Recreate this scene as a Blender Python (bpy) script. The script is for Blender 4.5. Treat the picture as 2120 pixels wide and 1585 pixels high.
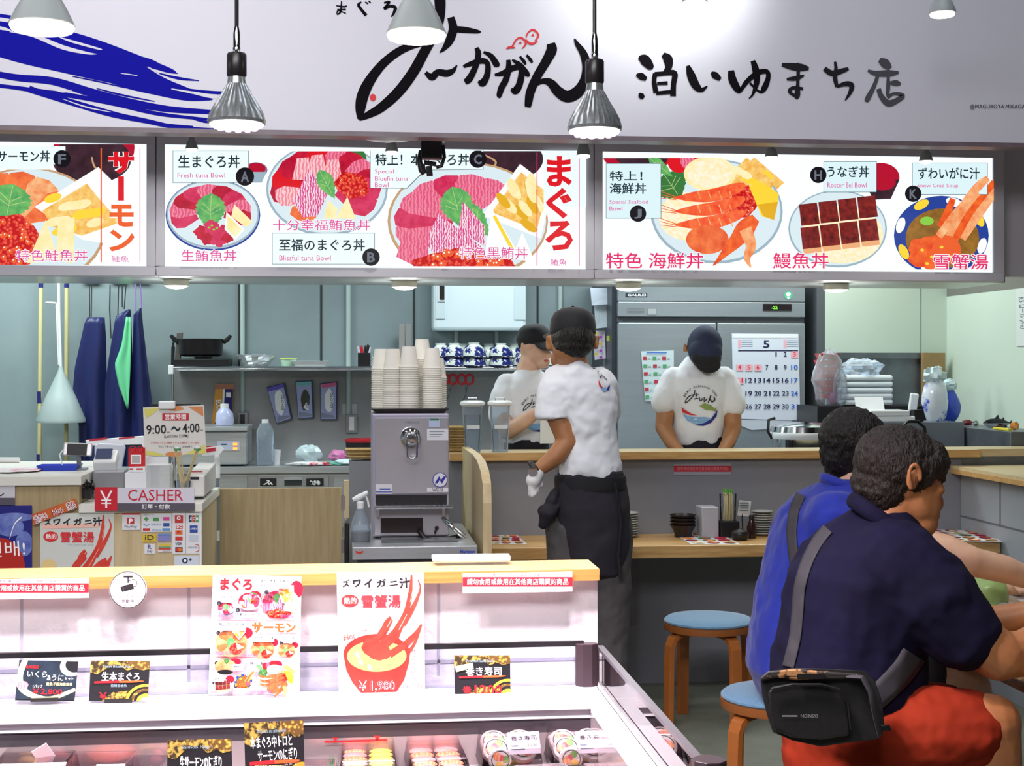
import bpy, bmesh, math, random
from mathutils import Vector, Matrix, Euler
from mathutils.geometry import tessellate_polygon
for _o in list(bpy.data.objects): bpy.data.objects.remove(_o)
SC = bpy.context.scene
COL = SC.collection
rnd = random.Random(7)
PI = math.pi
# ---------------------------------------------------------------- camera
FP, TH, HZ, CX, CAMH = 3000.0, math.radians(6.28), 755.0, 1060.0, 1.5
cam = bpy.data.cameras.new('camera')
cam.sensor_width = 36; cam.lens = FP / 2120 * 36
cam.shift_y = -(792.5 - HZ) / 2120
cam.clip_start = 0.05
camo = bpy.data.objects.new('camera', cam)
camo.location = (0, 0, CAMH); camo.rotation_euler = (PI / 2, 0, -TH)
COL.objects.link(camo); SC.camera = camo
# ---------------------------------------------------------------- exposure
vs = SC.view_settings
vs.view_transform = 'Standard'; vs.look = 'None'; vs.gamma = 1.0; vs.use_curve_mapping = False
vs.exposure = 0.0
# ---------------------------------------------------------------- world
w = bpy.data.worlds.new('world'); SC.world = w; w.use_nodes = True
w.node_tree.nodes['Background'].inputs[0].default_value = (0.9, 0.88, 0.86, 1)
w.node_tree.nodes['Background'].inputs[1].default_value = 0.06
# ---------------------------------------------------------------- large lamps (ceiling lights of the hall and the kitchen, and an added front fill)
def area(name, loc, sx, sy, watts, col, rot=(0, 0, 0), spread=180):
    l = bpy.data.lights.new(name, 'AREA'); l.shape = 'RECTANGLE'; l.size = sx; l.size_y = sy
    l.energy = watts; l.color = col; l.spread = math.radians(spread)
    o = bpy.data.objects.new(name, l); o.location = loc; o.rotation_euler = rot; COL.objects.link(o); return o
def spot(name, loc, to, watts, col, ang=60, blend=0.6, r=0.04):
    l = bpy.data.lights.new(name, 'SPOT'); l.energy = watts; l.color = col; l.spot_size = math.radians(ang)
    l.spot_blend = blend; l.shadow_soft_size = r
    o = bpy.data.objects.new(name, l); o.location = loc
    d = Vector(to) - Vector(loc); o.rotation_euler = d.to_track_quat('-Z', 'Y').to_euler(); COL.objects.link(o); return o
area('ceiling_light_kitchen_left', (-1.9, 8.0, 2.8), 1.3, 0.6, 60, (0.88, 1.0, 0.98))
area('ceiling_light_kitchen_middle', (0.75, 8.0, 2.8), 0.7, 0.5, 21, (0.88, 0.98, 1.0))
area('ceiling_light_kitchen_right', (2.1, 7.7, 2.8), 1.0, 0.6, 24, (0.86, 1.0, 1.0))
area('ceiling_light_corner', (2.7, 7.7, 2.7), 0.5, 0.5, 11, (0.98, 1.0, 0.88))
area('ceiling_light_hall_left', (-1.3, 3.6, 4.2), 2.6, 1.6, 46, (1.0, 0.97, 1.0))
area('fill_light_aisle', (-0.9, 0.3, 3.4), 3.0, 0.8, 128, (0.98, 0.98, 1.0), (math.radians(62), 0, math.radians(14)))  # added fill from the camera side, lifts the dark menu frames
area('ceiling_light_hall_right', (1.7, 3.9, 4.2), 1.6, 1.6, 24, (0.84, 0.9, 1.0))
spot('spot_light_sign', (1.3, 5.15, 3.25), (1.2, 5.6, 3.12), 44, (0.97, 1.0, 0.95), 110, 1.0, 0.08)
spot('spot_light_sign_left', (-1.0, 4.3, 3.9), (-0.6, 5.6, 2.85), 40, (1.0, 0.98, 1.0), 110, 1.0, 0.1)
spot('spot_light_table', (1.75, 3.95, 3.3), (1.85, 3.85, 0.75), 45, (1.0, 0.93, 0.8), 36, 0.7, 0.06)
spot('spot_light_staff', (0.35, 4.6, 3.6), (0.75, 5.7, 1.3), 55, (1.0, 0.97, 0.92), 34, 0.8, 0.05)
# ---------------------------------------------------------------- projection helpers
sT, cT = math.sin(TH), math.cos(TH)
def ray(px, py):
    dx = (px - CX) / FP
    return Vector((sT + dx * cT, cT - dx * sT, -(py - HZ) / FP))
def P(px, py, Y):
    d = ray(px, py); t = Y / d.y
    return Vector((d.x * t, Y, CAMH + d.z * t))
def PZ(px, py, z):
    d = ray(px, py); t = (z - CAMH) / d.z
    return Vector((d.x * t, d.y * t, z))
def PX(px, py, X):
    d = ray(px, py); t = X / d.x
    return Vector((X, d.y * t, CAMH + d.z * t))
def PD(px, py, D):
    d = ray(px, py)
    return Vector((d.x * D, d.y * D, CAMH + d.z * D))
def mpp(px, Y):
    return (Y / ray(px, 700).y) / FP
# ---------------------------------------------------------------- materials
def lin(c):
    if isinstance(c, str):
        c = c.lstrip('#'); c = [int(c[i:i + 2], 16) / 255 for i in (0, 2, 4)]
    return tuple((x / 12.92 if x <= 0.04045 else ((x + 0.055) / 1.055) ** 2.4) for x in c[:3]) + (1.0,)
_M = {}
def mat(name, col, rough=0.5, metal=0.0, var=0.0, vscale=8.0, bump=0.0, bscale=40.0, col2=None, pat='noise', stretch=None, alpha=None, trans=0.0, emit=0.0, spec=0.5, ior=1.45, sheen=0.0, sss=0.0, thr=None, coat=0.0):
    if name in _M: return _M[name]
    m = bpy.data.materials.new(name); m.use_nodes = True; _M[name] = m
    nt = m.node_tree; N = nt.nodes; L = nt.links; b = N['Principled BSDF']
    c1 = lin(col)
    b.inputs['Roughness'].default_value = rough; b.inputs['Metallic'].default_value = metal
    b.inputs['Specular IOR Level'].default_value = spec; b.inputs['IOR'].default_value = ior
    if trans: b.inputs['Transmission Weight'].default_value = trans
    if alpha is not None: b.inputs['Alpha'].default_value = alpha
    if sheen: b.inputs['Sheen Weight'].default_value = sheen
    if coat: b.inputs['Coat Weight'].default_value = coat; b.inputs['Coat Roughness'].default_value = 0.1
    if sss:
        b.inputs['Subsurface Weight'].default_value = sss; b.inputs['Subsurface Radius'].default_value = (0.02, 0.008, 0.004); b.inputs['Subsurface Scale'].default_value = 0.5
    vec = None
    if var or col2 is not None or bump:
        tc = N.new('ShaderNodeTexCoord'); vec = tc.outputs['Object']
        if stretch:
            mp = N.new('ShaderNodeMapping'); mp.inputs['Scale'].default_value = stretch; L.new(vec, mp.inputs['Vector']); vec = mp.outputs['Vector']
    out = None
    if var or col2 is not None:
        c2 = lin(col2) if col2 is not None else tuple(max(0, x * (1 - var)) for x in c1[:3]) + (1,)
        if pat == 'voronoi':
            t = N.new('ShaderNodeTexVoronoi'); t.inputs['Scale'].default_value = vscale; fac = t.outputs['Distance']
        elif pat == 'wave':
            t = N.new('ShaderNodeTexWave'); t.inputs['Scale'].default_value = vscale; t.inputs['Distortion'].default_value = 6; t.inputs['Detail'].default_value = 3; t.inputs['Detail Scale'].default_value = 2; fac = t.outputs['Fac']
        elif pat == 'brick':
            t = N.new('ShaderNodeTexChecker'); t.inputs['Scale'].default_value = vscale; fac = t.outputs['Fac']
        else:
            t = N.new('ShaderNodeTexNoise'); t.inputs['Scale'].default_value = vscale; t.inputs['Detail'].default_value = 5; t.inputs['Roughness'].default_value = 0.62; fac = t.outputs['Fac']
        L.new(vec, t.inputs['Vector'])
        r = N.new('ShaderNodeValToRGB'); lo, hi = thr or ((0.3, 0.7) if pat == 'noise' else (0.1, 0.8))
        r.color_ramp.elements[0].position = lo; r.color_ramp.elements[1].position = hi
        r.color_ramp.elements[0].color = c1; r.color_ramp.elements[1].color = c2
        L.new(fac, r.inputs['Fac']); out = r.outputs['Color']
    if emit:
        b.inputs['Emission Strength'].default_value = emit
        b.inputs['Base Color'].default_value = (0.02, 0.02, 0.02, 1)
        b.inputs['Specular IOR Level'].default_value = 0.1
        if out: L.new(out, b.inputs['Emission Color'])
        else: b.inputs['Emission Color'].default_value = c1
    else:
        if out: L.new(out, b.inputs['Base Color'])
        else: b.inputs['Base Color'].default_value = c1
    if bump:
        t = N.new('ShaderNodeTexNoise'); t.inputs['Scale'].default_value = bscale; t.inputs['Detail'].default_value = 4
        L.new(vec, t.inputs['Vector']); bp = N.new('ShaderNodeBump'); bp.inputs['Strength'].default_value = bump; bp.inputs['Distance'].default_value = 0.01
        L.new(t.outputs['Fac'], bp.inputs['Height']); L.new(bp.outputs['Normal'], b.inputs['Normal'])
    return m
def glass(name, col='#ffffff', rough=0.02, a=0.16, ior=1.3):
    """thin clear plastic or glass: a mix of clear and glossy"""
    if name in _M: return _M[name]
    m = bpy.data.materials.new(name); m.use_nodes = True; _M[name] = m
    nt = m.node_tree; N = nt.nodes; L = nt.links
    for n in list(N): N.remove(n)
    o = N.new('ShaderNodeOutputMaterial'); mx = N.new('ShaderNodeMixShader'); tr = N.new('ShaderNodeBsdfTransparent')
    g = N.new('ShaderNodeBsdfPrincipled' if a > .2 else 'ShaderNodeBsdfGlossy'); g.inputs[0].default_value = lin(col); g.inputs['Roughness'].default_value = rough
    fr = N.new('ShaderNodeFresnel'); fr.inputs['IOR'].default_value = ior; ad = N.new('ShaderNodeMath'); ad.operation = 'ADD'; ad.inputs[1].default_value = a; ad.use_clamp = True
    L.new(fr.outputs[0], ad.inputs[0]); L.new(ad.outputs[0], mx.inputs[0]); L.new(tr.outputs[0], mx.inputs[1]); L.new(g.outputs[0], mx.inputs[2]); L.new(mx.outputs[0], o.inputs[0])
    tr.inputs[0].default_value = lin(col)
    return m
# ---------------------------------------------------------------- mesh builder
def frame(d):
    d = d.normalized(); u = Vector((0, 0, 1)).cross(d)
    if u.length < 1e-4: u = Vector((1, 0, 0))
    u.normalize(); return u, d.cross(u)
class MB:
    def __init__(s): s.v = []; s.f = []; s.mi = []; s.mats = []; s.cm = 0
    def m(s, mt):
        if mt not in s.mats: s.mats.append(mt)
        s.cm = s.mats.index(mt); return s
    def face(s, idx): s.f.append(idx); s.mi.append(s.cm)
    def poly(s, pts):
        n = len(s.v); s.v += [Vector(p) for p in pts]; s.face(list(range(n, n + len(pts)))); return s
    def hexa(s, p):
        n = len(s.v); s.v += [Vector(q) for q in p]
        for q in ((0, 3, 2, 1), (4, 5, 6, 7), (0, 1, 5, 4), (1, 2, 6, 5), (2, 3, 7, 6), (3, 0, 4, 7)): s.face([n + i for i in q])
        return s
    def box(s, x0, x1, y0, y1, z0, z1):
        return s.hexa([(x0, y0, z0), (x1, y0, z0), (x1, y1, z0), (x0, y1, z0), (x0, y0, z1), (x1, y0, z1), (x1, y1, z1), (x0, y1, z1)])
    def rbox(s, c, size, rz=0.0, rx=0.0, ry=0.0):
        R = Euler((rx, ry, rz)).to_matrix(); hx, hy, hz = [q / 2 for q in size]; c = Vector(c)
        return s.hexa([c + R @ Vector(q) for q in ((-hx, -hy, -hz), (hx, -hy, -hz), (hx, hy, -hz), (-hx, hy, -hz), (-hx, -hy, hz), (hx, -hy, hz), (hx, hy, hz), (-hx, hy, hz))])
    def tube(s, pts, r, n=10, caps=True, flat=1.0):
        pts = [Vector(p) for p in pts]; rs = r if isinstance(r, (list, tuple)) else [r] * len(pts)
        base = len(s.v); pu = None
        for i, p in enumerate(pts):
            d = (pts[min(i + 1, len(pts) - 1)] - pts[max(i - 1, 0)]).normalized()
            if pu is None: u, v = frame(d)
            else:
                u = pu - d * pu.dot(d)
                if u.length < 1e-5: u, v = frame(d)
                else: u.normalize(); v = d.cross(u)
            pu = u
            for k in range(n):
                a = 2 * PI * k / n; s.v.append(p + (u * math.cos(a) + v * math.sin(a) * flat) * rs[i])
        for i in range(len(pts) - 1):
            for k in range(n):
                a = base + i * n + k; b = base + i * n + (k + 1) % n
                s.face([a, b, b + n, a + n])
        if caps:
            s.face([base + k for k in reversed(range(n))]); e = base + (len(pts) - 1) * n; s.face([e + k for k in range(n)])
        return s
    def cyl(s, p0, p1, r0, r1=None, n=20, caps=True):
        return s.tube([p0, p1], [r0, r0 if r1 is None else r1], n, caps)
    def lathe(s, prof, c=(0, 0, 0), n=28, axis=None, sx=1.0, sy=1.0):
        """prof = [(radius, height)...] turned round z (or axis) at c"""
        c = Vector(c); base = len(s.v)
        if axis is None: U, V, W = Vector((1, 0, 0)), Vector((0, 1, 0)), Vector((0, 0, 1))
        else: W = Vector(axis).normalized(); U, V = frame(W)
        for r, h in prof:
            for k in range(n):
                a = 2 * PI * k / n; s.v.append(c + U * (r * math.cos(a) * sx) + V * (r * math.sin(a) * sy) + W * h)
        for i in range(len(prof) - 1):
            for k in range(n):
                a = base + i * n + k; b = base + i * n + (k + 1) % n; s.face([a, b, b + n, a + n])
        if prof[0][0] > 1e-5: s.face([base + k for k in reversed(range(n))])
        if prof[-1][0] > 1e-5: e = base + (len(prof) - 1) * n; s.face([e + k for k in range(n)])
        return s
    def prism(s, pts, vec):
        """closed outline (3D points) pushed along vec"""
        vec = Vector(vec); pts = [Vector(p) for p in pts]; n = len(pts); b = len(s.v)
        s.v += pts + [p + vec for p in pts]
        tr = tessellate_polygon([pts])
        for t in tr: s.face([b + i for i in t]); s.face([b + n + i for i in reversed(t)])
        for i in range(n): j = (i + 1) % n; s.face([b + i, b + j, b + n + j, b + n + i])
        return s
    def ball(s, c, r, n=12, m=8, rot=None):
        c = Vector(c); r = Vector(r) if not isinstance(r, (int, float)) else Vector((r, r, r)); b = len(s.v)
        for i in range(m + 1):
            th = PI * i / m
            for k in range(n):
                a = 2 * PI * k / n; q = Vector((r.x * math.sin(th) * math.cos(a), r.y * math.sin(th) * math.sin(a), r.z * math.cos(th)))
                s.v.append(c + (rot @ q if rot is not None else q))
        for i in range(m):
            for k in range(n):
                a = b + i * n + k; e = b + i * n + (k + 1) % n; s.face([a, a + n, e + n, e])
        return s
    def grid(s, fn, nu, nv, closed=False):
        b = len(s.v)
        for i in range(nu + 1):
            for j in range(nv + 1): s.v.append(Vector(fn(i / nu, j / nv)))
        for i in range(nu):
            for j in range(nv):
                a = b + i * (nv + 1) + j; s.face([a, a + 1, a + nv + 2, a + nv + 1])
        return s
    def build(s, name, mt=None, parent=None, smooth=False, bevel=0.0, solid=0.0, angle=40):
        me = bpy.data.meshes.new(name)
        lo = Vector([min(v[i] for v in s.v) for i in range(3)]); hi = Vector([max(v[i] for v in s.v) for i in range(3)])
        o0 = Vector(((lo.x + hi.x) / 2, (lo.y + hi.y) / 2, lo.z))
        me.from_pydata([tuple(v - o0) for v in s.v], [], s.f)
        ms = s.mats if s.mats else [mt]
        for q in ms: me.materials.append(q)
        if s.mats: me.polygons.foreach_set('material_index', s.mi)
        if solid or bevel or smooth:
            bm = bmesh.new(); bm.from_mesh(me); bmesh.ops.remove_doubles(bm, verts=bm.verts, dist=1e-6); bmesh.ops.recalc_face_normals(bm, faces=bm.faces); bm.to_mesh(me); bm.free()
        if smooth:
            me.polygons.foreach_set('use_smooth', [True] * len(me.polygons))
            if angle < 180: me.set_sharp_from_angle(angle=math.radians(angle))
        me.update()
        o = bpy.data.objects.new(name, me); COL.objects.link(o); o.location = o0
        if parent is not None:
            o.parent = parent; o.matrix_parent_inverse = Matrix.Translation(-Vector(parent['at']))
        else: o['at'] = tuple(o0)
        if parent is not None: o['at'] = tuple(o0)
        if solid:
            md = o.modifiers.new('solid', 'SOLIDIFY'); md.thickness = solid; md.offset = 0
        if bevel:
            md = o.modifiers.new('bevel', 'BEVEL'); md.width = bevel; md.segments = 2; md.limit_method = 'ANGLE'; md.angle_limit = math.radians(35)
        return o
def tag(o, label=None, cat=None, group=None, kind=None):
    if label: o['label'] = label
    if cat: o['category'] = cat
    if group: o['group'] = group
    if kind: o['kind'] = kind
    return o
def thing(name, label, cat, loc, group=None):
    o = bpy.data.objects.new(name, None); COL.objects.link(o); o.location = loc; o['at'] = tuple(loc); o.empty_display_size = 0.05
    return tag(o, label, cat, group)
_kids = {}
def copy_tree(o, delta=None, label=None, rotz=None):
    """a copy of a thing with copies of its parts and their sub-parts"""
    def cp(q, par):
        c = q.copy(); COL.objects.link(c)
        if par is not None: c.parent = par
        for ch in [k for k in _ch(q)]: cp(ch, c)
        return c
    c = cp(o, None)
    if delta is not None: c.location = Vector(o.location) + Vector(delta)
    if rotz is not None: c.rotation_euler = (0, 0, rotz)
    if label: c['label'] = label
    return c
def _ch(o):
    if o.name not in _kids: _kids[o.name] = list(o.children)
    return _kids[o.name]
def struct(name, mb, m, **k):
    o = mb.build(name, m, None, **k); o['kind'] = 'structure'; return o
# ---------------------------------------------------------------- flat print (posters, lit menu faces, labels): everything lies on its own real plane
def clip_poly(pts, r):
    def cl(ps, ins, cut):
        out = []
        for i in range(len(ps)):
            a, b = ps[i - 1], ps[i]; ia, ib = ins(a), ins(b)
            if ia != ib: out.append(cut(a, b))
            if ib: out.append(b)
        return out
    x0, y0, x1, y1 = r
    def cx(v): return lambda a, b: (v, a[1] + (b[1] - a[1]) * (v - a[0]) / (b[0] - a[0]))
    def cy(v): return lambda a, b: (a[0] + (b[0] - a[0]) * (v - a[1]) / (b[1] - a[1]), v)
    for ins, cut in ((lambda p: p[0] >= x0, cx(x0)), (lambda p: p[0] <= x1, cx(x1)), (lambda p: p[1] >= y0, cy(y0)), (lambda p: p[1] <= y1, cy(y1))):
        if len(pts) < 3: return []
        pts = cl(pts, ins, cut)
    return pts
_tx = {}
def glyphs(s, bold=0.0):
    k = (s, bold)
    if k not in _tx:
        c = bpy.data.curves.new('t', 'FONT'); c.body = s; c.offset = bold; c.resolution_u = 2
        o = bpy.data.objects.new('t', c); me = o.to_mesh()
        vs_ = [(v.co.x, v.co.y) for v in me.vertices]; fs = [list(p.vertices) for p in me.polygons]
        o.to_mesh_clear(); bpy.data.objects.remove(o); bpy.data.curves.remove(c); _tx[k] = (vs_, fs)
    return _tx[k]
class Art:
    """print on a plane; (x, y) are positions on that plane, mapped by fn(x, y, lift)"""
    def __init__(s, fn, clip=None, step=0.00012, base=0.0008):
        s.fn = fn; s.clip = clip; s.L = base; s.step = step; s.pic = MB(); s.let = MB(); s.tf = None; s.last = None
    def w(s, x, y):
        if s.tf: x, y = s.tf(x, y)
        return s.fn(x, y, s.L)
    def poly(s, pts, mt, mb=None):
        s.L += s.step * (1.0 if mt is not s.last else 0.0); s.last = mt
        if s.tf: pts = [s.tf(*p) for p in pts]
        if s.clip: pts = clip_poly(pts, s.clip)
        if len(pts) < 3: return
        mb = mb or s.pic; mb.m(mt); P3 = [s.fn(x, y, s.L) for x, y in pts]
        b = len(mb.v); mb.v += P3
        for t in tessellate_polygon([[Vector((x, y, 0)) for x, y in pts]]): mb.face([b + i for i in t])
    def bump_(s): s.L += s.step * 0.3
    def rect(s, x0, y0, x1, y1, mt): s.poly([(x0, y0), (x1, y0), (x1, y1), (x0, y1)], mt)
    def ell(s, cx, cy, rx, ry, mt, rot=0, n=36, wob=0.0, a0=0, a1=2 * PI):
        pts = []
        for i in range(n):
            a = a0 + (a1 - a0) * i / (n if a1 - a0 > 6.2 else n - 1); k = 1 + wob * math.sin(a * 5 + cx) + wob * 0.6 * math.sin(a * 11 + cy)
            x, y = rx * k * math.cos(a), ry * k * math.sin(a)
            pts.append((cx + x * math.cos(rot) - y * math.sin(rot), cy + x * math.sin(rot) + y * math.cos(rot)))
        s.last = None; s.poly(pts, mt)
    def stroke(s, pts, mt, mb=None, sub=5):
        """brush stroke: [(x, y, width)...] smoothed"""
        P_ = [pts[0]] + list(pts) + [pts[-1]]; q = []
        for i in range(1, len(P_) - 2):
            for k in range(sub):
                t = k / sub; c = []
                for d in range(3):
                    p0, p1, p2, p3 = P_[i - 1][d], P_[i][d], P_[i + 1][d], P_[i + 2][d]
                    c.append(0.5 * (2 * p1 + (p2 - p0) * t + (2 * p0 - 5 * p1 + 4 * p2 - p3) * t * t + (3 * p1 - p0 - 3 * p2 + p3) * t ** 3))
                q.append(c)
        q.append(list(pts[-1])); Lf, Rt = [], []
        for i, (x, y, w_) in enumerate(q):
            a = q[max(i - 1, 0)]; b = q[min(i + 1, len(q) - 1)]; dx, dy = b[0] - a[0], b[1] - a[1]; l = math.hypot(dx, dy) or 1
            w_ = w_ / 2; Lf.append((x - dy / l * w_, y + dx / l * w_)); Rt.append((x + dy / l * w_, y - dx / l * w_))
        mb = mb or s.let; s.L += s.step * 0.3
        for i in range(len(q) - 1): s.poly([Lf[i], Lf[i + 1], Rt[i + 1], Rt[i]], mt, mb)
    def text(s, t, x0, y0, x1, y1, mt, bold=0.0, rot=0.0):
        if bold > 0 and any(0x3400 <= ord(c) <= 0x9fff for c in t):
            # dense characters are thickened by overlaid copies, their outlines stay clean
            e = bold * (y1 - y0) * 1.05; ex = e * (1.0 if abs(x1 - x0) > 1.5 or abs(y1 - y0) > 1.5 else (y1 - y0) and 1.0)
            n = 8 if bold > 0.045 else 4
            for k in range(n):
                s.L += s.step * 0.25; a = 2 * PI * k / n + 0.4; s.text(t, x0 + ex * math.cos(a), y0 + e * math.sin(a), x1 + ex * math.cos(a), y1 + e * math.sin(a), mt, 0.0, rot)
            return
        vs_, fs = glyphs(t, bold)
        if not vs_: return
        a0 = min(v[0] for v in vs_); a1 = max(v[0] for v in vs_); b0 = min(v[1] for v in vs_); b1 = max(v[1] for v in vs_)
        if mt is not s.last: s.L += s.step; s.last = mt
        s.let.m(mt); b = len(s.let.v); cx, cy = (x0 + x1) / 2, (y0 + y1) / 2; c, n = math.cos(rot), math.sin(rot)
        out = []
        for x, y in vs_:
            X = x0 + (x - a0) / (a1 - a0) * (x1 - x0); Y = y1 - (y - b0) / max(b1 - b0, 1e-6) * (y1 - y0)
            X, Y = cx + (X - cx) * c - (Y - cy) * n, cy + (X - cx) * n + (Y - cy) * c
            out.append((X, Y))
        if s.tf: out = [s.tf(*p) for p in out]
        if s.clip:
            cl = s.clip; keep = []
            for f in fs:
                pp = clip_poly([out[i] for i in f], cl)
                if len(pp) > 2: k = len(s.let.v); s.let.v += [s.fn(x, y, s.L) for x, y in pp]; s.let.face(list(range(k, k + len(pp))))
        else:
            s.let.v += [s.fn(x, y, s.L) for x, y in out]
            for f in fs: s.let.face([b + i for i in f])
    def line(s, x0, y0, x1, y1, w_, mt):
        dx, dy = x1 - x0, y1 - y0; l = math.hypot(dx, dy) or 1; nx, ny = -dy / l * w_ / 2, dx / l * w_ / 2
        s.poly([(x0 + nx, y0 + ny), (x1 + nx, y1 + ny), (x1 - nx, y1 - ny), (x0 - nx, y0 - ny)], mt)
    def done(s, parent, pic='printed_picture', let='lettering'):
        if s.pic.v: s.pic.build(pic, None, parent)
        if s.let.v: s.let.build(let, None, parent)
def on_y(Y): return lambda x, y, l: P(x, y, Y) + Vector((0, -l, 0))
def on_z(z): return lambda x, y, l: PZ(x, y, z) + Vector((0, 0, l))
def on_x(X, sgn=-1): return lambda x, y, l: PX(x, y, X) + Vector((sgn * l, 0, 0))
def on_quad(a, b, c, d):
    """unit square -> the quad with corners a (0,0), b (1,0), c (1,1), d (0,1)"""
    a, b, c, d = map(Vector, (a, b, c, d)); n = (b - a).cross(d - a).normalized()
    return lambda x, y, l: a.lerp(b, x).lerp(d.lerp(c, x), y) + n * l
# ================================================================ the setting
M_floor = mat('floor_concrete', '#7b8073', 0.5, var=0.4, vscale=2.2, bump=0.15, bscale=60)
M_cream = mat('pale_green_paint', '#c9d8cb', 0.75, var=0.04, vscale=2)
M_steelwall = mat('kitchen_wall_panel', '#93a3a7', 0.5, var=0.22, vscale=1.3, bump=0.02)
M_greytile = mat('grey_tile', '#9aa0a8', 0.5, var=0.06, vscale=6)
M_dark = mat('dark_void', '#26211f', 0.7, var=0.3, vscale=5)
M_soffit = mat('soffit_white', '#c3c8cc', 0.3)
M_seam = mat('panel_seam', '#2d3336', 0.6)
M_pipe = mat('painted_pipe', '#b9cbc8', 0.45)
M_greyface = mat('grey_counter_face', '#83858d', 0.6, var=0.05, vscale=20)
M_frame = mat('grey_aluminium_frame', '#c9c6d0', 0.45, 0.1)
M_steel = mat('brushed_steel', '#c3c7ca', 0.32, 0.6, var=0.25, vscale=3, stretch=(1, 1, 12))
M_steeld = mat('stained_steel', '#858b93', 0.42, 0.75, var=0.35, vscale=7, bump=0.02)
M_wood = mat('counter_wood', '#d2ab70', 0.4, col2='#b07f47', vscale=5.0, stretch=(1.2, 14, 14), thr=(0.35, 0.75), coat=0.2)
M_woodd = mat('pine_edge', '#b97f40', 0.45, col2='#8e5a2a', vscale=5.0, stretch=(1.2, 14, 14), thr=(0.3, 0.8))
M_woodl = mat('ledge_wood', '#d8c7a0', 0.4, col2='#c9b184', vscale=4.0, stretch=(1.2, 14, 14))
M_ply = mat('light_plywood', '#cdbb94', 0.5, col2='#b9a57e', vscale=4.0, stretch=(14, 14, 1.0))
M_plyd = mat('plywood_panel', '#b5a27b', 0.5, col2='#a08c66', vscale=4.0, stretch=(14, 14, 1.0))
M_white = mat('white_plastic', '#e6e8ea', 0.35)
M_black = mat('black_plastic', '#1c1a1c', 0.4)
M_chrome = mat('chrome', '#d8dadd', 0.12, 1.0)
M_glass = glass('clear_acrylic', '#f4f8ff', 0.03, 0.06, 1.25)
M_bag = glass('clear_bag', '#eef4fb', 0.12, 0.22, 1.35)
YB, YC, YE0, YE1 = 9.1, 8.3, 6.27, 6.72
XW = 3.52
struct('floor', MB().box(-5, 6, -2, 10, -0.1, 0), M_floor)
struct('ceiling_2', MB().box(-5, 6, -2, 5.66, 4.3, 4.4), M_dark)
struct('ceiling', MB().box(-5, 6, 6.75, 10, 2.95, 3.0), M_soffit)
XC0 = P(1708, 700, YC).x
struct('wall_back', MB().box(-5, XC0, YB, YB + 0.1, 0, 2.95), M_steelwall)
struct('wall_back_right', MB().box(XC0, XW + 0.1, YC, YC + 0.1, 0, 2.95), M_cream)
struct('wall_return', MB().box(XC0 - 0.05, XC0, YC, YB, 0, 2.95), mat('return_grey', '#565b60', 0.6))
t = MB().m(M_cream).box(XW, XW + 0.1, 6.8, YC, 0, 1.906)
t.m(mat('grey_band', '#77766f', 0.6)).box(XW, XW + 0.1, 6.8, YC, 1.906, 2.17)
t.m(M_dark).box(XW, XW + 0.1, 6.8, YC, 2.17, 2.95)
struct('wall_right', t, None)
struct('wall_right_tile', MB().m(M_greytile).box(2.92, 3.6, 3.0, YE1 - 0.002, 0, 0.976), None)
struct('wall_left', MB().box(-3.6, -3.5, 2.0, YB, 0, 2.95), M_steelwall)
t = MB().m(mat('tile_joint', '#5f6266', 0.8))
jz = PX(2070, 1087, 2.92).z; jy = PX(2071, 1000, 2.92).y
t.box(2.917, 2.92, 3.0, YE1, jz - 0.003, jz + 0.003).box(2.917, 2.92, jy - 0.003, jy + 0.003, jz, 0.978).box(2.917, 2.92, jy - 0.62, jy - 0.614, 0, jz)
struct('trim_1', t, None)
t = MB()
for x in (495, 665, 857, 1113):
    a = P(x, 590, YB).x; t.box(a - 0.006, a + 0.006, YB - 0.004, YB, 0.9, 2.95)
struct('trim_2', t, M_seam)
a = P(1905, 600, YC).x
struct('trim_3', MB().box(a - 0.003, a + 0.003, YC - 0.003, YC, 0.9, 2.95), mat('fine_joint', '#8fa59f', 0.7))
for x, y0, y1, w_ in ((502, 480, 862, 'behind the foil-wrapped tray'), (721, 480, 862, 'behind the black pen holder'), (945, 600, 762, 'under the left half of the white heater'), (1028, 600, 762, 'under the right half of the white heater'), (1160, 480, 760, 'between the white heater and the fridge')):
    tag(MB().cyl(P(x, y0, YB - 0.016), P(x, y1, YB - 0.016), 0.014, n=12).build('conduit_pipe', M_pipe, None, smooth=True),
        'pale painted conduit pipe on the kitchen wall ' + w_, 'pipe', 'conduit pipes on the kitchen wall')
# ---- header box over the opening
M_under = mat('header_underside', '#b4bcc0', 0.25)
struct('trim_4', MB().m(M_frame).box(-4.2, XW, 6.30, 6.38, 1.90, 2.60).m(M_under).box(-4.2, P(2078, 560, 6.3).x, 6.285, 6.80, 1.872, 1.90), None)
# ================================================================ eating counter, half wall, ledge
zE = P(1400, 1129, YE0).z
xl = 0.545
zL = P(1400, 935, YE1 - 0.06).z
struct('wall_half', MB().m(M_greyface).box(P(722, 1000, YE1).x, 2.92, YE1, YE1 + 0.1, 0, zL - 0.036).m(M_steeld).box(2.92, XW, YE1, YE1 + 0.1, 0, zL - 0.036), None)
t = thing('eating_counter', 'long pine eating counter running along the grey half wall', 'counter', ((xl + 2.92) / 2, YE0, zE - 0.07))
MB().box(xl, 2.912, YE0, YE1 - 0.002, zE - 0.055, zE).build('counter_top', M_wood, t, bevel=0.004)
for x in (1310, 1900):
    a = P(x, 1200, YE1)
    MB().m(mat('bracket_grey', '#77777c', 0.5)).box(a.x - .018, a.x + 0.018, YE1 - 0.014, YE1 - .002, zE - 0.42, zE - 0.055).box(a.x - .018, a.x + 0.018, YE0 + 0.12, YE1 - .002, zE - 0.075, zE - 0.055).build('bracket', None, t)
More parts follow.
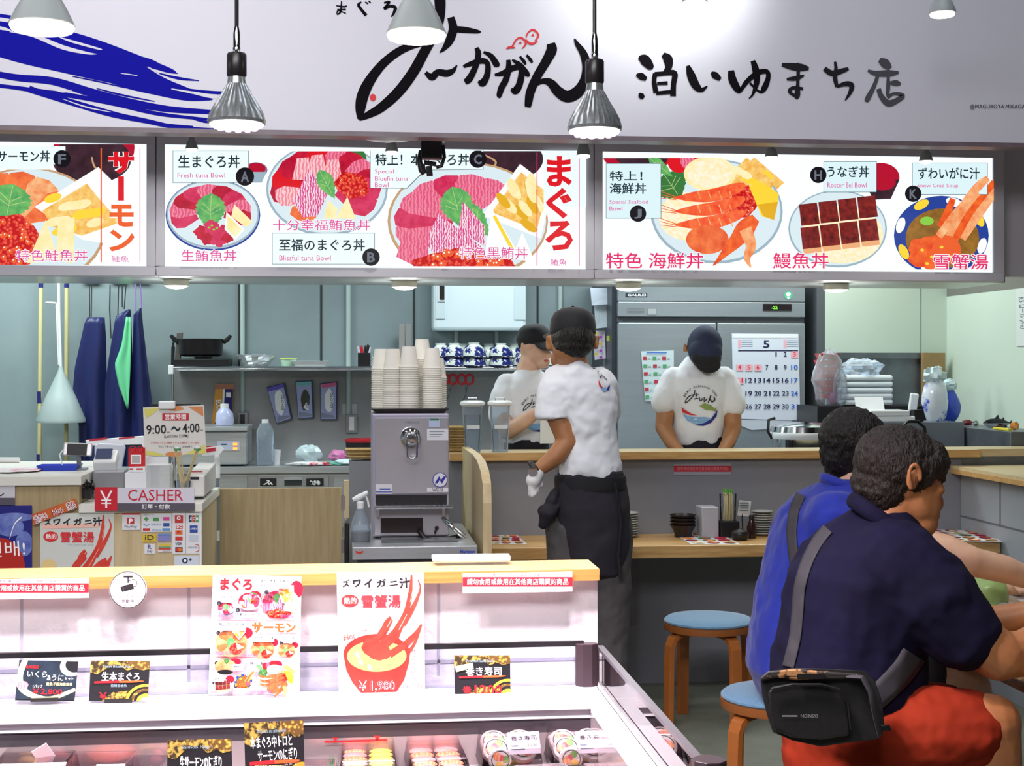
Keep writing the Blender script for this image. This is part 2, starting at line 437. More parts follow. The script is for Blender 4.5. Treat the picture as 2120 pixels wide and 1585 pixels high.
xa = P(930, 930, YE1).x
t = MB().m(M_woodl).box(xa, 3.0, YE1 - 0.04, YE1 + 0.22, zL - 0.036, zL).box(3.0, XW, YE1, YE1 + 0.22, zL - 0.036, zL)
t.m(M_wood).box(xa, 3.0, YE1 - 0.043, YE1 - 0.04, zL - 0.036, zL - 0.002)
tag(t.build('serving_ledge', None, None), 'narrow pale wooden serving ledge capping the grey half wall', 'ledge')
tag(MB().m(M_woodl).box(2.87, 3.45, 3.2, YE1, 1.0, 1.016).m(M_wood).box(2.868, 3.45, 3.2, YE1, 0.978, 1.0).build('side_ledge', None, None), 'wooden ledge capping the grey tiled side wall at the right', 'ledge')
tag(MB().box(3.28, XW - 0.002, 6.95, YC, 1.0, 1.164).build('steel_side_shelf', M_steeld, None, bevel=0.003), 'stained steel side counter below the pale green wall, toys on it', 'counter')
# curved plywood divider
X0 = 0.505
prof = [PX(957, 925, X0), PX(966, 931, X0), PX(978, 940, X0), PX(988, 954, X0), PX(995, 975, X0), PX(999, 1000, X0)]
yf = PX(1000, 1040, X0).y
pts = [(X0, YE1, prof[0].z)] + [(X0, p.y, p.z) for p in prof[1:]] + [(X0, yf, PX(1000, 1040, X0).z), (X0, yf, 0.0), (X0, YE1, 0.0)]
tag(MB().prism(pts, (0.034, 0, 0)).build('divider_panel', M_ply, None, bevel=0.002), 'plywood divider with a rounded top corner beside the hot water machine', 'divider')
# ================================================================ shop sign above
M_sign = mat('sign_white', '#d6d5df', 0.35, spec=0.3)
YS = 5.6
zS = P(1000, 282, YS).z
M_i2 = mat('sign_ink_fading', '#26252b', 0.8, spec=.1); M_ink = mat('sign_black_ink', '#120e14', 0.8, spec=.1); M_red = mat('sign_red_ink', '#d8202a', 0.5); M_blue = mat('sign_blue_ink', '#10109a', 0.7, spec=.1); M_inkf = mat('sign_faded_ink', '#4a4a52', 0.6)
sg = thing('shop_sign', 'big white shop sign with brushed black lettering and a blue wave stroke', 'sign', (0.6, YS, zS))
MB().box(-3.6, P(2400, 0, YS).x, YS, YS + 0.06, zS + 0.01, 4.3).build('sign_board', M_sign, sg)
MB().box(-3.6, P(2400, 0, YS).x, YS - 0.004, YS + 0.09, zS - 0.008, zS + 0.01).build('bottom_trim', mat('trim_mauve', '#7b6c74', 0.4, var=0.3, vscale=9), sg)
A = Art(on_y(YS), step=0.0001)
def st(p, m=M_ink): A.stroke([(a, b, c * (1.22 if m in (M_ink, M_i2, M_inkf) else 1)) for a, b, c in p], m)
# the blue wave
for p in ([(-60, 50, 40), (60, 75, 44), (160, 112, 58), (260, 150, 62), (330, 178, 40), (390, 196, 26), (436, 205, 6)],
          [(-60, 30, 18), (40, 42, 14), (110, 62, 14), (200, 90, 16), (290, 125, 18), (350, 145, 10), (365, 150, 2)],
          [(-60, 72, 52), (40, 104, 50), (130, 132, 36), (230, 160, 24), (330, 182, 20), (400, 200, 12), (440, 206, 3)],
          [(250, 110, 6), (310, 130, 16), (345, 146, 8), (368, 152, 2)], [(330, 152, 2), (370, 162, 6), (412, 167, 2)],
          [(330, 176, 8), (390, 188, 10), (440, 192, 8), (470, 191, 4)],
          [(-60, 142, 10), (30, 160, 14), (110, 168, 16), (190, 192, 18), (270, 212, 16), (350, 226, 13), (440, 232, 9)],
          [(-60, 172, 8), (20, 180, 8), (90, 190, 10), (160, 200, 10), (240, 216, 8), (330, 236, 8), (430, 247, 5)],
          [(60, 184, 14), (150, 214, 10), (230, 236, 12), (300, 250, 10), (370, 264, 8), (455, 268, 4)],
          [(110, 196, 5), (190, 220, 5), (260, 240, 6), (330, 256, 5), (400, 262, 3)],
          [(150, 158, 2), (200, 168, 3), (260, 182, 2)], [(200, 183, 2), (250, 196, 4), (320, 210, 2)], [(395, 245, 2), (425, 252, 5), (450, 252, 3)]):
    st(p, M_blue)
for p in ([(20, 66, 1), (70, 74, 7), (130, 98, 9), (180, 110, 5), (200, 112, 1)], [(120, 76, 1), (150, 86, 5), (200, 100, 4), (212, 103, 1)], [(-20, 55, 8), (10, 60, 6), (28, 66, 1)],
          [(0, 40, 8), (30, 45, 7), (60, 52, 2)], [(306, 138, 1), (325, 148, 3), (345, 152, 1)], [(355, 184, 2), (400, 192, 5), (430, 198, 8), (450, 200, 9)], [(250, 152, 1), (268, 154, 2), (285, 157, 1)],
          [(100, 182, 1), (130, 190, 3), (150, 186, 1)], [(130, 205, 1), (180, 222, 3), (230, 232, 1)]): st(p, M_sign)
# small lettering at the top: ま ぐ ろ
st([(696, 12, 2), (712, 14, 3), (718, 12, 2)]); st([(698, 20, 2), (716, 20, 3)]); st([(707, 2, 2), (706, 18, 3), (704, 26, 3), (698, 30, 2), (700, 22, 2), (716, 28, 2)])
st([(748, 4, 2), (742, 10, 5), (748, 20, 5), (758, 32, 6)]); st([(756, 4, 2), (762, 8, 3)]); st([(763, 2, 2), (767, 6, 3)])
st([(795, 6, 3), (806, 4, 4), (800, 12, 4), (796, 18, 5), (808, 13, 5), (818, 16, 6), (816, 26, 5), (810, 35, 2)])
# the big mark: み drawn as a fish
st([(908, -20, 18), (911, 5, 19), (910, 40, 16), (900, 70, 15), (880, 105, 17), (855, 150, 18), (825, 190, 18), (790, 222, 16), (762, 238, 12), (743, 247, 6)])
st([(745, 247, 8), (746, 225, 17), (751, 198, 20), (765, 168, 18), (790, 135, 15), (820, 110, 14), (850, 95, 13), (885, 84, 14)])
st([(933, 36, 12), (938, 60, 15), (930, 85, 14), (918, 102, 7), (910, 109, 2)]); st([(930, 60, 10), (960, 62, 11), (990, 66, 6), (994, 68, 2)])
A.ell(772, 202, 6.5, 7.5, M_red)
st([(881, 150, 6), (894, 160, 12), (906, 150, 11), (925, 152, 12), (938, 146, 8), (946, 135, 2)])
# か
st([(986, 99, 7), (990, 110, 10), (987, 130, 10), (978, 152, 11), (970, 165, 12), (962, 170, 9)]); st([(959, 138, 5), (972, 133, 8), (995, 126, 10), (1008, 130, 9), (1010, 145, 10), (1006, 162, 11), (998, 172, 13), (990, 168, 4)]); st([(1001, 108, 4), (1016, 116, 9), (1028, 134, 11), (1030, 139, 3)])
# が
st([(1052, 124, 7), (1053, 140, 10), (1047, 165, 11), (1038, 182, 11), (1033, 198, 9), (1031, 202, 4)]); st([(1024, 155, 4), (1040, 152, 9), (1065, 140, 10), (1078, 142, 9), (1079, 158, 11), (1074, 178, 12), (1066, 188, 13), (1058, 184, 4)]); st([(1060, 124, 3), (1075, 134, 9), (1090, 152, 10), (1096, 158, 3)])
st([(1076, 117, 4), (1085, 128, 6), (1088, 134, 3)]); st([(1090, 114, 4), (1098, 124, 6), (1102, 130, 3)])
# ん
st([(1140, 90, 14), (1142, 104, 18), (1130, 128, 16), (1112, 158, 15), (1098, 190, 15), (1094, 212, 13), (1092, 222, 10)]); st([(1108, 175, 7), (1124, 168, 9), (1140, 172, 14), (1156, 190, 18), (1175, 200, 20), (1196, 190, 20), (1210, 168, 17), (1215, 140, 16), (1208, 112, 13), (1195, 92, 8), (1189, 80, 2)])
# small red fish pair
def rfish(x, y, s):
    A.stroke([(x - 12 * s, y + 6 * s, 2), (x - 8 * s, y - 4 * s, 3 * s), (x + 2 * s, y - 10 * s, 4 * s), (x + 11 * s, y - 4 * s, 4 * s), (x + 13 * s, y + 4 * s, 4 * s), (x + 6 * s, y + 13 * s, 2)], M_red); A.ell(x + 2 * s, y + 1 * s, 2.6 * s, 2.6 * s, M_red)
rfish(1075, 88, 1.0); rfish(1101, 72, 1.0)
st([(1088, 82, 3), (1096, 90, 5), (1106, 90, 4), (1112, 84, 3)], M_red); st([(1048, 101, 3), (1056, 98, 5), (1066, 99, 3)], M_red); st([(1058, 99, 2), (1064, 90, 3), (1068, 84, 2)], M_red)
# 泊
st([(1322, 119, 6), (1334, 124, 18), (1347, 139, 12), (1350, 143, 3)]); st([(1317, 155, 4), (1327, 158, 12), (1338, 164, 6)]); st([(1323, 193, 3), (1327, 198, 10), (1332, 203, 6)])
st([(1372, 113, 8), (1382, 122, 16), (1384, 138, 12), (1376, 150, 7), (1368, 156, 3)])
st([(1356, 152, 8), (1354, 170, 8), (1358, 192, 9)]); st([(1355, 154, 8), (1376, 152, 7), (1396, 152, 10), (1394, 175, 9), (1393, 199, 10)]); st([(1360, 173, 5), (1382, 172, 6)]); st([(1358, 193, 6), (1392, 190, 7)])
# い ゆ
st([(1424, 136, 6), (1430, 155, 14), (1440, 177, 14), (1452, 186, 8), (1464, 178, 2)]); st([(1472, 150, 4), (1480, 156, 12), (1491, 164, 6)])
st([(1513, 146, 10), (1516, 165, 14), (1526, 184, 12), (1532, 188, 6), (1545, 170, 8), (1566, 152, 9), (1586, 148, 8), (1590, 160, 8), (1582, 182, 10), (1572, 190, 4), (1552, 172, 4)]); st([(1558, 126, 8), (1564, 145, 12), (1566, 170, 10), (1558, 195, 4), (1550, 204, 2)])
# ま ち 店 (the ink thins out to the right)
st([(1618, 134, 6), (1640, 138, 12), (1660, 140, 12), (1674, 142, 5)], M_i2); st([(1628, 164, 4), (1648, 162, 8), (1664, 156, 3)], M_i2); st([(1652, 130, 4), (1652, 150, 6), (1651, 175, 6), (1650, 196, 10), (1648, 205, 4)], M_i2); st([(1650, 202, 4), (1634, 190, 6), (1642, 182, 6), (1662, 184, 5)], M_i2)
st([(1728, 128, 4), (1730, 142, 6), (1728, 160, 8), (1732, 180, 6)], M_i2); st([(1706, 142, 8), (1722, 152, 10), (1745, 146, 8), (1756, 142, 5)], M_i2); st([(1732, 180, 4), (1748, 174, 8), (1762, 176, 9), (1760, 190, 7), (1749, 208, 2)], M_i2)
st([(1820, 124, 8), (1832, 132, 16), (1842, 142, 8)], M_inkf); st([(1796, 146, 4), (1812, 152, 9), (1840, 152, 11), (1860, 150, 4)], M_inkf); st([(1816, 158, 6), (1808, 180, 7), (1795, 205, 9), (1792, 211, 4)], M_inkf)
st([(1838, 158, 5), (1838, 180, 7), (1836, 198, 5)], M_inkf); st([(1842, 172, 5), (1854, 172, 10), (1864, 174, 4)], M_inkf); st([(1818, 184, 8), (1824, 200, 9), (1838, 214, 11), (1856, 208, 9), (1868, 198, 8), (1850, 194, 5), (1836, 202, 6)], M_inkf)
A.text('@MAGUROYA.MIKAGAN.M', 2007, 216, 2140, 227, M_i2)
A.done(sg, 'printed_marks', 'lettering')
# ================================================================ lit menu boxes
def em(n, c, **k): return mat('lit_' + n, c, emit=k.pop('e', 1.0), **k)
def ink(n, c, **k): return mat('print_' + n, c, 0.5, **k)
def pal(lit):
    g = em if lit else ink
    sc = 1.0 if lit else 2.2
    return dict(
        paper=g('paper', '#f2ffff') if lit else ink('paper', '#f4eff2'), box=g('label_blue', '#dff6fb'), line=g('line', '#3a5a68'), navy=g('navy', '#17303c'), pink=g('pink', '#e0459a') if lit else ink('pink', '#d8468c'),
        magenta=g('magenta', '#e8286c'), red=g('red', '#e01826'), orange=g('orange', '#f0622c'), dk=g('black', '#15131a'), grey=g('grey', '#6d7380'), white=g('white', '#ffffff'),
        rim=g('rim', '#9fb6c4'), bowl=g('bowl_inside', '#dceef4'), rimo=g('rim_brown', '#c9a077'), bluerim=g('rim_blue', '#26429a'),
        tuna=g('tuna', '#e2436e', col2='#c81c4a', vscale=30 * sc), tuna2=g('tuna_dark', '#d92040', col2='#a80f30', vscale=30 * sc), toro=g('toro', '#f58aa4', col2='#e0587e', vscale=22 * sc, pat='wave'),
        toro2=g('toro_pale', '#ffd0d6', col2='#f08a98', vscale=22 * sc, pat='wave'), fat=g('fatty', '#ffe6ee', col2='#d8408a', vscale=30 * sc, pat='wave'), salmon=g('salmon', '#ff8a4c', col2='#e04a28', vscale=16 * sc),
        roe=g('roe', '#ff6a50', col2='#c80a14', vscale=75 * sc, pat='voronoi', thr=(0.15, 0.6)), leaf=g('leaf', '#7fc868', col2='#3d9a5c', vscale=30 * sc), leafd=g('leaf_dark', '#3c7a3c'), wedge=g('wedge', '#fff9cc', col2='#ffe89a', vscale=20 * sc),
        uni=g('uni', '#ffe08a', col2='#f2a838', vscale=35 * sc), yel=g('egg', '#ffd93a'), egg2=g('egg_shadow', '#e8b020'), eel=g('eel', '#9a2c28', col2='#4a1214', vscale=40 * sc), eelc=g('eel_cut', '#f0b07c'), rice=g('rice', '#fffdf0', col2='#ffe9a0', vscale=60 * sc),
        soup=g('soup', '#a8762c', col2='#7a5420', vscale=20 * sc), soupd=g('soup_dark', '#4a2c38', col2='#2c1a24', vscale=16 * sc), lac=g('lacquer', '#b81030'), crab=g('crab', '#ff7a30', col2='#e03a18', vscale=24 * sc), crabp=g('crab_pale', '#ffc890', col2='#f07a3c', vscale=24 * sc), gr=g('scallion', '#8ad048'), mauve=g('mauve', '#8c7aa8'),
        ebi=g('shrimp', '#ff8048', col2='#f03a20', vscale=28 * sc))
def leaf(A, cx, cy, w_, h, rot, m, n=9):
    pts = []
    for sgn in (1, -1):
        for i in range(n * 2 + 1):
            k = i if sgn == 1 else n * 2 - i
            t = k / (n * 2); r = math.sin(PI * t ** 0.75) * (1.0 if k % 2 == 0 else 0.86)
            pts.append((sgn * r * w_ / 2, -h / 2 + t * h))
    A.poly([(cx + x * math.cos(rot) - y * math.sin(rot), cy + x * math.sin(rot) + y * math.cos(rot)) for x, y in pts], m)
    for t, q in ((0, 0), (.5, .32), (.5, -.32), (.7, .24), (.7, -.24)):
        a, b = (0, h * (.5 - .18 - t * .5)), (w_ * q, h * (.5 - .3 - t * .6)) if t else (0, -h * .46)
        A.line(*[v for x, y in (a, b) for v in (cx + x * math.cos(rot) - y * math.sin(rot), cy + x * math.sin(rot) + y * math.cos(rot))], max(w_, h) * .014, mat('leaf_vein', '#cfe89a', emit=.8) if m.name.startswith('lit') else mat('leaf_vein_print', '#b8d890'))
def petals(A, cx, cy, rx, ry, a0, a1, n, w_, mats, r0=0.35):
    for i in range(n):
        a = math.radians(a0 + (a1 - a0) * i / max(n - 1, 1)); da = math.radians(w_)
        p = []
        for (r, o) in ((r0, -0.5), (0.8, -0.62), (0.97, -0.4), (1.0, 0.0), (0.97, 0.4), (0.8, 0.62), (r0, 0.5)):
            p.append((cx + rx * r * math.cos(a + o * da), cy + ry * r * math.sin(a + o * da)))
        A.poly(p, mats[i % len(mats)])
def bowl(A, cx, cy, rx, ry, p, rim='rim', ins='bowl'):
    A.ell(cx, cy, rx, ry, p[rim]); A.ell(cx, cy - ry * 0.01, rx * 0.965, ry * 0.955, p[ins])
def roe(A, cx, cy, rx, ry, p, n=0, rot=0):
    A.ell(cx, cy, rx, ry, p['roe'], rot, wob=0.06)
    r_ = random.Random(int(cx)); q = max(rx, ry) * 0.07
    for i in range(n):
        a = r_.random() * 6.28; r = math.sqrt(r_.random()) * 0.92; x = cx + rx * r * math.cos(a); y = cy + ry * r * math.sin(a)
        A.ell(x, y, q, q, p['orange'], n=8); A.ell(x - q * 0.3, y - q * 0.3, q * 0.3, q * 0.3, p['white'], n=6)
def label(A, x0, y0, x1, y1, p, dark, pink, fill='box'):
    A.rect(x0 - 1, y0 - 1, x1 + 1, y1 + 1, p['line']); A.rect(x0, y0, x1, y1, p[fill])
    for s_, b in dark: A.text(s_, *b, p['navy'], 0.018)
    for s_, b in pink: A.text(s_, *b, p['pink'], 0.0)
def badge(A, x, y, r, c, p):
    A.ell(x, y, r, r, p['dk']); A.text(c, x - r * 0.45, y - r * 0.55, x + r * 0.45, y + r * 0.6, p['grey'], 0.03)
def halo(A, s_, x0, y0, x1, y1, p, m, b=0.0):
    A.text(s_, x0, y0, x1, y1, p['white'], 0.06); A.text(s_, x0, y0, x1, y1, p[m], b)
def uni_box(A, pts, p, seed=1):
    A.poly(pts, p['white']); c = (sum(q[0] for q in pts) / 4, sum(q[1] for q in pts) / 4)
    A.poly([(c[0] + (q[0] - c[0]) * 0.78, c[1] + (q[1] - c[1]) * 0.78) for q in pts], p['uni'])
    r_ = random.Random(seed); s_ = abs(pts[0][0] - pts[2][0]) * 0.14
    for i in range(14):
        a, b = r_.random() * .74 + .13, r_.random() * .74 + .13
        x = (pts[0][0] * (1 - a) + pts[1][0] * a) * (1 - b) + (pts[3][0] * (1 - a) + pts[2][0] * a) * b; y = (pts[0][1] * (1 - a) + pts[1][1] * a) * (1 - b) + (pts[3][1] * (1 - a) + pts[2][1] * a) * b
        A.ell(x, y, s_, s_ * 0.42, p['wedge'] if i % 3 else p['egg2'], rot=0.5 + a, n=14)
def bowl_a(A, x, y, s, p):
    """red tuna ring with a leaf, minced tuna and two wedges"""
    X = lambda u: x + u * s; Y = lambda v: y + v * s
    bowl(A, x, y, 98 * s, 74 * s, p, 'bluerim'); bowl(A, x, y - 2 * s, 96 * s, 71 * s, p)
    petals(A, x - 5 * s, y - 4 * s, 86 * s, 60 * s, 160, 372, 9, 32, [p['tuna'], p['toro'], p['tuna2']])
    leaf(A, X(-5), Y(-6), 66 * s, 78 * s, 0.05, p['leaf'])
    for u, v, r in ((-22, 36, 17), (0, 30, 18), (20, 34, 16), (-10, 50, 15), (12, 52, 17), (30, 48, 12), (-4, 22, 14)): A.ell(X(u), Y(v), r * s, r * 0.8 * s, p['tuna2'] if u % 4 else p['tuna'], wob=0.12)
    for u, v in ((-8, 26), (2, 30), (-2, 22), (8, 27)): A.ell(X(u), Y(v), 3 * s, 2 * s, p['gr'], n=8)
    A.poly([(X(44), Y(-22)), (X(82), Y(14)), (X(70), Y(26)), (X(38), Y(4))], p['wedge']); A.poly([(X(28), Y(-6)), (X(66), Y(30)), (X(46), Y(52)), (X(24), Y(30))], p['white']); A.poly([(X(30), Y(0)), (X(60), Y(30)), (X(46), Y(46)), (X(28), Y(28))], p['wedge'])
def bowl_b(A, x, y, s, p):
    X = lambda u: x + u * s; Y = lambda v: y + v * s
    bowl(A, x, y, 126 * s, 96 * s, p)
    A.ell(X(30), Y(-62), 52 * s, 34 * s, p['leafd']); petals(A, x, y, 118 * s, 92 * s, 175, 262, 5, 30, [p['tuna2'], p['red'], p['tuna2']]); petals(A, x, y, 116 * s, 88 * s, -75, -18, 4, 28, [p['toro'], p['tuna2']])
    petals(A, x, y, 112 * s, 84 * s, 0, 30, 2, 34, [p['tuna']], 0.2); petals(A, X(-10), Y(0), 100 * s, 74 * s, 120, 165, 2, 34, [p['salmon'], p['toro2']], 0.2)
    for u, v, r in ((-52, -48, -0.3), (-22, -54, 0.05), (10, -44, 0.3)): A.poly([(X(u - 20), Y(v + 28)), (X(u - 10), Y(v - 16)), (X(u + 14), Y(v - 18)), (X(u + 22), Y(v + 30))], p['toro2'])
    A.poly([(X(-70), Y(28)), (X(-38), Y(-42)), (X(2), Y(8)), (X(-20), Y(56)), (X(-50), Y(58))], p['fat'])
    leaf(A, X(0), Y(-10), 36 * s, 68 * s, -0.5, p['leaf']); roe(A, X(52), Y(-8), 36 * s, 26 * s, p, 12, 0.3)
    A.poly([(X(-6), Y(60)), (X(2), Y(22)), (X(22), Y(40)), (X(18), Y(62))], p['wedge']); A.poly([(X(18), Y(60)), (X(42), Y(16)), (X(60), Y(62))], p['wedge'])
def bowl_c(A, x, y, s, p, ub=True):
    X = lambda u: x + u * s; Y = lambda v: y + v * s
    bowl(A, x, y, 166 * s, 122 * s, p, 'rimo'); bowl(A, x + 4 * s, y, 158 * s, 113 * s, p, 'bowl')
    petals(A, X(-10), Y(4), 144 * s, 102 * s, 165, 300, 7, 26, [p['toro'], p['tuna'], p['toro']], 0.15)
    if ub: uni_box(A, [(X(30), Y(-12)), (X(108), Y(-118)), (X(176), Y(-66)), (X(150), Y(36))], p, 3)
    leaf(A, X(-22), Y(-28), 70 * s, 88 * s, -0.25, p['leaf']); leaf(A, X(14), Y(-2), 54 * s, 92 * s, -0.75, p['leaf'])
    A.poly([(X(-88), Y(42)), (X(-60), Y(-14)), (X(40), Y(62)), (X(6), Y(80)), (X(-70), Y(70))], p['fat']); A.poly([(X(-20), Y(20)), (X(-10), Y(-40)), (X(34), Y(10)), (X(36), Y(52))], p['fat'])
    A.poly([(X(-148), Y(74)), (X(-130), Y(14)), (X(-80), Y(26)), (X(-82), Y(76)), (X(-116), Y(90))], p['toro'])
    roe(A, X(-10), Y(96), 104 * s, 38 * s, p, 34)
    A.poly([(X(34), Y(72)), (X(50), Y(-24)), (X(100), Y(60)), (X(96), Y(76))], p['white']); A.poly([(X(90), Y(78)), (X(112), Y(24)), (X(132), Y(70)), (X(130), Y(84))], p['white']); A.line(X(54), Y(-10), X(92), Y(60), 7 * s, p['yel'])
def bowl_j(A, x, y, s, p):
    X = lambda u: x + u * s; Y = lambda v: y + v * s
    A.poly([(X(10), Y(-58)), (X(78), Y(-122)), (X(170), Y(-96)), (X(98), Y(-10))], p['white']); A.poly([(X(22), Y(-60)), (X(78), Y(-112)), (X(140), Y(-60)), (X(92), Y(-16))], p['uni'])
    for k in range(9): A.ell(X(52 + (k * 17) % 60), Y(-88 + (k * 23) % 56), 15 * s, 8 * s, p['yel'] if k % 2 else p['wedge'], 0.6, 14)
    bowl(A, x, y, 137 * s, 108 * s, p, 'rim'); A.ell(X(-60), Y(10), 60 * s, 50 * s, p['rice'])
    A.poly([(X(10), Y(-58)), (X(62), Y(-112)), (X(120), Y(-60)), (X(92), Y(-6))], p['uni'])
    for k in range(8): A.ell(X(46 + (k * 19) % 62), Y(-84 + (k * 17) % 60), 15 * s, 8 * s, p['yel'] if k % 2 else p['wedge'], 0.5, 14)
    leaf(A, X(-92), Y(-52), 78 * s, 62 * s, -0.6, p['leafd']); leaf(A, X(-116), Y(-92), 26 * s, 66 * s, -0.9, p['leaf'], 3)
    for u, v, q in ((-78, -104, 'red'), (-52, -108, 'toro'), (-26, -118, 'red')): A.ell(X(u), Y(v), 24 * s, 24 * s, p[q])
    A.ell(X(-14), Y(-78), 54 * s, 36 * s, p['wedge']); A.ell(X(-14), Y(-78), 46 * s, 29 * s, p['rice'])
    roe(A, X(50), Y(-20), 40 * s, 32 * s, p, 16, -0.4)
    for k, (v, r) in enumerate(((-34, 0.12), (-6, -0.1), (22, -0.22))):
        A.stroke([(X(-88), Y(v + 6), 3 * s), (X(-50), Y(v + 4), 20 * s), (X(-6), Y(v), 27 * s), (X(40), Y(v - 14), 22 * s), (X(58), Y(v - 22), 7 * s)], p['ebi'], A.pic)
        for q in range(3): A.stroke([(X(-84), Y(v + 4 + q * 3), 1.6), (X(-118), Y(v + q * 7 - 8), 1.2)], p['orange'], A.pic)
        for q in range(4): A.line(X(-40 + q * 22), Y(v - 8), X(-34 + q * 22), Y(v + 9), 2 * s, p['crabp'])
    A.poly([(X(66), Y(-52)), (X(96), Y(-60)), (X(128), Y(-36)), (X(118), Y(18)), (X(92), Y(10))], p['yel']); A.poly([(X(84), Y(-14)), (X(126), Y(-20)), (X(118), Y(18)), (X(96), Y(10))], p['egg2'])
    A.ell(X(-20), Y(58), 44 * s, 30 * s, p['salmon'])
    A.stroke([(X(80), Y(14), 20 * s), (X(60), Y(34), 38 * s), (X(40), Y(60), 30 * s), (X(14), Y(88), 15 * s), (X(-8), Y(112), 3)], p['crab'], A.pic); A.stroke([(X(58), Y(36), 26 * s), (X(70), Y(70), 22 * s), (X(62), Y(96), 14 * s), (X(70), Y(116), 3)], p['crabp'], A.pic)
def bowl_h(A, x, y, s, p):
    X = lambda u: x + u * s; Y = lambda v: y + v * s
    bowl(A, x, y, 102 * s, 80 * s, p); A.ell(X(10), Y(12), 84 * s, 60 * s, p['rice'])
    for c in range(4):
        for r in range(2):
            x0 = -80 + c * 40 + r * 3; y0 = -54 + r * 48 - c * 5
            A.poly([(X(x0), Y(y0 + 4)), (X(x0 + 37), Y(y0)), (X(x0 + 43), Y(y0 + 44)), (X(x0 + 5), Y(y0 + 48))], p['eel'])
            if r: A.poly([(X(x0 + 5), Y(y0 + 48)), (X(x0 + 43), Y(y0 + 44)), (X(x0 + 44), Y(y0 + 54)), (X(x0 + 8), Y(y0 + 58))], p['eelc'])
def bowl_k(A, x, y, s, p):
    X = lambda u: x + u * s; Y = lambda v: y + v * s
    A.ell(x, y, 98 * s, 82 * s, p['bluerim'])
    for k in range(8): a = k * 0.785 + 0.3; A.ell(x + 88 * s * math.cos(a), y + 72 * s * math.sin(a), 17 * s, 9 * s, p['yel'] if k % 2 else p['white'], a + 1.57, 12)
    A.ell(X(2), Y(6), 76 * s, 62 * s, p['soup']); A.ell(X(-30), Y(-30), 14 * s, 9 * s, p['gr'])
    for u, v, w_ in ((18, 30, 19), (34, 20, 20), (50, 30, 18), (-6, 0, 12)): A.stroke([(X(u - 6), Y(8 if u > 0 else 10), w_ * s * 0.7), (X(u + 24), Y(-40), w_ * s), (X(u + 62), Y(-92), w_ * s * 0.8), (X(u + 74), Y(-112), w_ * 0.5 * s)] if u > 0 else [(X(-4), Y(-18), 10 * s), (X(14), Y(-52), 15 * s), (X(24), Y(-76), 12 * s)], p['crabp'] if v % 20 else p['crab'], A.pic)
    A.ell(X(-22), Y(36), 48 * s, 36 * s, p['crab'], wob=0.08); A.ell(X(10), Y(30), 30 * s, 30 * s, p['orange'])
    for u, v in ((-40, 30), (-20, 44), (0, 24), (20, 44), (-30, 58)): A.ell(X(u), Y(v), 4 * s, 3 * s, p['yel'], n=8)
YM = 6.2
zM0, zM1, zP0, zP1 = 1.872, 2.464, 1.912, 2.423
def menu_box(px0, px1, q0, q1, lab):
    a, b, c, d = P(px0, 500, YM).x, P(px1, 500, YM).x, P(q0, 500, YM).x, P(q1, 500, YM).x
    t = thing('menu_light_box', lab, 'sign', ((a + b) / 2, YM, zM0), 'lit menu boxes above the counter')
    m = MB(); g = 0.001
    m.box(a + g, b - g, YM - 0.012, YM + 0.08, zM0, zP0).box(a + g, b - g, YM - 0.012, YM + 0.08, zP1, zM1).box(a + g, c, YM - 0.012, YM + 0.08, zP0, zP1).box(d, b - g, YM - 0.012, YM + 0.08, zP0, zP1)
    m.build('frame', M_frame, t, bevel=0.002)
    mb = MB(); mb.box(c, d, YM - 0.002, YM + 0.07, zP0, zP1); mb.build('lit_panel', em('panel', '#eefcff', e=1.15), t)
    y0 = lambda x: HZ - (zP1 - CAMH) / mpp(x, YM); y1 = lambda x: HZ - (zP0 - CAMH) / mpp(x, YM)
    return t, (q0, max(y0(q0), y0(q1)), q1, min(y1(q0), y1(q1)))
Lp = pal(True)
# --- middle box
t, r = menu_box(324, 1229, 342, 1212, 'lit menu box of tuna bowls, middle of the three')
A = Art(on_y(YM), r, base=0.003); p = Lp
A.ell(530, 352, 24, 16, p['mauve']); A.ell(530, 349, 20, 12, p['lac']); A.poly([(508, 356), (552, 356), (542, 378), (518, 378)], p['rim'])
bowl_a(A, 441, 445, 1.0, p); bowl_b(A, 677, 392, 1.0, p)
A.ell(1040, 330, 84, 48, p['soupd']); A.stroke([(1000, 320, 3), (1026, 336, 4), (1014, 352, 3)], p['rimo'], A.pic)
bowl_c(A, 968, 458, 1.0, p)
A.rect(1124, 300, 1214, 430, p['paper'])
label(A, 360, 314, 515, 379, p, [('生まぐろ丼', (371, 323, 497, 349))], [('Fresh tuna Bowl', (369, 359, 467, 369))], 'paper')
label(A, 565, 484, 775, 547, p, [('至福のまぐろ丼', (579, 496, 755, 520))], [('Blissful tuna Bowl', (579, 529, 685, 540))], 'paper')
A.poly([(766, 311), (1000, 313), (1000, 352), (880, 354), (842, 392), (766, 391)], p['line']); A.poly([(767, 312), (999, 314), (999, 351), (879, 353), (841, 391), (767, 390)], p['paper'])
A.text('特上！本まぐろ丼', 777, 320, 970, 344, p['navy'], 0.018)
for s_, b in (('Special', (776, 352, 815, 363)), ('Bluefin tuna', (776, 366, 844, 376)), ('Bowl', (776, 379, 804, 389))): A.text(s_, *b, p['pink'])
badge(A, 508, 367, 19, 'A', p); badge(A, 768, 533, 18, 'B', p); badge(A, 988, 331, 18, 'C', p)
halo(A, '生鮪魚丼', 377, 518, 491, 542, p, 'pink'); halo(A, '十分幸福鮪魚丼', 566, 455, 766, 478, p, 'pink'); halo(A, '特色黑鮪丼', 950, 512, 1091, 537, p, 'pink')
for x in (1110, 1197): A.line(x, 318, x, 551, 1.6, p['magenta'])
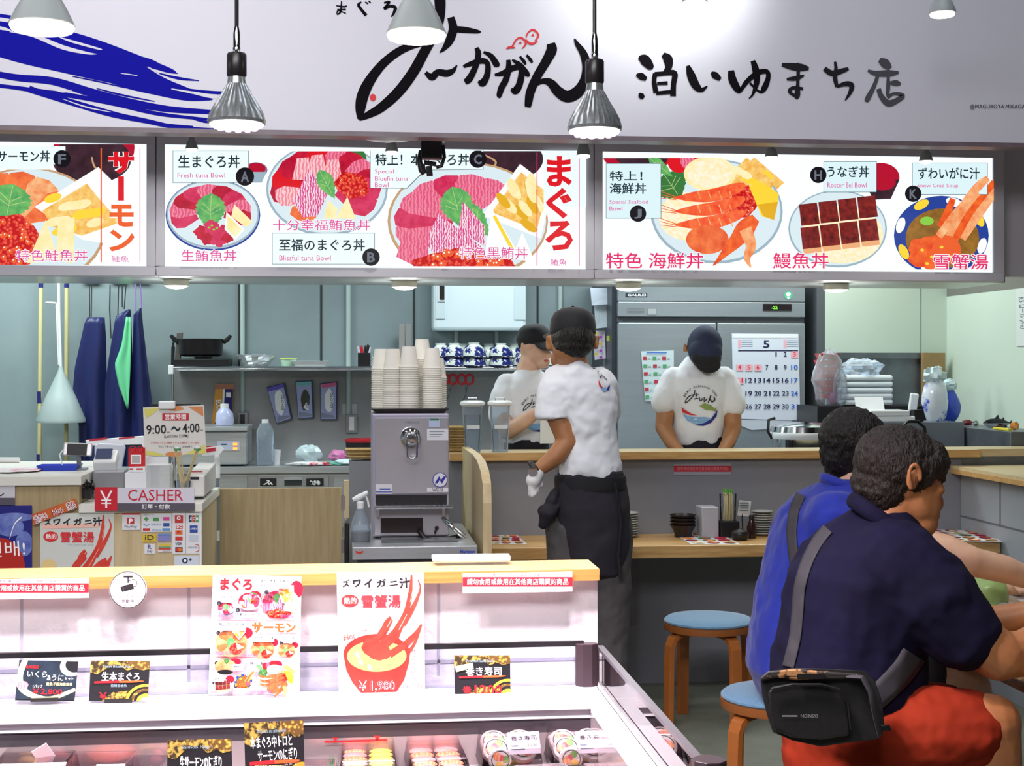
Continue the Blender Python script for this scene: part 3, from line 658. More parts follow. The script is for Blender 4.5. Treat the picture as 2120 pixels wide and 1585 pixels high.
for c, b in (('ま', (1130, 325, 1182, 388)), ('ぐ', (1128, 390, 1182, 454)), ('ろ', (1127, 458, 1184, 520))): A.text(c, *b, p['white'], 0.08); A.text(c, *b, p['red'], 0.035)
A.text('鮪魚', 1137, 537, 1171, 551, p['pink'])
A.done(t)
# --- left box
t, r = menu_box(-120, 323, -104, 304, 'lit menu box of salmon bowls, leftmost of the three'); A = Art(on_y(YM), r, base=0.003)
A.ell(195, 305, 84, 70, p['lac']); A.ell(190, 330, 82, 50, p['soupd']); A.stroke([(190, 325, 3), (196, 345, 4), (210, 356, 3)], p['rimo'], A.pic)
bowl(A, 60, 470, 160, 124, p, 'rimo'); petals(A, 30, 470, 130, 116, 200, 330, 6, 30, [p['salmon'], p['crabp'], p['salmon']], 0.2)
A.poly([(72, 428), (204, 346), (300, 440), (300, 470), (232, 506), (170, 496)], p['white']); A.poly([(88, 436), (180, 380), (206, 412), (250, 460), (170, 488), (110, 470)], p['uni'])
for k in range(12): A.ell(110 + (k * 29) % 100, 410 + (k * 17) % 70, 19, 9, p['wedge'] if k % 2 else p['yel'], -0.3, 14)
leaf(A, 20, 420, 96, 80, 0.2, p['leaf']); roe(A, 14, 505, 76, 60, p, 40)
A.poly([(58, 545), (96, 456), (124, 540)], p['wedge']); A.poly([(118, 540), (122, 456), (156, 450), (154, 545)], p['wedge'])
A.poly([(-110, 304), (137, 304), (137, 340), (100, 342), (110, 352), (-110, 352)], p['paper']); A.text('特上！生サーモン丼', -92, 313, 105, 336, p['navy'], 0.018)
badge(A, 130, 330, 18, 'F', p); halo(A, '特色鮭魚丼', 35, 517, 183, 542, p, 'pink')
for x in (211, 291): A.line(x, 308, x, 543, 2.6 if x < 250 else 1.2, p['orange'] if x < 250 else p['magenta'])
for c, b, m in (('サ', (225, 315, 279, 361), 'red'), ('ー', (246, 366, 258, 416), 'red'), ('モ', (228, 424, 278, 470), 'orange'), ('ン', (227, 476, 280, 521), 'orange')):
    if c == 'ー': A.stroke([(252, 366, 12), (252, 416, 12)], p['red'])
    else: A.text(c, *b, p['white'], 0.08); A.text(c, *b, p[m], 0.04)
A.text('鮭魚', 232, 530, 268, 543, p['pink'])
A.done(t)
# --- right box
t, r = menu_box(1230, 2077, 1247, 2054, 'lit menu box of seafood, eel and crab bowls, rightmost of the three'); A = Art(on_y(YM), r, base=0.003)
A.ell(1320, 318, 74, 40, p['lac']); A.ell(1330, 316, 60, 34, p['soupd'])
bowl_j(A, 1483, 438, 1.0, p); A.ell(1822, 368, 38, 30, p['lac']); A.poly([(1784, 372), (1860, 372), (1842, 412), (1806, 414)], p['soupd']); A.ell(1824, 378, 28, 17, p['lac'])
bowl_h(A, 1732, 474, 1.0, p); bowl_k(A, 1946, 488, 1.0, p)
label(A, 1254, 340, 1366, 452, p, [('特上！', (1261, 355, 1328, 375)), ('海鮮丼', (1261, 380, 1336, 402))], [('Special Seafood', (1260, 415, 1340, 425)), ('Bowl', (1260, 428, 1287, 437))])
label(A, 1703, 336, 1811, 398, p, [('うなぎ丼', (1710, 345, 1796, 368))], [('Roster Eel Bowl', (1710, 379, 1791, 389))])
label(A, 1886, 339, 2040, 403, p, [('ずわいがに汁', (1897, 348, 2024, 372))], [('Snow Crab Soup', (1896, 381, 1980, 391))])
for u, v in ((2000, 430), (2020, 400), (1980, 450)): A.stroke([(u - 40, v + 40, 16), (u, v - 12, 18), (u + 22, v - 30, 12)], p['crabp'], A.pic)
badge(A, 1319, 443, 17, 'J', p); badge(A, 1691, 363, 17, 'H', p); badge(A, 1887, 402, 17, 'K', p)
halo(A, '特色 海鮮丼', 1253, 524, 1454, 556, p, 'magenta', 0.01); halo(A, '鰻魚丼', 1598, 524, 1712, 556, p, 'magenta', 0.01); halo(A, '雪蟹湯', 1929, 527, 2041, 560, p, 'magenta', 0.01)
A.done(t)
# ================================================================ pendant lamps over the case
M_led = mat('led_glow', '#fff6ff', emit=9.0); M_ledw = mat('led_warm_glow', '#fffbe8', emit=7.0)
M_ribs = mat('bulb_silver', '#aeb3b6', 0.25, 0.7, var=0.4, vscale=30, stretch=(9, 9, 0.6)); M_socket = mat('lamp_socket', '#1d191c', 0.35); M_greysh = mat('grey_lamp_shade', '#8f9595', 0.45)
def par_lamp(x, ytop, ybot, w_, lab, Y=2.9):
    c = P(x, ybot, Y); k = mpp(x, Y); r = w_ / 2 * k; h = lambda y: P(x, y, Y).z; z = h(ybot)
    t = thing('pendant_lamp', lab, 'lamp', (c.x, c.y, z), 'ribbed bulbs hanging over the display case'); O = (c.x, c.y, 0)
    MB().cyl((c.x, c.y, h(ytop - 54)), (c.x, c.y, 4.3), 0.004, n=8).build('cord', M_black, t)
    MB().lathe([(0.006, h(ytop)), (0.008, h(ytop - 10)), (0.007, h(ytop - 12)), (0.007, h(ytop - 40)), (0.005, h(ytop - 52)), (0.004, h(ytop - 56))], O, 14).build('connector', M_chrome, t, smooth=True)
    MB().lathe([(0.017, h(ytop + 50)), (0.0195, h(ytop + 46)), (0.0195, h(ytop + 4)), (0.017, h(ytop)), (0.006, h(ytop))], O, 24).build('socket', M_socket, t, smooth=True)
    y0 = ytop + 50
    m = MB()
    prof = [(r * 0.30, h(y0)), (r * 0.33, h(y0 + 14)), (r * 0.40, h(y0 + 22)), (r * 0.52, h(y0 + 36)), (r * 0.72, h(y0 + 56)), (r * 0.88, h(y0 + 74)), (r, h(ybot - 12)), (r * 0.98, h(ybot - 6)), (r * 0.9, h(ybot - 4))]
    n = 60; b = 0
    m.lathe(prof, O, n)
    for i in range(2, 6):
        for q in range(n):
            if q % 2: v = m.v[i * n + q]; v.x = c.x + (v.x - c.x) * 1.05; v.y = c.y + (v.y - c.y) * 1.05
    m.build('bulb_body', M_ribs, t, smooth=True, angle=25)
    MB().lathe([(r * 0.93, h(ybot - 5)), (r * 0.9, h(ybot - 1)), (r * 0.6, h(ybot + 4)), (0.0, h(ybot + 6))], O, 32).m(M_led).build('lens', M_led, t, smooth=True)
    m = MB()
    for q in range(12):
        a = q * PI / 6; m.lathe([(0.0075, h(ybot + 3)), (0.005, h(ybot + 6))], (c.x + math.cos(a) * r * .66, c.y + math.sin(a) * r * .66, 0), 8)
    m.build('led_ring', mat('led_rim', '#e6b8e0', emit=2.5), t)
    l = spot('lamp_light', (c.x, c.y, z - 0.03), (c.x, c.y + 0.5, 0), 80, (1.0, 0.86, 0.95), 125, 0.7, 0.05)
def shade_lamp(x, ytop, ybot, w_, lab, Y=2.85):
    c = P(x, ybot, Y); k = mpp(x, Y); r = w_ / 2 * k; h = lambda y: P(x, y, Y).z; O = (c.x, c.y, 0)
    t = thing('pendant_lamp', lab, 'lamp', (c.x, c.y, h(ybot)), 'smooth grey shaded lamps hanging over the display case')
    MB().lathe([(r * 0.26, h(ybot - 112)), (r * 0.34, h(ybot - 98)), (r * 0.55, h(ybot - 78)), (r * 0.8, h(ybot - 48)), (r, h(ybot - 20)), (r * 0.97, h(ybot - 18)), (r * 0.9, h(ybot - 20))], O, 40).build('shade', M_greysh, t, smooth=True)
    MB().lathe([(r * 0.95, h(ybot - 19)), (r * 0.99, h(ybot - 15)), (r * 0.93, h(ybot - 7)), (r * 0.6, h(ybot - 2)), (0, h(ybot))], O, 40).build('glowing_diffuser', M_ledw, t, smooth=True)
    MB().lathe([(r * 0.24, h(ybot - 112)), (r * 0.26, h(ybot - 150)), (0.006, h(ybot - 152)), (0.005, 4.3)], O, 20).build('cord', M_black, t)
    spot('lamp_light', (c.x, c.y, h(ybot) - 0.03), (c.x, c.y + 0.5, 0), 70, (1.0, 0.9, 0.92), 125, 0.7, 0.06)
shade_lamp(87, 0, 70, 132, 'grey cone lamp glowing white over the left end of the display case')
shade_lamp(862, 0, 88, 124, 'grey cone lamp glowing white in front of the black fish lettering')
par_lamp(490, 110, 262, 120, 'ribbed silver bulb in a black socket in front of the tail of the blue wave', 2.9)
par_lamp(1231, 124, 276, 114, 'ribbed silver bulb in a black socket at the end of the large black lettering', 2.95)
def spot_small(x, ytop, ybot, w_, Y, lab, g, col=M_greysh, stem=None):
    c = P(x, ybot, Y); k = mpp(x, Y); r = w_ / 2 * k; h = lambda y: P(x, y, Y).z; O = (c.x, c.y, 0); H_ = ybot - ytop
    t = thing('spot_lamp', lab, 'lamp', (c.x, c.y, h(ybot)), g)
    MB().lathe([(r * 0.4, h(ytop)), (r * 0.42, h(ytop + H_ * .4)), (r * 0.7, h(ytop + H_ * .5)), (r * 0.95, h(ytop + H_ * .75)), (r, h(ytop + H_ * .85)), (r * 0.9, h(ytop + H_ * .86))], O, 24).build('lamp_body', col, t, smooth=True)
    MB().lathe([(r * 0.93, h(ytop + H_ * .83)), (r * 0.85, h(ytop + H_ * .93)), (0, h(ybot))], O, 24).build('lens', M_ledw, t, smooth=True)
    MB().box(c.x - .008, c.x + .008, c.y - .008, c.y + .008, h(ytop), stem or 4.3).build('stem', M_greysh, t)
    return c
struct('trim_8', MB().box(-3.6, 3.0, 5.9, 6.0, 2.55, 2.6), M_black)
for x, yt, yb, w_, n in ((397, 285, 315, 26, 'over the plain tuna bowl'), (811, 288, 321, 27, 'between the white disc and the black clamp'), (1208, 285, 330, 29, 'at the join of two menu boxes'), (1597, 302, 331, 27, 'over the seafood bowl'), (1917, 308, 340, 28, 'over the crab soup')):
    spot_small(x, yt - 14, yb, w_, 5.95, 'tiny grey spot lamp before the menu boxes, ' + n, 'tiny spot lamps in front of the menu boxes', stem=2.55)
    c = P(x, yb, 5.95); spot('spot_light_menu', (c.x, c.y, c.z - 0.02), (c.x, 6.0, 1.0), 6, (1, 1, .92), 120, 0.8, 0.02)
spot_small(1438, -40, 12, 54, 4.9, 'small lamp at the top edge left of the bright patch on the sign', 'small lamps at the top edge of the picture')
spot_small(1951, -30, 38, 56, 4.9, 'small lamp at the top edge above the square code corner', 'small lamps at the top edge of the picture')
for x, y in ((365, 600), (837, 603), (1301, 604), (1731, 608)):
    c = P(x, y, 6.42); k = mpp(x, 6.42); r = 26 * k; zt = 1.871; O = (c.x, c.y, 0)
    n = {365: 'above the black pot', 837: 'above the paper cups', 1301: 'at the left of the fridge', 1731: 'at the right of the fridge'}[x]
    t = thing('puck_light', 'round white puck light under the menu boxes ' + n, 'lamp', (c.x, c.y, zt - 0.05), 'puck lights under the menu boxes')
    MB().lathe([(r, zt - 0.028), (r * 1.02, zt - 0.024), (r, zt)], O, 28).build('housing', mat('puck_cream', '#d9d5c4', 0.4), t, smooth=True)
    MB().lathe([(0, zt - 0.042), (r * 0.6, zt - 0.038), (r * 0.93, zt - 0.028)], O, 28).build('glowing_cover', M_ledw, t, smooth=True)
    l = bpy.data.lights.new('puck_lamp', 'POINT'); l.energy = 3.0; l.color = (1, 1, .9); l.shadow_soft_size = 0.05
    o = bpy.data.objects.new('puck_lamp', l); o.location = (c.x, c.y, zt - 0.07); COL.objects.link(o)
c = P(803, 288, 5.85); tag(MB().lathe([(0.09, 0.004), (0.092, 0.0), (0.05, -0.004), (0.02, -0.012), (0, -0.014)], c, 32).build('ceiling_disc', mat('disc_white', '#e9e9ee', 0.3), None, smooth=True), 'flat white disc fitting under the shop sign', 'fitting')
# black clamp with straps
c = P(895, 330, 5.9); k = mpp(895, 5.9)
def q(x, y, d=0): return P(x, y, 5.9 + d)
t = thing('black_clamp', 'black clamp with loose straps hanging under the sign before the third tuna bowl', 'clamp', q(895, 362))
MB().rbox(q(893, 312), (0.085, 0.06, 0.07)).tube([q(873, 312), q(868, 330), q(872, 352), q(878, 360)], 0.012, 8).tube([q(917, 300), q(920, 325), q(914, 344), q(903, 346)], 0.008, 8).build('clamp_body', M_black, t, bevel=0.006, smooth=True)
MB().rbox(q(896, 286), (0.1, 0.05, 0.03)).build('bracket', mat('clamp_bracket', '#a7a89c', 0.4), t)
for a, b, w_ in (((874, 340), (878, 359), .012), ((888, 344), (890, 364), .014), ((878, 336), (903, 340), .01)): MB().tube([q(*a), q(*b)], w_, 6).build('strap', mat('strap_black', '#2a2a2c', 0.6), t)
# ================================================================ low block wall with wooden top
M_block = mat('painted_block', '#f0e2e6', 0.5, var=0.05, vscale=10, bump=0.35, bscale=38)
M_joint = mat('block_joint', '#b9b0bc', 0.6)
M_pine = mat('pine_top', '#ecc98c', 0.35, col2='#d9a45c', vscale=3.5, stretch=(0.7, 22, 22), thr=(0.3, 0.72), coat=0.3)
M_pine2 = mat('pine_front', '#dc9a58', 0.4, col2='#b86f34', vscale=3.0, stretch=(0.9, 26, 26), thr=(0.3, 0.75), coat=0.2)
YW = 3.46; zt = 1.0127; XE = P(1241, 1180, 3.42).x; XWE = P(1237, 1250, YW).x
YK = 3.415
m = MB().m(M_block).box(-2.6, XWE, YW, 3.56, 0, zt - 0.029)
m.m(M_joint)
for z in (P(400, 1380, YW).z, P(400, 1380, YW).z - 0.2): m.box(-2.6, XWE, YW - 0.0015, YW, z - 0.004, z + 0.004)
for x in (45, 391, 737, 908): a = P(x, 1250, YW).x; m.box(a - 0.0035, a + 0.0035, YW - 0.0015, YW, 0.76, zt - 0.03)
struct('wall_front', m, None)
tp = thing('counter_top', 'long light pine top on the low white block wall', 'counter', (-0.9, 3.5, zt - 0.028))
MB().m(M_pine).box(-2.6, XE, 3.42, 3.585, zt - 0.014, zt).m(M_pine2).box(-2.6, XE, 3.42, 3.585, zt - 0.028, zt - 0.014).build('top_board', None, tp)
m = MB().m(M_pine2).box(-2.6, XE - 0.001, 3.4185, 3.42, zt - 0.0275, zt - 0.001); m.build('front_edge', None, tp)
tag(MB().rbox(P(975, 1157, 3.53) + Vector((0, 0, 0.004)), (0.19, 0.05, 0.012)).build('white_box', M_white, None, bevel=0.002), 'flat white box lying on the pine top behind the red notice', 'box')
def notice(x0, x1, lab, name='notice_strip', Y=3.412):
    y0 = 1183 if x0 > 500 else 1196
    sh = lambda x: (x - 960) * -0.012
    a, b = P(x0, y0, Y), P(x1, y0, Y); z0, z1 = P(x1, y0 + 41, Y).z, P(x1, y0, Y).z
    t = thing(name, lab, 'sign', ((a.x + b.x) / 2, Y, z0), 'red and white notices on the counter edge')
    MB().box(a.x, b.x, Y, Y + 0.003, z0, z1).build('plate', ink('notice_white', '#f4e6ee'), t)
    A = Art(on_y(Y)); H_ = 41 / (41.0)
    A.rect(x0, y0 + 11, x1, y0 + 30, ink('notice_red', '#e02434'))
    A.text('他店で購入された商品のご飲食はご遠慮ください', x0 + 42, y0 + 3, x1 - 42, y0 + 9, ink('notice_grey', '#6b5f68'))
    A.text('請勿食用或飲用在其他商店購買的商品', x0 + 9, y0 + 14, x1 - 9, y0 + 27, ink('notice_letters', '#ffffff'), 0.012)
    A.text('Please refrain from eating or drinking items purchased at other stores', x0 + 13, y0 + 33, x1 - 13, y0 + 39, ink('notice_pink', '#c96a80'))
    A.done(t, 'red_band', 'lettering')
notice(958, 1185, 'red and white no-outside-food notice at the right end of the pine edge')
notice(-44, 184, 'red and white no-outside-food notice cut by the left picture edge')
# round camera sign
Y = 3.41; c = P(265, 1220, Y); k = mpp(265, Y)
t = thing('camera_sign', 'round white security camera sign hung over the pine edge', 'sign', (c.x, Y, c.z - 38 * k))
MB().lathe([(38 * k, 0), (38 * k, 0.003)], c, 48, axis=(0, 1, 0)).build('disc', ink('disc', '#f6e8f0'), t)
A = Art(on_y(Y)); D = ink('darkgrey', '#2a2428')
for r0, r1 in ((38.2, 36.6), (34.2, 33.4)): A.ell(265, 1220, r0, r0, D); A.ell(265, 1220, r1, r1, ink('disc', '#f6e8f0'))
A.rect(256, 1191, 275, 1195, D); A.rect(264, 1194, 267, 1206, D); A.poly([(254, 1212), (275, 1207), (278, 1218), (258, 1224)], D); A.poly([(249, 1215), (254, 1213), (258, 1224), (253, 1225)], D)
A.stroke([(267, 1202, 1.4), (278, 1199, 1.4), (284, 1205, 1.4), (281, 1213, 1.4), (277, 1213, 1.4)], D)
A.text('防犯カメラ', 244, 1230, 285, 1237, ink('camred', '#d04858')); A.text('作動中', 252, 1240, 277, 1247, D, 0.01)
A.done(t, 'camera_drawing')
# ================================================================ refrigerated display case
M_lac = mat('case_white', '#f4eef3', 0.25); M_pinklip = mat('case_lip', '#eadfe6', 0.3); M_brown = mat('case_post_brown', '#3a2a30', 0.35)
zl = 0.742; XC = 0.585; YR = 3.40
ca = thing('display_case', 'open refrigerated display case with white rim and clear guard', 'display case', (-0.8, 2.9, 0))
m = MB().m(M_lac).box(-2.6, XC, 3.25, 3.43, zl - 0.023, zl).box(0.5375, XC, 1.9, 3.25, zl - 0.03, zl)
m.m(mat('case_gap', '#3b3038', 0.4)).box(0.571, 0.573, 1.9, 3.385, zl, zl + 0.0008).m(M_lac).box(-2.6, XC, 1.9, 2.25, zl - 0.023, zl)
m.build('rim', None, ca, bevel=0.0015)
m = MB().m(mat('case_grey', '#8d8690', 0.3, 0.3)).box(-2.6, 0.5375, 3.262, 3.28, 0.6, zl - 0.023).m(mat('case_dark', '#4c464c', 0.35, 0.2)).box(-2.6, 0.537, 3.255, 3.262, 0.668, 0.694).m(M_lac).box(-2.6, 0.537, 3.250, 3.262, 0.700, 0.7035)
m.m(mat('case_wall', '#b7a8aa', 0.15, 0.5)).box(-2.6, 0.5375, 3.255, 3.262, 0.60, 0.668).m(mat('case_side', '#cfc0c4', 0.12, 0.5)).box(0.5375, 0.545, 2.25, 3.27, 0.60, zl - 0.03)
m.m(mat('case_deck', '#bdb4b4', 0.25, 0.4)).box(-2.6, 0.5375, 2.25, 3.27, 0.58, 0.60)
m.build('well', None, ca)
MB().m(M_lac).box(-2.6, XC, 1.9, 3.44, 0.02, 0.58).build('cabinet_base', None, ca)
MB().box(-2.6, 0.545, YR - 0.006, YR + 0.006, 0.834, 0.846).build('back_rail', M_black, ca)
MB().box(0.577, 0.592, 2.35, YR, 0.826, 0.834).build('side_rail', mat('rail_grey', '#6f6a70', 0.3, 0.4), ca)
MB().box(-2.6, 0.53, YR - 0.002, YR + 0.002, zl, 0.834).build('back_guard', M_glass, ca)
MB().box(0.5825, 0.5855, 2.35, YR, zl, 0.826).build('side_guard', glass('guard_glass', '#ffffff', 0.01, 0.12, 1.5), ca)
for y in (YR - 0.012, 2.37):
    o = [(0.55 + 0.026 * math.cos(a) * 1.1, y + 0.02 * math.sin(a), zl) for a in [PI / 8 + k * PI / 4 for k in range(8)]]
    if y < 3: o = [(0.592 + 0.03 * math.cos(a), y + 0.03 * math.sin(a), zl) for a in [PI / 8 + k * PI / 4 for k in range(8)]]
    MB().prism(o, (0, 0, 0.1)).build('corner_post', M_brown, ca, bevel=0.002)
# price cards, posters
pp = pal(False)
def card(name, lab, pts, Y, lean=0.02, fill='#17131a', base=True, cat='price card', grp=None, thick=0.0025):
    """pts = the four corners in the picture (top-left, top-right, bottom-right, bottom-left); the top leans back"""
    tl, tr, br, bl = [P(q[0], q[1], Y + (lean if i < 2 else 0)) for i, q in enumerate(pts)]
    t = thing(name, lab, cat, tuple((bl + br) / 2), grp)
    n = (tr - tl).cross(bl - tl).normalized(); n = n if n.y < 0 else -n
    m = MB(); m.hexa([bl, br, br - n * thick, bl - n * thick, tl, tr, tr - n * thick, tl - n * thick]); m.build('card', ink(name + fill[1:], fill), t)
    if base: c = (bl + br) / 2; MB().box(c.x - 0.03, c.x + 0.03, c.y - 0.004, c.y + 0.03, bl.z - 0.004, bl.z + 0.004).build('stand', M_black, t)
    A = Art(None); A.fn = lambda x, y, l: tl.lerp(tr, x).lerp(bl.lerp(br, x), y) + n * l
    return t, A
gold = ink('gold', '#c9a24a', col2='#3a2c18', vscale=90, thr=(0.42, 0.55)); goldp = ink('gold_pattern', '#e0b24c', col2='#6a4a20', pat='voronoi', vscale=120, thr=(0.2, 0.5)); W_ = pp['white']; R_ = ink('pricered', '#e8202c')
def black_card(t, A, title, sub, price, ppos=(0.14, 0.78, 0.6, 0.96), two=None):
    A.clip = (0, 0, 1, 1)
    A.poly([(0, 0), (1, 0), (1, 0.2), (0.86, 0.24), (0.78, 0.18), (0.62, 0.24), (0.5, 0.1), (0.3, 0.16), (0.12, 0.34), (0, 0.3)], gold)
    A.poly([(0.62, 0), (1, 0), (1, 0.17), (0.86, 0.22), (0.76, 0.15), (0.66, 0.2)], goldp)
    A.poly([(0.2, 1), (0.4, 0.78), (0.66, 0.74), (1, 0.9), (1, 1)], gold)
    for r_, m_ in ((0.34, pp['yel']), (0.29, pp['dk']), (0.25, goldp), (0.2, pp['dk']), (0.15, pp['yel']), (0.08, W_)): A.ell(0.96, 1.0, r_, r_ * 1.25, m_)
    A.text(sub, 0.22, 0.1, 0.7, 0.17, pp['rim'])
    if two: A.text(two, 0.1, 0.2, 0.8, 0.36, W_, 0.02, -0.04); A.text(title, 0.22, 0.38, 0.88, 0.55, W_, 0.015, -0.05); y = 0.57
    else: A.text(title, 0.2, 0.28, 0.84, 0.5, W_, 0.018); y = 0.52
    A.stroke([(0.08, y + 0.02, 0.05), (0.4, y, 0.055), (0.5, y, 0.05)], R_, A.pic); A.stroke([(0.5, y, 0.05), (0.8, y - 0.01, 0.045), (0.92, y - 0.02, 0.01)], pp['orange'], A.pic)
    A.text(price, *ppos, R_, 0.012)
t, A = card('price_card', 'black and gold price card with one red yen sign, second from the left', [(188, 1367), (310, 1368), (306, 1451), (184, 1451)], 3.33, grp='black and gold price cards'); A.text('藍鰭金槍魚', 0.36, 0.58, 0.63, 0.65, pp['rim'])
black_card(t, A, '生本まぐろ', 'Fresh Bluefin tuna', '￥', (0.17, 0.78, 0.3, 0.95)); A.done(t)
t, A = card('price_card', 'black and gold price card priced 1200 beside the corner post', [(940, 1356), (1056, 1356), (1057, 1441), (942, 1441)], 3.33, grp='black and gold price cards')
black_card(t, A, '巻き寿司', 'Premium Sushi Rolls', '※1200', (0.14, 0.72, 0.84, 0.95)); A.poly([(0.01, 0.27), (0.33, 0.18), (0.34, 0.3), (0.03, 0.41)], pp['wedge']); A.done(t)
t, A = card('price_card', 'photo price card of salmon roe and sea urchin priced 2,800, leftmost on the rim', [(40, 1366), (162, 1369), (154, 1451), (31, 1449)], 3.33)
A.clip = (0, 0, 1, 1); nv = ink('card_navy', '#27384c', col2='#131824', vscale=30)
A.rect(0.01, 0.01, 0.99, 0.97, nv); A.stroke([(0.1, 0.0, 0.1), (0.03, 0.4, 0.12), (0.1, 0.7, 0.13), (0.3, 0.88, 0.12), (0.6, 0.94, 0.1), (1.0, 0.7, 0.08)], pp['wedge'], A.pic); A.ell(0.9, 0.12, 0.2, 0.26, W_); A.ell(0.95, 0.08, 0.16, 0.2, pp['dk']); A.ell(0.1, 0.62, 0.1, 0.1, pp['toro2'])
for s_, b, m_ in (('北海道産', (.12, .12, .34, .2), R_), ('いくら', (.16, .26, .5, .42), W_), ('&うに', (.5, .34, .78, .5), W_), ('セット', (.8, .4, .95, .48), W_), ('鮭魚子跟海膽套餐', (.5, .54, .94, .62), pp['wedge']), ('1パック', (.28, .6, .44, .68), W_), ('￥2,800', (.28, .7, .78, .86), R_)): A.text(s_, *b, m_, 0.012)
A.done(t)
t, A = card('price_card', 'tall black and gold card with two lines of white brush lettering standing in the case', [(505, 1496), (628, 1490), (632, 1640), (509, 1640)], 3.12, 0.02, grp='black and gold price cards')
black_card(t, A, 'サーモンのにぎり', 'Bluefin tuna and salmon Nigiri', '2800', (0.3, 0.62, 0.62, 0.74), two='本まぐろ中トロと'); A.text('藍鰭金槍魚&鮭魚鮪握壽司', 0.16, 0.61, 0.66, 0.64, pp['wedge']); A.done(t)
t, A = card('price_card', 'black and gold card half cut by the bottom picture edge', [(347, 1531), (479, 1529), (482, 1650), (345, 1652)], 3.0, 0.02, grp='black and gold price cards')
black_card(t, A, '生サーモンのにぎり', 'Salmon Nigiri', '2,000', (0.2, 0.75, 0.6, 0.95)); A.done(t)
# menu poster
t, A = card('menu_poster', 'white paper menu poster with many small bowls leaning on the case guard', [(441, 1189), (624, 1192), (620, 1438), (431, 1438)], 3.375, 0.03, '#f7e9f1', False, 'poster', thick=0.001)
A.tf = lambda x, y: ((x - 432) / 190.0, (y - 1190) / 248.0)
def sq(fn, x, y, s): 
    fn(A, x, y, s, pp)
T = lambda s_, x0, y0, x1, y1, m_, b=0.0: A.text(s_, x0, y0, x1, y1, m_, b)
L_ = lambda x0, y0, x1, y1: (A.rect(x0 - .6, y0 - .6, x1 + .6, y1 + .6, pp['pink']), A.rect(x0, y0, x1, y1, pp['paper']))
T('まぐろ', 448, 1196, 517, 1222, pp['red'], 0.04)
for x0, y0, x1 in ((448, 1192, 526), (448, 1223, 530), (446, 1284, 615), (446, 1360, 540), (535, 1311, 615)): A.line(x0, y0, x1, y0, 0.8, pp['red'])
A.ell(612, 1218, 14, 18, pp['lac']); bowl_c(A, 577, 1245, 0.25, pp, False); uni_box(A, [(572, 1212), (606, 1209), (608, 1250), (580, 1246)], pp, 5)
A.ell(524, 1232, 13, 10, pp['lac']); bowl_b(A, 512, 1244, 0.20, pp); bowl_a(A, 464, 1258, 0.20, pp)
L_(531, 1195, 595, 1216); T('特上！本まぐろ丼', 535, 1198, 588, 1204, pp['navy'], .02); T('￥3,980', 535, 1207, 562, 1212, pp['pink']); L_(450, 1231, 478, 1246); T('生まぐろ丼', 452, 1233, 476, 1237, pp['navy'], .02); L_(485, 1266, 528, 1279); T('至福のまぐろ丼', 487, 1268, 524, 1273, pp['navy'], .02)
for c_, x, y in (('C', 549, 1224), ('A', 449, 1248), ('B', 489, 1262), ('F', 450, 1309), ('E', 527, 1330), ('D', 583, 1329), ('G', 449, 1371), ('J', 542, 1388), ('H', 446, 1411), ('K', 490, 1417)): badge(A, x, y, 4.4, c_, pp)
T('サーモン', 520, 1286, 613, 1308, pp['orange'], 0.05)
for x, y, rx, ry in ((478, 1329, 34, 29), (544, 1342, 25, 21), (594, 1344, 19, 16)):
    A.ell(x + rx * .9, y - ry * .7, rx * .4, ry * .4, pp['lac']); A.ell(x, y, rx, ry, pp['rimo']); petals(A, x, y, rx * .95, ry * .93, 150, 380, 7, 34, [pp['salmon'], pp['crabp']], 0.1); leaf(A, x - 2, y, rx * .5, ry * .8, .2, pp['leaf'])
    A.ell(x + rx * .3, y + ry * .4, rx * .4, ry * .4, pp['roe']); A.poly([(x + rx * .3, y), (x + rx * .8, y + ry * .3), (x + rx * .4, y + ry * .5)], pp['wedge'])
uni_box(A, [(475, 1302), (488, 1291), (508, 1306), (494, 1322)], pp, 8)
L_(449, 1283, 508, 1303); T('特上！生サーモン丼', 452, 1287, 504, 1294, pp['navy'], .02); L_(524, 1313, 568, 1326); T('生サーモンいくら丼', 526, 1315, 566, 1320, pp['navy'], .02); L_(584, 1313, 612, 1326); T('生サーモン丼', 585, 1316, 610, 1320, pp['navy'], .02)
A.ell(488, 1367, 12, 7, pp['lac']); A.ell(468, 1376, 22, 14, pp['crabp']); A.ell(468, 1388, 16, 5, pp['dk']); leaf(A, 470, 1366, 12, 12, 0, pp['leafd']); L_(481, 1372, 507, 1386); T('海鮮丼', 484, 1375, 497, 1379, pp['navy'], .02)
L_(517, 1364, 563, 1387); T('特上！海鮮丼', 519, 1367, 560, 1374, pp['navy'], .02); A.ell(574, 1372, 12, 8, pp['lac']); bowl_j(A, 574, 1405, 0.29, pp)
A.ell(479, 1402, 9, 8, pp['lac']); bowl_h(A, 464, 1416, 0.19, pp); bowl_k(A, 507, 1406, 0.19, pp); L_(441, 1396, 467, 1406); T('うなぎ丼', 443, 1398, 458, 1402, pp['navy'], .02); L_(487, 1419, 512, 1432); T('ずわいがに汁', 489, 1421, 510, 1425, pp['navy'], .02)
for s_, b in (('特色黑鮪丼', (580, 1268, 616, 1275)), ('生鮪魚丼', (445, 1270, 466, 1275)), ('特色鮭魚丼', (445, 1344, 480, 1352)), ('生鮭魚卵丼', (508, 1350, 537, 1356)), ('生鮭魚丼', (576, 1354, 598, 1359)), ('特色海鮮丼', (526, 1423, 566, 1430)), ('鰻魚丼', (441, 1424, 456, 1430)), ('雪蟹湯', (512, 1407, 530, 1413)), ('海鮮丼', (440, 1380, 454, 1385))): T(s_, *b, pp['pink'])
A.done(t)
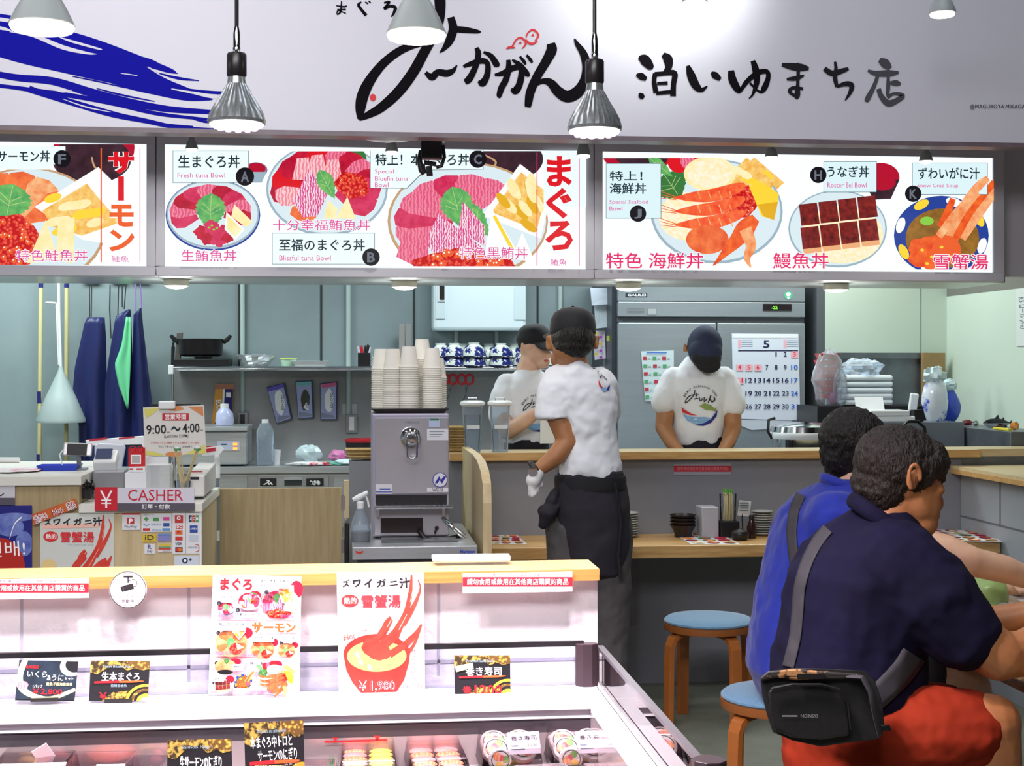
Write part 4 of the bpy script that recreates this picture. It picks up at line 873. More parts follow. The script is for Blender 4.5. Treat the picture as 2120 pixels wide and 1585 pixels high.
# crab soup posters (one on the case guard, one on the till)
def crab_poster(A, full=True):
    w0 = ink('poster_white', '#fdf6f8'); rd = ink('crab_red', '#e04a3a', col2='#c82e24', vscale=20); rp = ink('crab_pink', '#f2a08c'); bk = ink('brushblack', '#1e1a22')
    A.poly([(0.03, .115), (.8, .105), (.8, .14), (.04, .155)], ink('salmon_band', '#f5bfae'))
    for b, c_ in (((.06, .06, .15, .12), 'ズ'), ((.18, .06, .28, .12), 'ワ'), ((.31, .055, .41, .125), 'イ'), ((.45, .055, .57, .12), 'ガ'), ((.6, .07, .7, .11), 'ニ'), ((.72, .045, .84, .125), '汁')): A.text(c_, *b, bk, 0.05, -0.1)
    A.ell(.145, .23, .1, .05, ink('oval_red', '#dc3030')); A.text('熱的', .08, .205, .22, .252, w0, .03); A.text('雪蟹湯', .28, .185, .73, .285, ink('poster_red', '#d8343c'), .03); A.text('Hot Snow Crab Soup', .38, .3, .72, .318, pp['rim'])
    for p in ([(.86, .02, .02), (.85, .12, .04), (.83, .22, .055), (.78, .34, .06), (.66, .5, .09), (.52, .62, .09)], [(.93, .06, .01), (.96, .12, .02), (.93, .2, .035), (.86, .3, .05), (.76, .42, .05)], [(.62, .37, .05), (.56, .43, .08), (.5, .52, .06), (.42, .6, .05)], [(.97, .42, .02), (.9, .5, .05), (.78, .58, .06), (.62, .7, .08)], [(.96, .44, .02), (.88, .58, .03), (.74, .7, .04)]): A.stroke(p, rd, A.pic)
    for p in ([(.88, .12, .006), (.84, .24, .008)], [(.8, .34, .008), (.66, .52, .01)], [(.62, .38, .01), (.52, .5, .008)]): A.stroke(p, rp, A.pic)
    if full:
        A.ell(.08, .46, .08, .07, ink('poster_cream', '#fbe6b8')); A.text('Hot', .07, .49, .2, .54, ink('poster_red', '#d8343c'), .0, -.15); A.ell(.3, .43, .05, .035, ink('poster_cream', '#fbe6b8'))
        A.poly([(.06, .66), (.09, .78), (.16, .88), (.26, .965), (.66, .965), (.76, .86), (.82, .72), (.83, .62)], ink('bowl_red', '#d43a30', col2='#a82018', vscale=12)); A.ell(.445, .65, .385, .155, ink('bowl_red', '#d43a30', col2='#a82018', vscale=12)); A.ell(.445, .672, .345, .125, ink('soup_tan', '#f4b078', col2='#e89a5e', vscale=6))
        A.ell(.44, .62, .17, .08, rd, .2, wob=.04); A.stroke([(.5, .6, .08), (.66, .5, .09), (.7, .46, .07)], rd, A.pic); A.stroke([(.6, .66, .06), (.78, .58, .06)], rd, A.pic); A.stroke([(.36, .6, .04), (.46, .52, .05), (.56, .43, .07)], rd, A.pic)
        for x, y in ((.22, .66), (.26, .72), (.36, .76)): A.ell(x, y, .03, .018, w0, .8)
        for k, c_ in enumerate('体ぽかぽか'): A.text(c_, .85, .62 + k * .05, .9, .66 + k * .05, ink('poster_red', '#d8343c'))
        A.text('￥1,980', .22, .865, .66, .96, w0, .03); A.text('￥1,980', .22, .865, .66, .96, ink('poster_red', '#d8343c'), .0); A.text('(￥2,178)', .74, .9, .98, .94, ink('poster_red', '#d8343c'))
t, A = card('crab_soup_poster', 'white hot crab soup poster with red bowl leaning on the case guard', [(697, 1184), (877, 1184), (880, 1441), (702, 1444)], 3.37, 0.03, '#fdf4f8', False, 'poster', thick=0.001)
crab_poster(A); A.done(t)
# ================================================================ packed food in the case
M_lid = glass('pack_lid', '#fbf6fb', .04, .1, 1.3); M_ptray = mat('pack_tray_black', '#241a1e', .3, col2='#8c6a2c', vscale=14, thr=(.62, .66)); M_rice = mat('rice_white', '#f2eae6', .6, bump=.6, bscale=160); M_nori = mat('nori', '#161418', .5); M_sal = mat('salmon_meat', '#ee8a58', .35, col2='#f8b48c', vscale=40, pat='wave'); M_tun = mat('tuna_meat', '#d8404c', .3, col2='#e87078', vscale=30); M_egg = mat('egg_meat', '#f2c860', .4); M_grn = mat('cucumber', '#7cb058', .4); M_ikr = mat('roe_red', '#e83a28', .15, col2='#ff8a5c', pat='voronoi', vscale=140, coat=.6, thr=(.1, .6)); M_lbl = mat('pack_label', '#f4ecf4', .5)
ZD = .602
def roll(par, c, r=.026, L=.022, tilt=0.0, yaw=0.0, seed=0):
    """a slice of thick sushi roll: rice outside, filling inside"""
    ax = Vector((math.sin(yaw) * math.cos(tilt), -math.cos(yaw) * math.cos(tilt), math.sin(tilt)))
    m = MB(); m.m(M_rice).lathe([(r * .9, 0), (r, L * .15), (r, L * .85), (r * .88, L)], c, 20, axis=ax); o = m.build('roll_slice', None, par, smooth=True)
    f = c + ax * (L + .0008); u, v = frame(ax); m = MB()
    for k, (a, q, rr_, mt_) in enumerate(((0.3 + seed, .4, .4, M_sal), (2.4 + seed, .42, .36, M_egg), (4.4 + seed, .44, .34, M_grn), (5.4 + seed, .2, .3, M_tun))):
        m.m(mt_).lathe([(r * rr_, 0), (r * rr_ * .8, .0015), (0, .002)], f + (u * math.cos(a) + v * math.sin(a)) * r * q, 10, axis=ax)
    m.build('filling', None, o); m = MB().m(M_nori).lathe([(r * .8, -.0003), (r * .75, .0003)], f, 20, axis=ax).m(M_rice).lathe([(r * .73, .0002), (r * .7, .0006), (0, .0006)], f, 20, axis=ax); m.build('nori_ring', None, o)
    return o
def pack(c, w_, d, rz, lab, kind, label=None, h=.05, seed=1):
    t = thing('sushi_pack', lab, 'sushi pack', c, 'clear-lidded food packs in the case'); c = Vector(c); R = Matrix.Rotation(rz, 3, 'Z'); r_ = random.Random(seed)
    def q(x, y, z=0): return c + R @ Vector((x, y, z))
    o = []
    for fl, z in ((.9, 0), (1.0, .02)): o.append([q(sx * w_ / 2 * fl, sy * d / 2 * fl, z) for sx, sy in ((-1, -1), (1, -1), (1, 1), (-1, 1))])
    m = MB(); m.poly(o[0]); [m.poly([o[0][k], o[0][(k + 1) % 4], o[1][(k + 1) % 4], o[1][k]]) for k in range(4)]; m.build('tray', M_ptray, t, solid=.0015)
    m = MB(); l1 = [q(sx * w_ / 2, sy * d / 2, .021) for sx, sy in ((-1, -1), (1, -1), (1, 1), (-1, 1))]; l2 = [q(sx * w_ / 2 * .9, sy * d / 2 * .93, h + .012) for sx, sy in ((-1, -1), (1, -1), (1, 1), (-1, 1))]
    m.poly(l2); [m.poly([l1[k], l1[(k + 1) % 4], l2[(k + 1) % 4], l2[k]]) for k in range(4)]; m.build('clear_lid', M_lid, t, bevel=.003)
    if kind == 'rolls':
        for col_ in (-1, 1):
            for k in range(5): roll(t, q(col_ * w_ * .22, d * (.36 - k * .16), .034 + .007 * (4 - k)), w_ * .23, .02, .85, rz, k + col_)
        roll(t, q(-w_ * .19, -d * .38, .027), w_ * .19, .02, .2, rz, seed)
    elif kind == 'nigiri':
        for col_ in (-1, 1):
            for k in range(5):
                p_ = q(col_ * w_ * .22, d * (.38 - k * .18), .012); mm = Euler((0, 0, rz)).to_matrix()
                o_ = MB(); o_.ball(p_ + Vector((0, 0, .008)), (w_ * .19, d * .08, .012), 12, 8, mm); o_ = o_.build('rice_block', M_rice, t, smooth=True)
                MB().ball(p_ + Vector((0, 0, .021)), (w_ * .21, d * .085, .008), 14, 8, mm).build('topping', M_egg if col_ > 0 and seed % 2 else (M_sal if (k + seed) % 2 else mat('toro_meat', '#f2b0a8', .3, col2='#e88a80', vscale=30)), o_, smooth=True)
    elif kind == 'roe':
        m = MB(); m.ball(q(0, 0, .02), (w_ * .4, d * .4, .02), 24, 12, Euler((0, 0, rz)).to_matrix()); m.build('salmon_roe', M_ikr, t, smooth=True)
    elif kind == 'mixed':
        for k in range(7): p_ = q(r_.uniform(-.35, .35) * w_, r_.uniform(-.35, .35) * d, .02); MB().ball(p_, (w_ * .16, d * .1, .014), 12, 8, Euler((0, 0, rz + r_.uniform(-1, 1))).to_matrix()).build('food_piece', (M_sal, M_egg, M_tun, M_rice)[k % 4], t, smooth=True)
    if label:
        a, b, c_, d_ = q(-w_ * label[1], -d * .5, h + .0125), q(w_ * label[2], -d * .5, h + .0125), q(w_ * label[2], -d * .5 + label[3], h + .0125 + .0), q(-w_ * label[1], -d * .5 + label[3], h + .0125)
        a, b = q(-w_ * label[1], -d * .475, h * .62), q(w_ * label[2], -d * .475, h * .62)
        m = MB(); m.hexa([a, b, c_, d_, a + Vector((0, 0, .0008)), b + Vector((0, 0, .0008)), c_ + Vector((0, 0, .0008)), d_ + Vector((0, 0, .0008))]); m.build('price_label', M_lbl, t)
        up = (b - a).cross(d_ - a).normalized(); A = Art(lambda x, y, l: d_.lerp(c_, x).lerp(a.lerp(b, x), y) + up * (l + .0012)); A.text(label[0], .1, .18, .9, .38, pp['dk'], .02); A.rect(.08, .6, .3, .64, pp['line']); A.text('1200' if kind == 'rolls' else '980', .62, .55, .9, .7, pp['dk']); A.rect(.08, .78, .5, .81, pp['line']); A.done(t, 'label_lines')
    return t
def fz(x, y, z=ZD + .03): return PZ(x, y, z)
def FC(x, y): q_ = fz(x, y); return (q_.x, q_.y, ZD)
def mw(px_, c): return px_ * (Vector(c) - Vector((0, 0, 1.5))).length / FP
c = FC(1044, 1546); pack(c, .135, .24, .05, 'clear pack of thick sushi rolls with a printed label, second from the right end', 'rolls', ('巻き寿司', .05, .48, .04), .07, 2)
c = FC(1186, 1544); pack(c, .135, .24, .05, 'clear pack of thick sushi rolls with a printed label, nearest the corner post', 'rolls', ('巻き寿司', .08, .45, .04), .07, 3)
c = FC(904, 1576); pack(c, .13, .2, .04, 'clear pack of nigiri with pink and yellow toppings beside the roll packs', 'nigiri', None, .045, 4)
c = FC(762, 1576); pack(c, .13, .19, .0, 'clear pack of nigiri in two rows behind the red line mark', 'nigiri', None, .045, 5)
c = FC(640, 1612); pack(c, .12, .16, 0, 'clear pack of mixed pieces behind the tall black card', 'mixed', None, .04, 6)
c = FC(236, 1545); pack(c, .15, .17, -.05, 'clear pack of red salmon roe with a label, back one of the pair', 'roe', ('いくら', .0, .48, .05), .045, 7)
c = FC(200, 1600); pack((c[0], c[1], ZD), .15, .17, -.05, 'clear pack of red salmon roe with a label, front one of the pair', 'roe', ('いくら', -.05, .45, .05), .045, 8)
c = FC(300, 1600); pack(c, .09, .14, -.1, 'small clear pack of orange roe pieces right of the red packs', 'mixed', None, .04, 9)
c = FC(66, 1600); pack(c, .17, .17, .0, 'clear pack of orange pieces with big white labels at the left end', 'mixed', ('北海道産うに', .45, .45, .06), .045, 10)
for x, y, lab in ((1276, 1622, 'clear pack of mixed colourful sushi near the right front of the case'), (1130, 1626, 'clear pack of mixed colourful sushi at the bottom edge, centre right')): c = FC(x, y); pack(c, .125, .15, .05, lab, 'mixed', None, .045, int(x))
for x, y, n in ((90, 1560, 'left'), (165, 1532, 'right')): q_ = PZ(x, y, ZD + .065); tag(MB().rbox(q_, (.035, .002, .045), .2, .5, -.5 if n == 'left' else 0).build('paper_tag', M_lbl, None), 'small white paper tag above the roe packs, %s one' % n, 'tag', 'paper tags by the roe packs')
for x, y in ((645, 1578), (705, 1578), (335, 1585)):
    q_ = PZ(x, y, ZD + .01); m = MB(); r_ = random.Random(x)
    for k in range(14): a = (q_.x - .03 + k * .0045, q_.y + r_.uniform(-.01, .01), ZD); m.poly([(a[0], a[1], ZD), (a[0] + .005, a[1], ZD), (a[0] + .0025 + r_.uniform(-.003, .003), a[1] - .004, ZD + .03)])
    tag(m.build('plastic_grass', mat('plastic_green', '#3cb04a', .4), None, solid=.0006), 'green plastic grass divider in the case, %s' % ('right of the tall card' if x == 645 else 'by the nigiri pack' if x == 705 else 'at the left'), 'divider')
# red stick-on line with two triangles on the case wall
q0, q1 = P(672, 1534, 3.25), P(802, 1530, 3.25)
t = thing('load_line_sticker', 'red line sticker with two small triangles on the case back wall', 'sticker', q0); A = Art(on_y(3.2535)); rr2 = ink('line_red', '#c8242c'); A.poly([(672, 1533), (802, 1529), (802, 1533), (672, 1537)], rr2); A.poly([(688, 1526), (700, 1526), (694, 1534)], rr2); A.poly([(774, 1522), (788, 1522), (781, 1533)], rr2); A.done(t, 'red_line')
# ================================================================ kitchen: back counter, shelf, things on the wall
ZC = 0.91; YK0 = 8.5
def XY(x, Y): return P(x, 760, Y).x
t = thing('steel_work_counter', 'long stainless steel kitchen counter with drawers along the back wall', 'counter', (XY(560, YK0), YK0, 0))
xa, xb = XY(330, YK0), XY(1250, YK0)
MB().box(xa, xb, YK0, YB - 0.002, ZC - 0.04, ZC).build('worktop', M_steel, t, bevel=0.003)
MB().box(xa, xb, YK0 + 0.03, YB - 0.002, 0.08, ZC - 0.04).build('cabinet_body', M_steel, t)
for i, (a, b) in enumerate(((452, 512), (533, 680), (690, 790))):
    z0, z1 = P(600, 1012, YK0).z, P(600, 985, YK0).z
    d = MB().box(XY(a, YK0), XY(b, YK0), YK0 + 0.012, YK0 + 0.03, 0.55, z1).build('drawer', M_steel, t, bevel=0.002)
    c = (XY(a, YK0) + XY(b, YK0)) / 2
    if i == 1:
        MB().m(mat('pull_dark', '#3c4043', 0.4, 0.5)).box(c - 0.05, c + 0.05, YK0 + 0.004, YK0 + 0.012, z1 - 0.055, z1 - 0.02).m(M_steel).box(c - 0.053, c + 0.053, YK0 + 0.0, YK0 + 0.012, z1 - 0.024, z1 - 0.012).build('drawer_pull', None, d)
for s_, x0, x1, w_ in (('ふ', 538, 572, 'left of the drawer pull'), ('わかめ', 634, 670, 'right of the drawer pull')):
    a, b = P(x0, 1006, YK0), P(x1, 990, YK0)
    l = thing('drawer_label', 'black label with white brush characters on the steel drawer, ' + w_, 'label', (a.x, YK0, a.z), 'black drawer labels')
    MB().box(a.x, b.x, YK0 + 0.006, YK0 + 0.0115, a.z, b.z).build('plate', M_black, l); A = Art(on_y(YK0 + 0.006)); A.text(s_, x0 + (x1 - x0) * .2, 993, x1 - (x1 - x0) * .2, 1004, pp['white'], 0.04); A.done(l)
# steel splashback
struct('trim_5', MB().box(XY(352, YB), XY(1250, YB), YB - 0.006, YB - 0.001, ZC, P(500, 768, YB).z), mat('splashback', '#a3a5a6', 0.4, 0.35, var=0.35, vscale=1.4))
# wall shelf
YSf = 8.78; zSf = P(500, 759, YSf).z
t = thing('pipe_shelf', 'long steel pipe-edged shelf on the kitchen wall', 'shelf', (XY(700, YSf), YSf, zSf - 0.03))
x0, x1 = XY(356, YSf), XY(1240, YSf)
MB().box(x0, x1, YSf + 0.01, YB - 0.008, zSf - 0.016, zSf).build('shelf_board', M_steel, t)
MB().cyl((x0, YSf, zSf - 0.01), (x1, YSf, zSf - 0.01), 0.014, n=14).build('front_rail', M_chrome, t, smooth=True)
MB().box(x0 - 0.02, x0 + 0.01, YSf - 0.018, YSf + 0.018, zSf - 0.045, zSf + 0.01).build('corner_clip', M_white, t, bevel=0.004)
MB().cyl((x0, YSf, zSf - 0.04), (x0, YSf, ZC), 0.011, n=12).build('shelf_post', M_chrome, t, smooth=True)
Yo = 8.93
def at(x, y, Y=Yo): return P(x, y, Y)
def K(x, Y=Yo): return mpp(x, Y)
# stove with the pot
a, b = P(363, 760, Yo), P(478, 740, Yo)
zs_ = zSf
t = thing('portable_stove', 'black portable stove under the pot at the left end of the shelf', 'stove', ((a.x + b.x) / 2, Yo, zs_))
MB().box(a.x, b.x, Yo - 0.12, Yo + 0.12, zs_ + 0.004, zs_ + 0.05).build('stove_body', M_black, t, bevel=0.008)
MB().lathe([(0.05, 0.05), (0.055, 0.06), (0.04, 0.06)], ((a.x + b.x) / 2, Yo, zs_), 20).build('burner', mat('cast_iron', '#2b2626', 0.6), t)
c = P(416, 735, Yo); c.z = zs_ + 0.062; r = 46 * K(416); hh = 36 * K(416)
t = thing('cooking_pot', 'round black cooking pot with two handles on the portable stove', 'pot', c)
MB().lathe([(r * .8, 0), (r * .96, 0.012), (r, hh), (r * .97, hh + .002), (r * .95, hh - 0.004), (r * .9, 0.014), (0, 0.01)], c, 32).build('pot_body', mat('pot_black', '#1d191c', 0.3, 0.2), t, smooth=True)
for s_ in (-1, 1): MB().tube([c + Vector((s_ * r * .98, 0, hh * .8)), c + Vector((s_ * (r + .02), 0, hh * .95)), c + Vector((s_ * (r + .045), 0, hh * 1.22))], [0.007, 0.009, 0.006], 8, flat=1.6).build('handle', M_black, t, smooth=True)
c = at(370, 715, 8.95); tag(MB().rbox((c.x, c.y, zs_ + .11), (0.035, 0.03, 0.2), 0, 0.0, 0.08).build('knife_holder', mat('holder_grey', '#6d6a66', 0.4, 0.5), None, bevel=0.004), 'upright grey metal holder behind the black pot', 'holder')
c = at(357, 720, 8.82); tag(MB().tube([(c.x, c.y, zs_), (c.x + 0.004, c.y, zs_ + .12)], [0.009, 0.011], 10).m(M_black).tube([(c.x + .004, c.y, zs_ + .12), (c.x + .006, c.y, zs_ + .15)], 0.007, 8).build('blue_lighter', mat('lighter_blue', '#2436b8', 0.3), None, smooth=True), 'blue gas lighter standing beside the black pot', 'lighter')
# foil tray, tub, white tray
c = at(530, 752); c.z = zs_
def foil(c, w_, d, h, seed, nm, lab, cat, m, top=1.15, g=None):
    r_ = random.Random(seed); mb = MB()
    def fn(u, v):
        a = u * 2 * PI; k = 0.55 + 0.45 * v; j = 1 + 0.08 * r_.random()
        return (c.x + w_ / 2 * k * math.cos(a) * j, c.y + d / 2 * k * math.sin(a) * j, c.z + h * (v ** 1.2) * (0.8 + 0.35 * r_.random() * v))
    pts = [[fn(i / 18, j / 6) for j in range(7)] for i in range(18)]
    mb.grid(lambda u, v: pts[int(round(u * 18)) % 18][int(round(v * 6))], 18, 6)
    mb.poly([p[0] for p in pts])
    ctr = [Vector((c.x + w_ * .2 * math.cos(i * .35), c.y + d * .2 * math.sin(i * .35), c.z + h * (0.95 + .2 * r_.random()))) for i in range(18)]
    b = len(mb.v); mb.v += ctr
    for i in range(18): j = (i + 1) % 18; mb.face([i * 7 + 6, j * 7 + 6 if j else 6, b + j, b + i])
    mb.face([b + i for i in range(18)])
    return tag(mb.build(nm, m, None, solid=0.0008), lab, cat, g)
foil(c, 78 * K(530), 0.2, 0.07, 3, 'wrapped_tray', 'foil and film wrapped tray on the kitchen shelf right of the pot', 'tray', mat('foil', '#dfe4e6', 0.2, 0.6, var=0.3, vscale=30))
c = at(597, 752); c.z = zs_; r = 18 * K(597)
t = thing('plastic_tub', 'small pale green tub with a lime lid on the kitchen shelf', 'tub', c)
MB().lathe([(r * .8, 0), (r * .92, .045)], c, 24).build('tub', mat('tub_green', '#b9d8c0', 0.4), t, smooth=True); MB().lathe([(r, .045), (r, .053), (r * .9, .055)], c, 24).build('lid', mat('lid_lime', '#d3e48a', 0.4), t, smooth=True)
c = at(643, 752, 8.85); c.z = zs_
def dish(c, w_, d, h, fl, nm, lab, cat, m, g=None, rz=0, par=None):
    mb = MB(); R = Matrix.Rotation(rz, 3, 'Z')
    o = [R @ Vector((sx * w_ / 2, sy * d / 2, 0)) for sx, sy in ((-1, -1), (1, -1), (1, 1), (-1, 1))]; i_ = [q * fl for q in o]
    up = Vector((0, 0, h)); mb.poly([c + q for q in i_])
    for k in range(4): j = (k + 1) % 4; mb.poly([c + i_[k], c + i_[j], c + o[j] + up, c + o[k] + up])
    return tag(mb.build(nm, m, par, solid=0.002), lab, cat, g) if par is None else mb.build(nm, m, par, solid=0.002)
dish(c, 74 * K(643), 0.16, 0.035, .78, 'white_tray', 'shallow white foam tray on the kitchen shelf beside the green tub', 'tray', M_white)
# cutlery holder with pens
c = at(754, 745, 8.86); c.z = zs_
t = thing('pen_holder', 'square black holder full of pens on the kitchen shelf', 'holder', c)
MB().box(c.x - .038, c.x + .038, c.y - .035, c.y + .035, c.z, c.z + .085).build('holder', M_black, t, bevel=0.003)
for k, (dx, dz, tl, m_) in enumerate(((-.03, .125, -.3, 'pen_white'), (-.018, .12, -.12, 'pen_red'), (-.01, .13, -.2, 'pen_red'), (.006, .13, .05, 'pen_black'), (.018, .135, .15, 'pen_black'), (.028, .12, .3, 'pen_white'), (.02, .13, .3, 'pen_black'))):
    cols = dict(pen_white='#dcd8e8', pen_red='#d01828', pen_black='#1c1a1e'); q_ = c + Vector((dx * .7, 0, .05)); e = c + Vector((dx + tl * .03, 0, dz))
    tag(MB().tube([q_, q_.lerp(e, .6), e], [.006, .008, .005], 8).build('pen', mat(m_, cols[m_], .4), None, smooth=True), '%s pen in the black holder, %s' % (m_[4:], ('far left', 'left', 'leaning left', 'centre', 'right of centre', 'far right, leaning', 'leaning right')[k]), 'pen', 'pens in the black holder')
c = at(784, 748, 8.88); c.z = zs_
m = MB(); bx = lambda a_, b_, y0, y1, z0, z1: m.box(c.x + a_, c.x + b_, c.y + y0, c.y + y1, c.z + z0, c.z + z1)
for z in (0, .018, .036, .056): bx(-.045, .045, -.05, -.046, z, z + .006); bx(-.045, .045, .046, .05, z, z + .006); bx(-.045, -.041, -.05, .05, z, z + .006); bx(.041, .045, -.05, .05, z, z + .006)
for k in range(9): bx(-.045 + k * .011, -.042 + k * .011, -.05, -.047, 0, .062)
bx(-.045, .045, -.05, .05, 0, .003)
tag(m.build('small_basket', mat('basket_white', '#dfe9ee', .4), None), 'small white slotted basket beside the black pen holder', 'basket')
for dx in (832, 846): c = at(dx, 700, 9.0); tag(MB().box(c.x - .018, c.x + .018, c.y, c.y + .02, zs_, c.z + .09).build('cutting_board', mat('board_grey', '#9c9a98', .5), None, bevel=.003), 'narrow upright board behind the paper cups, ' + ('left' if dx == 832 else 'right') + ' one', 'board', 'upright boards behind the cups')
# blue and white bowls turned upside down
M_por = mat('porcelain', '#e4ece2', 0.12, col2='#232c78', vscale=20, thr=(0.47, 0.53), pat='noise', coat=.5)
M_pord = mat('porcelain_dark', '#20264c', 0.12, col2='#dfe6e4', vscale=22, thr=(0.55, 0.62), coat=.5)
M_por0 = mat('porcelain_plain', '#dfe9e2', .15, coat=.5)
def rice_bowl(c, r, lab):
    t = thing('rice_bowl', lab, 'bowl', c, 'blue and white bowls turned upside down')
    MB().lathe([(r, 0), (r * 1.0, r * .12), (r * .93, r * .45), (r * .74, r * .78), (r * .5, r * .98), (r * .42, r * 1.02)], c, 30).build('bowl_body', M_por, t, smooth=True)
    MB().lathe([(r * .42, r * 1.0), (r * .45, r * 1.16), (r * .38, r * 1.16), (r * .34, r * 1.05), (0, r * 1.03)], c, 24).build('foot_ring', M_por0, t, smooth=True)
    MB().lathe([(r * 1.0, r * .0), (r * 1.03, r * .03), (r * 1.0, r * .1)], c, 30).build('rim_band', M_pord, t, smooth=True)
    return t
rb = [(912, 8.86, 0, 'at the far left'), (940, 8.84, 0, 'second from the left'), (981, 8.82, 0, 'third, front'), (1037, 8.82, 0, 'left of the staff cap'), (960, 9.0, 0, 'back row left'), (1012, 9.0, 0, 'back row middle'), (1065, 9.0, 0, 'back row behind the cap'), (1085, 8.84, 0, 'half behind the staff member'), (1140, 8.86, 0, 'right of the cap')]
first = None
for lvl in (0, 1):
    for i, (x, Y, _, w_) in enumerate(rb):
        if lvl and i in (7, 8): continue
        if lvl == 0: c = P(x, 740, Y); r = .075; c.z = zs_ + .002; rice_bowl(c, r, 'blue and white bowl upside down, bottom of its stack, ' + w_)
        else: c = P(x, 740, Y); c.z = zs_ + .002 + .056; rice_bowl(c, .074 if i != 2 else .077, 'blue and white bowl upside down, top of its stack, ' + w_)
# ---- wall things below the shelf
def hang_box(pts, Y, d, m): # pts px quad
    q_ = [P(x, y, Y) for x, y in pts]; return MB().m(m).prism(q_, (0, d, 0))
Yw = YB - 0.07
t = thing('wrap_box', 'tall orange and navy cling film box standing under the shelf', 'box', P(462, 893, Yw))
hang_box([(447, 795), (483, 797), (478, 893), (436, 893)], Yw, .05, mat('wrap_orange', '#e8a03c', .5)).build('carton', None, t)
A = Art(on_y(Yw)); A.poly([(464, 797), (483, 798), (478, 893), (459, 893)], ink('wrap_navy', '#241c70')); A.poly([(462, 797), (466, 797), (461, 893), (457, 893)], pp['white']); A.rect(445, 795, 484, 805, ink('wrap_brown', '#b4785c')); A.ell(462, 880, 18, 16, ink('wrap_navy', '#241c70')); A.ell(464, 882, 14, 13, pp['white'])
A.text('ECONO', 437, 838, 470, 850, pp['white'], .03, 1.48); A.rect(468, 812, 478, 822, pp['white']); A.done(t)
gb = [([(552, 801), (589, 792), (605, 867), (572, 876)], 'tilted glove box hanging under the shelf, leftmost of three', 'purple', (579, 833, 10, 26), 'white'), ([(612, 789), (647, 787), (650, 864), (617, 866)], 'glove box with a dark oval opening, middle of three', 'teal', (632, 828, 9, 22), 'dk'), ([(664, 793), (699, 789), (698, 868), (663, 868)], 'pink-topped glove box with loose film, rightmost of three', 'pink', (681, 829, 9, 24), 'white')]
for pts, lab, cc, (ex, ey, rx, ry), ef in gb:
    t = thing('glove_box', lab, 'box', P(pts[3][0], pts[3][1], Yw), 'glove boxes hung under the kitchen shelf')
    hang_box(pts, Yw, .065, mat('glove_box_side', '#3a3a60', .5)).build('carton', None, t)
    A = Art(on_y(Yw)); bl = ink('glove_blue', '#a9b0dc'); A.poly([(pts[0][0] + 1, pts[0][1] + 2), (pts[1][0] - 3, pts[1][1] + 2), (pts[2][0] - 3, pts[2][1] - 1), (pts[3][0] + 1, pts[3][1] - 1)], bl)
    A.poly([(pts[0][0] + 1, pts[0][1] + 2), (pts[1][0] - 3, pts[1][1] + 2), (pts[1][0] - 2, pts[1][1] + 10), (pts[0][0] + 3, pts[0][1] + 10)], ink('glove_' + cc, dict(purple='#6858c0', teal='#7cc0c4', pink='#d86a9a')[cc]))
    A.ell(ex, ey, rx, ry, pp['white'] if ef == 'white' else ink('opening', '#4a4236'), -.1 if cc == 'purple' else 0, wob=.04)
    if ef != 'white': A.poly([(ex - 4, ey + 16), (ex + 2, ey + 4), (ex + 8, ey + 12), (ex + 6, ey + 22)], pp['white'])
    A.poly([(pts[3][0] + 2, pts[3][1] - 14), (pts[2][0] - 6, pts[2][1] - 8), (pts[2][0] - 5, pts[2][1] - 3), (pts[3][0] + 2, pts[3][1] - 3)], ink('glove_grey', '#8a92ac'))
    A.text('GLOVES', pts[1][0] - 28 + (pts[2][0] - pts[1][0]) * .5, ey - 3, pts[1][0] + 10 + (pts[2][0] - pts[1][0]) * .5 - 6, ey + 2, pp['line'], .02, 1.55); A.done(t, 'printed_front')
def outlet(x0, y0, x1, y1, lab, holes):
    a, b = P(x0, y1, YB - .05), P(x1, y0, YB - .05); t = thing('outlet_box', lab, 'outlet', ((a.x + b.x) / 2, YB - .05, a.z), 'surface outlet boxes')
    MB().box(a.x, b.x, YB - .05, YB - .006, a.z, b.z).build('box', mat('outlet_grey', '#8f9190', .4, .4), t, bevel=.003)
    MB().box(a.x + (b.x - a.x) * .28, b.x - (b.x - a.x) * .28, YB - .055, YB - .05, a.z + (b.z - a.z) * .15, b.z - (b.z - a.z) * .12).build('faceplate', M_white if holes else M_black, t)
outlet(491, 853, 513, 890, 'grey outlet box with black plugs below the left conduit', 0); outlet(716, 858, 740, 896, 'grey outlet box with a white double socket below the right conduit', 1)
tag(MB().tube([P(505, 880, YB - .06), P(512, 890, YB - .09), P(514, 912, YB - .1), P(520, 930, YB - .15), P(515, 945, YB - .2)], .006, 8).build('power_cord', M_black, None, smooth=True), 'black power cord trailing from the left outlet box', 'cord')
for i, (x0, y0, x1, y1) in enumerate(((708, 836, 727, 858), (729, 836, 739, 858))):
    a, b = P(x0, y1, YB - .012), P(x1, y0, YB - .012); tag(MB().box(a.x, b.x, YB - .012, YB - .006, a.z, b.z).build('memo_note', mat('memo_grey', '#c3c8cf', .6), None), 'small grey memo taped either side of the right conduit, ' + ('left' if i == 0 else 'right') + ' one', 'memo', 'memos on the splashback')
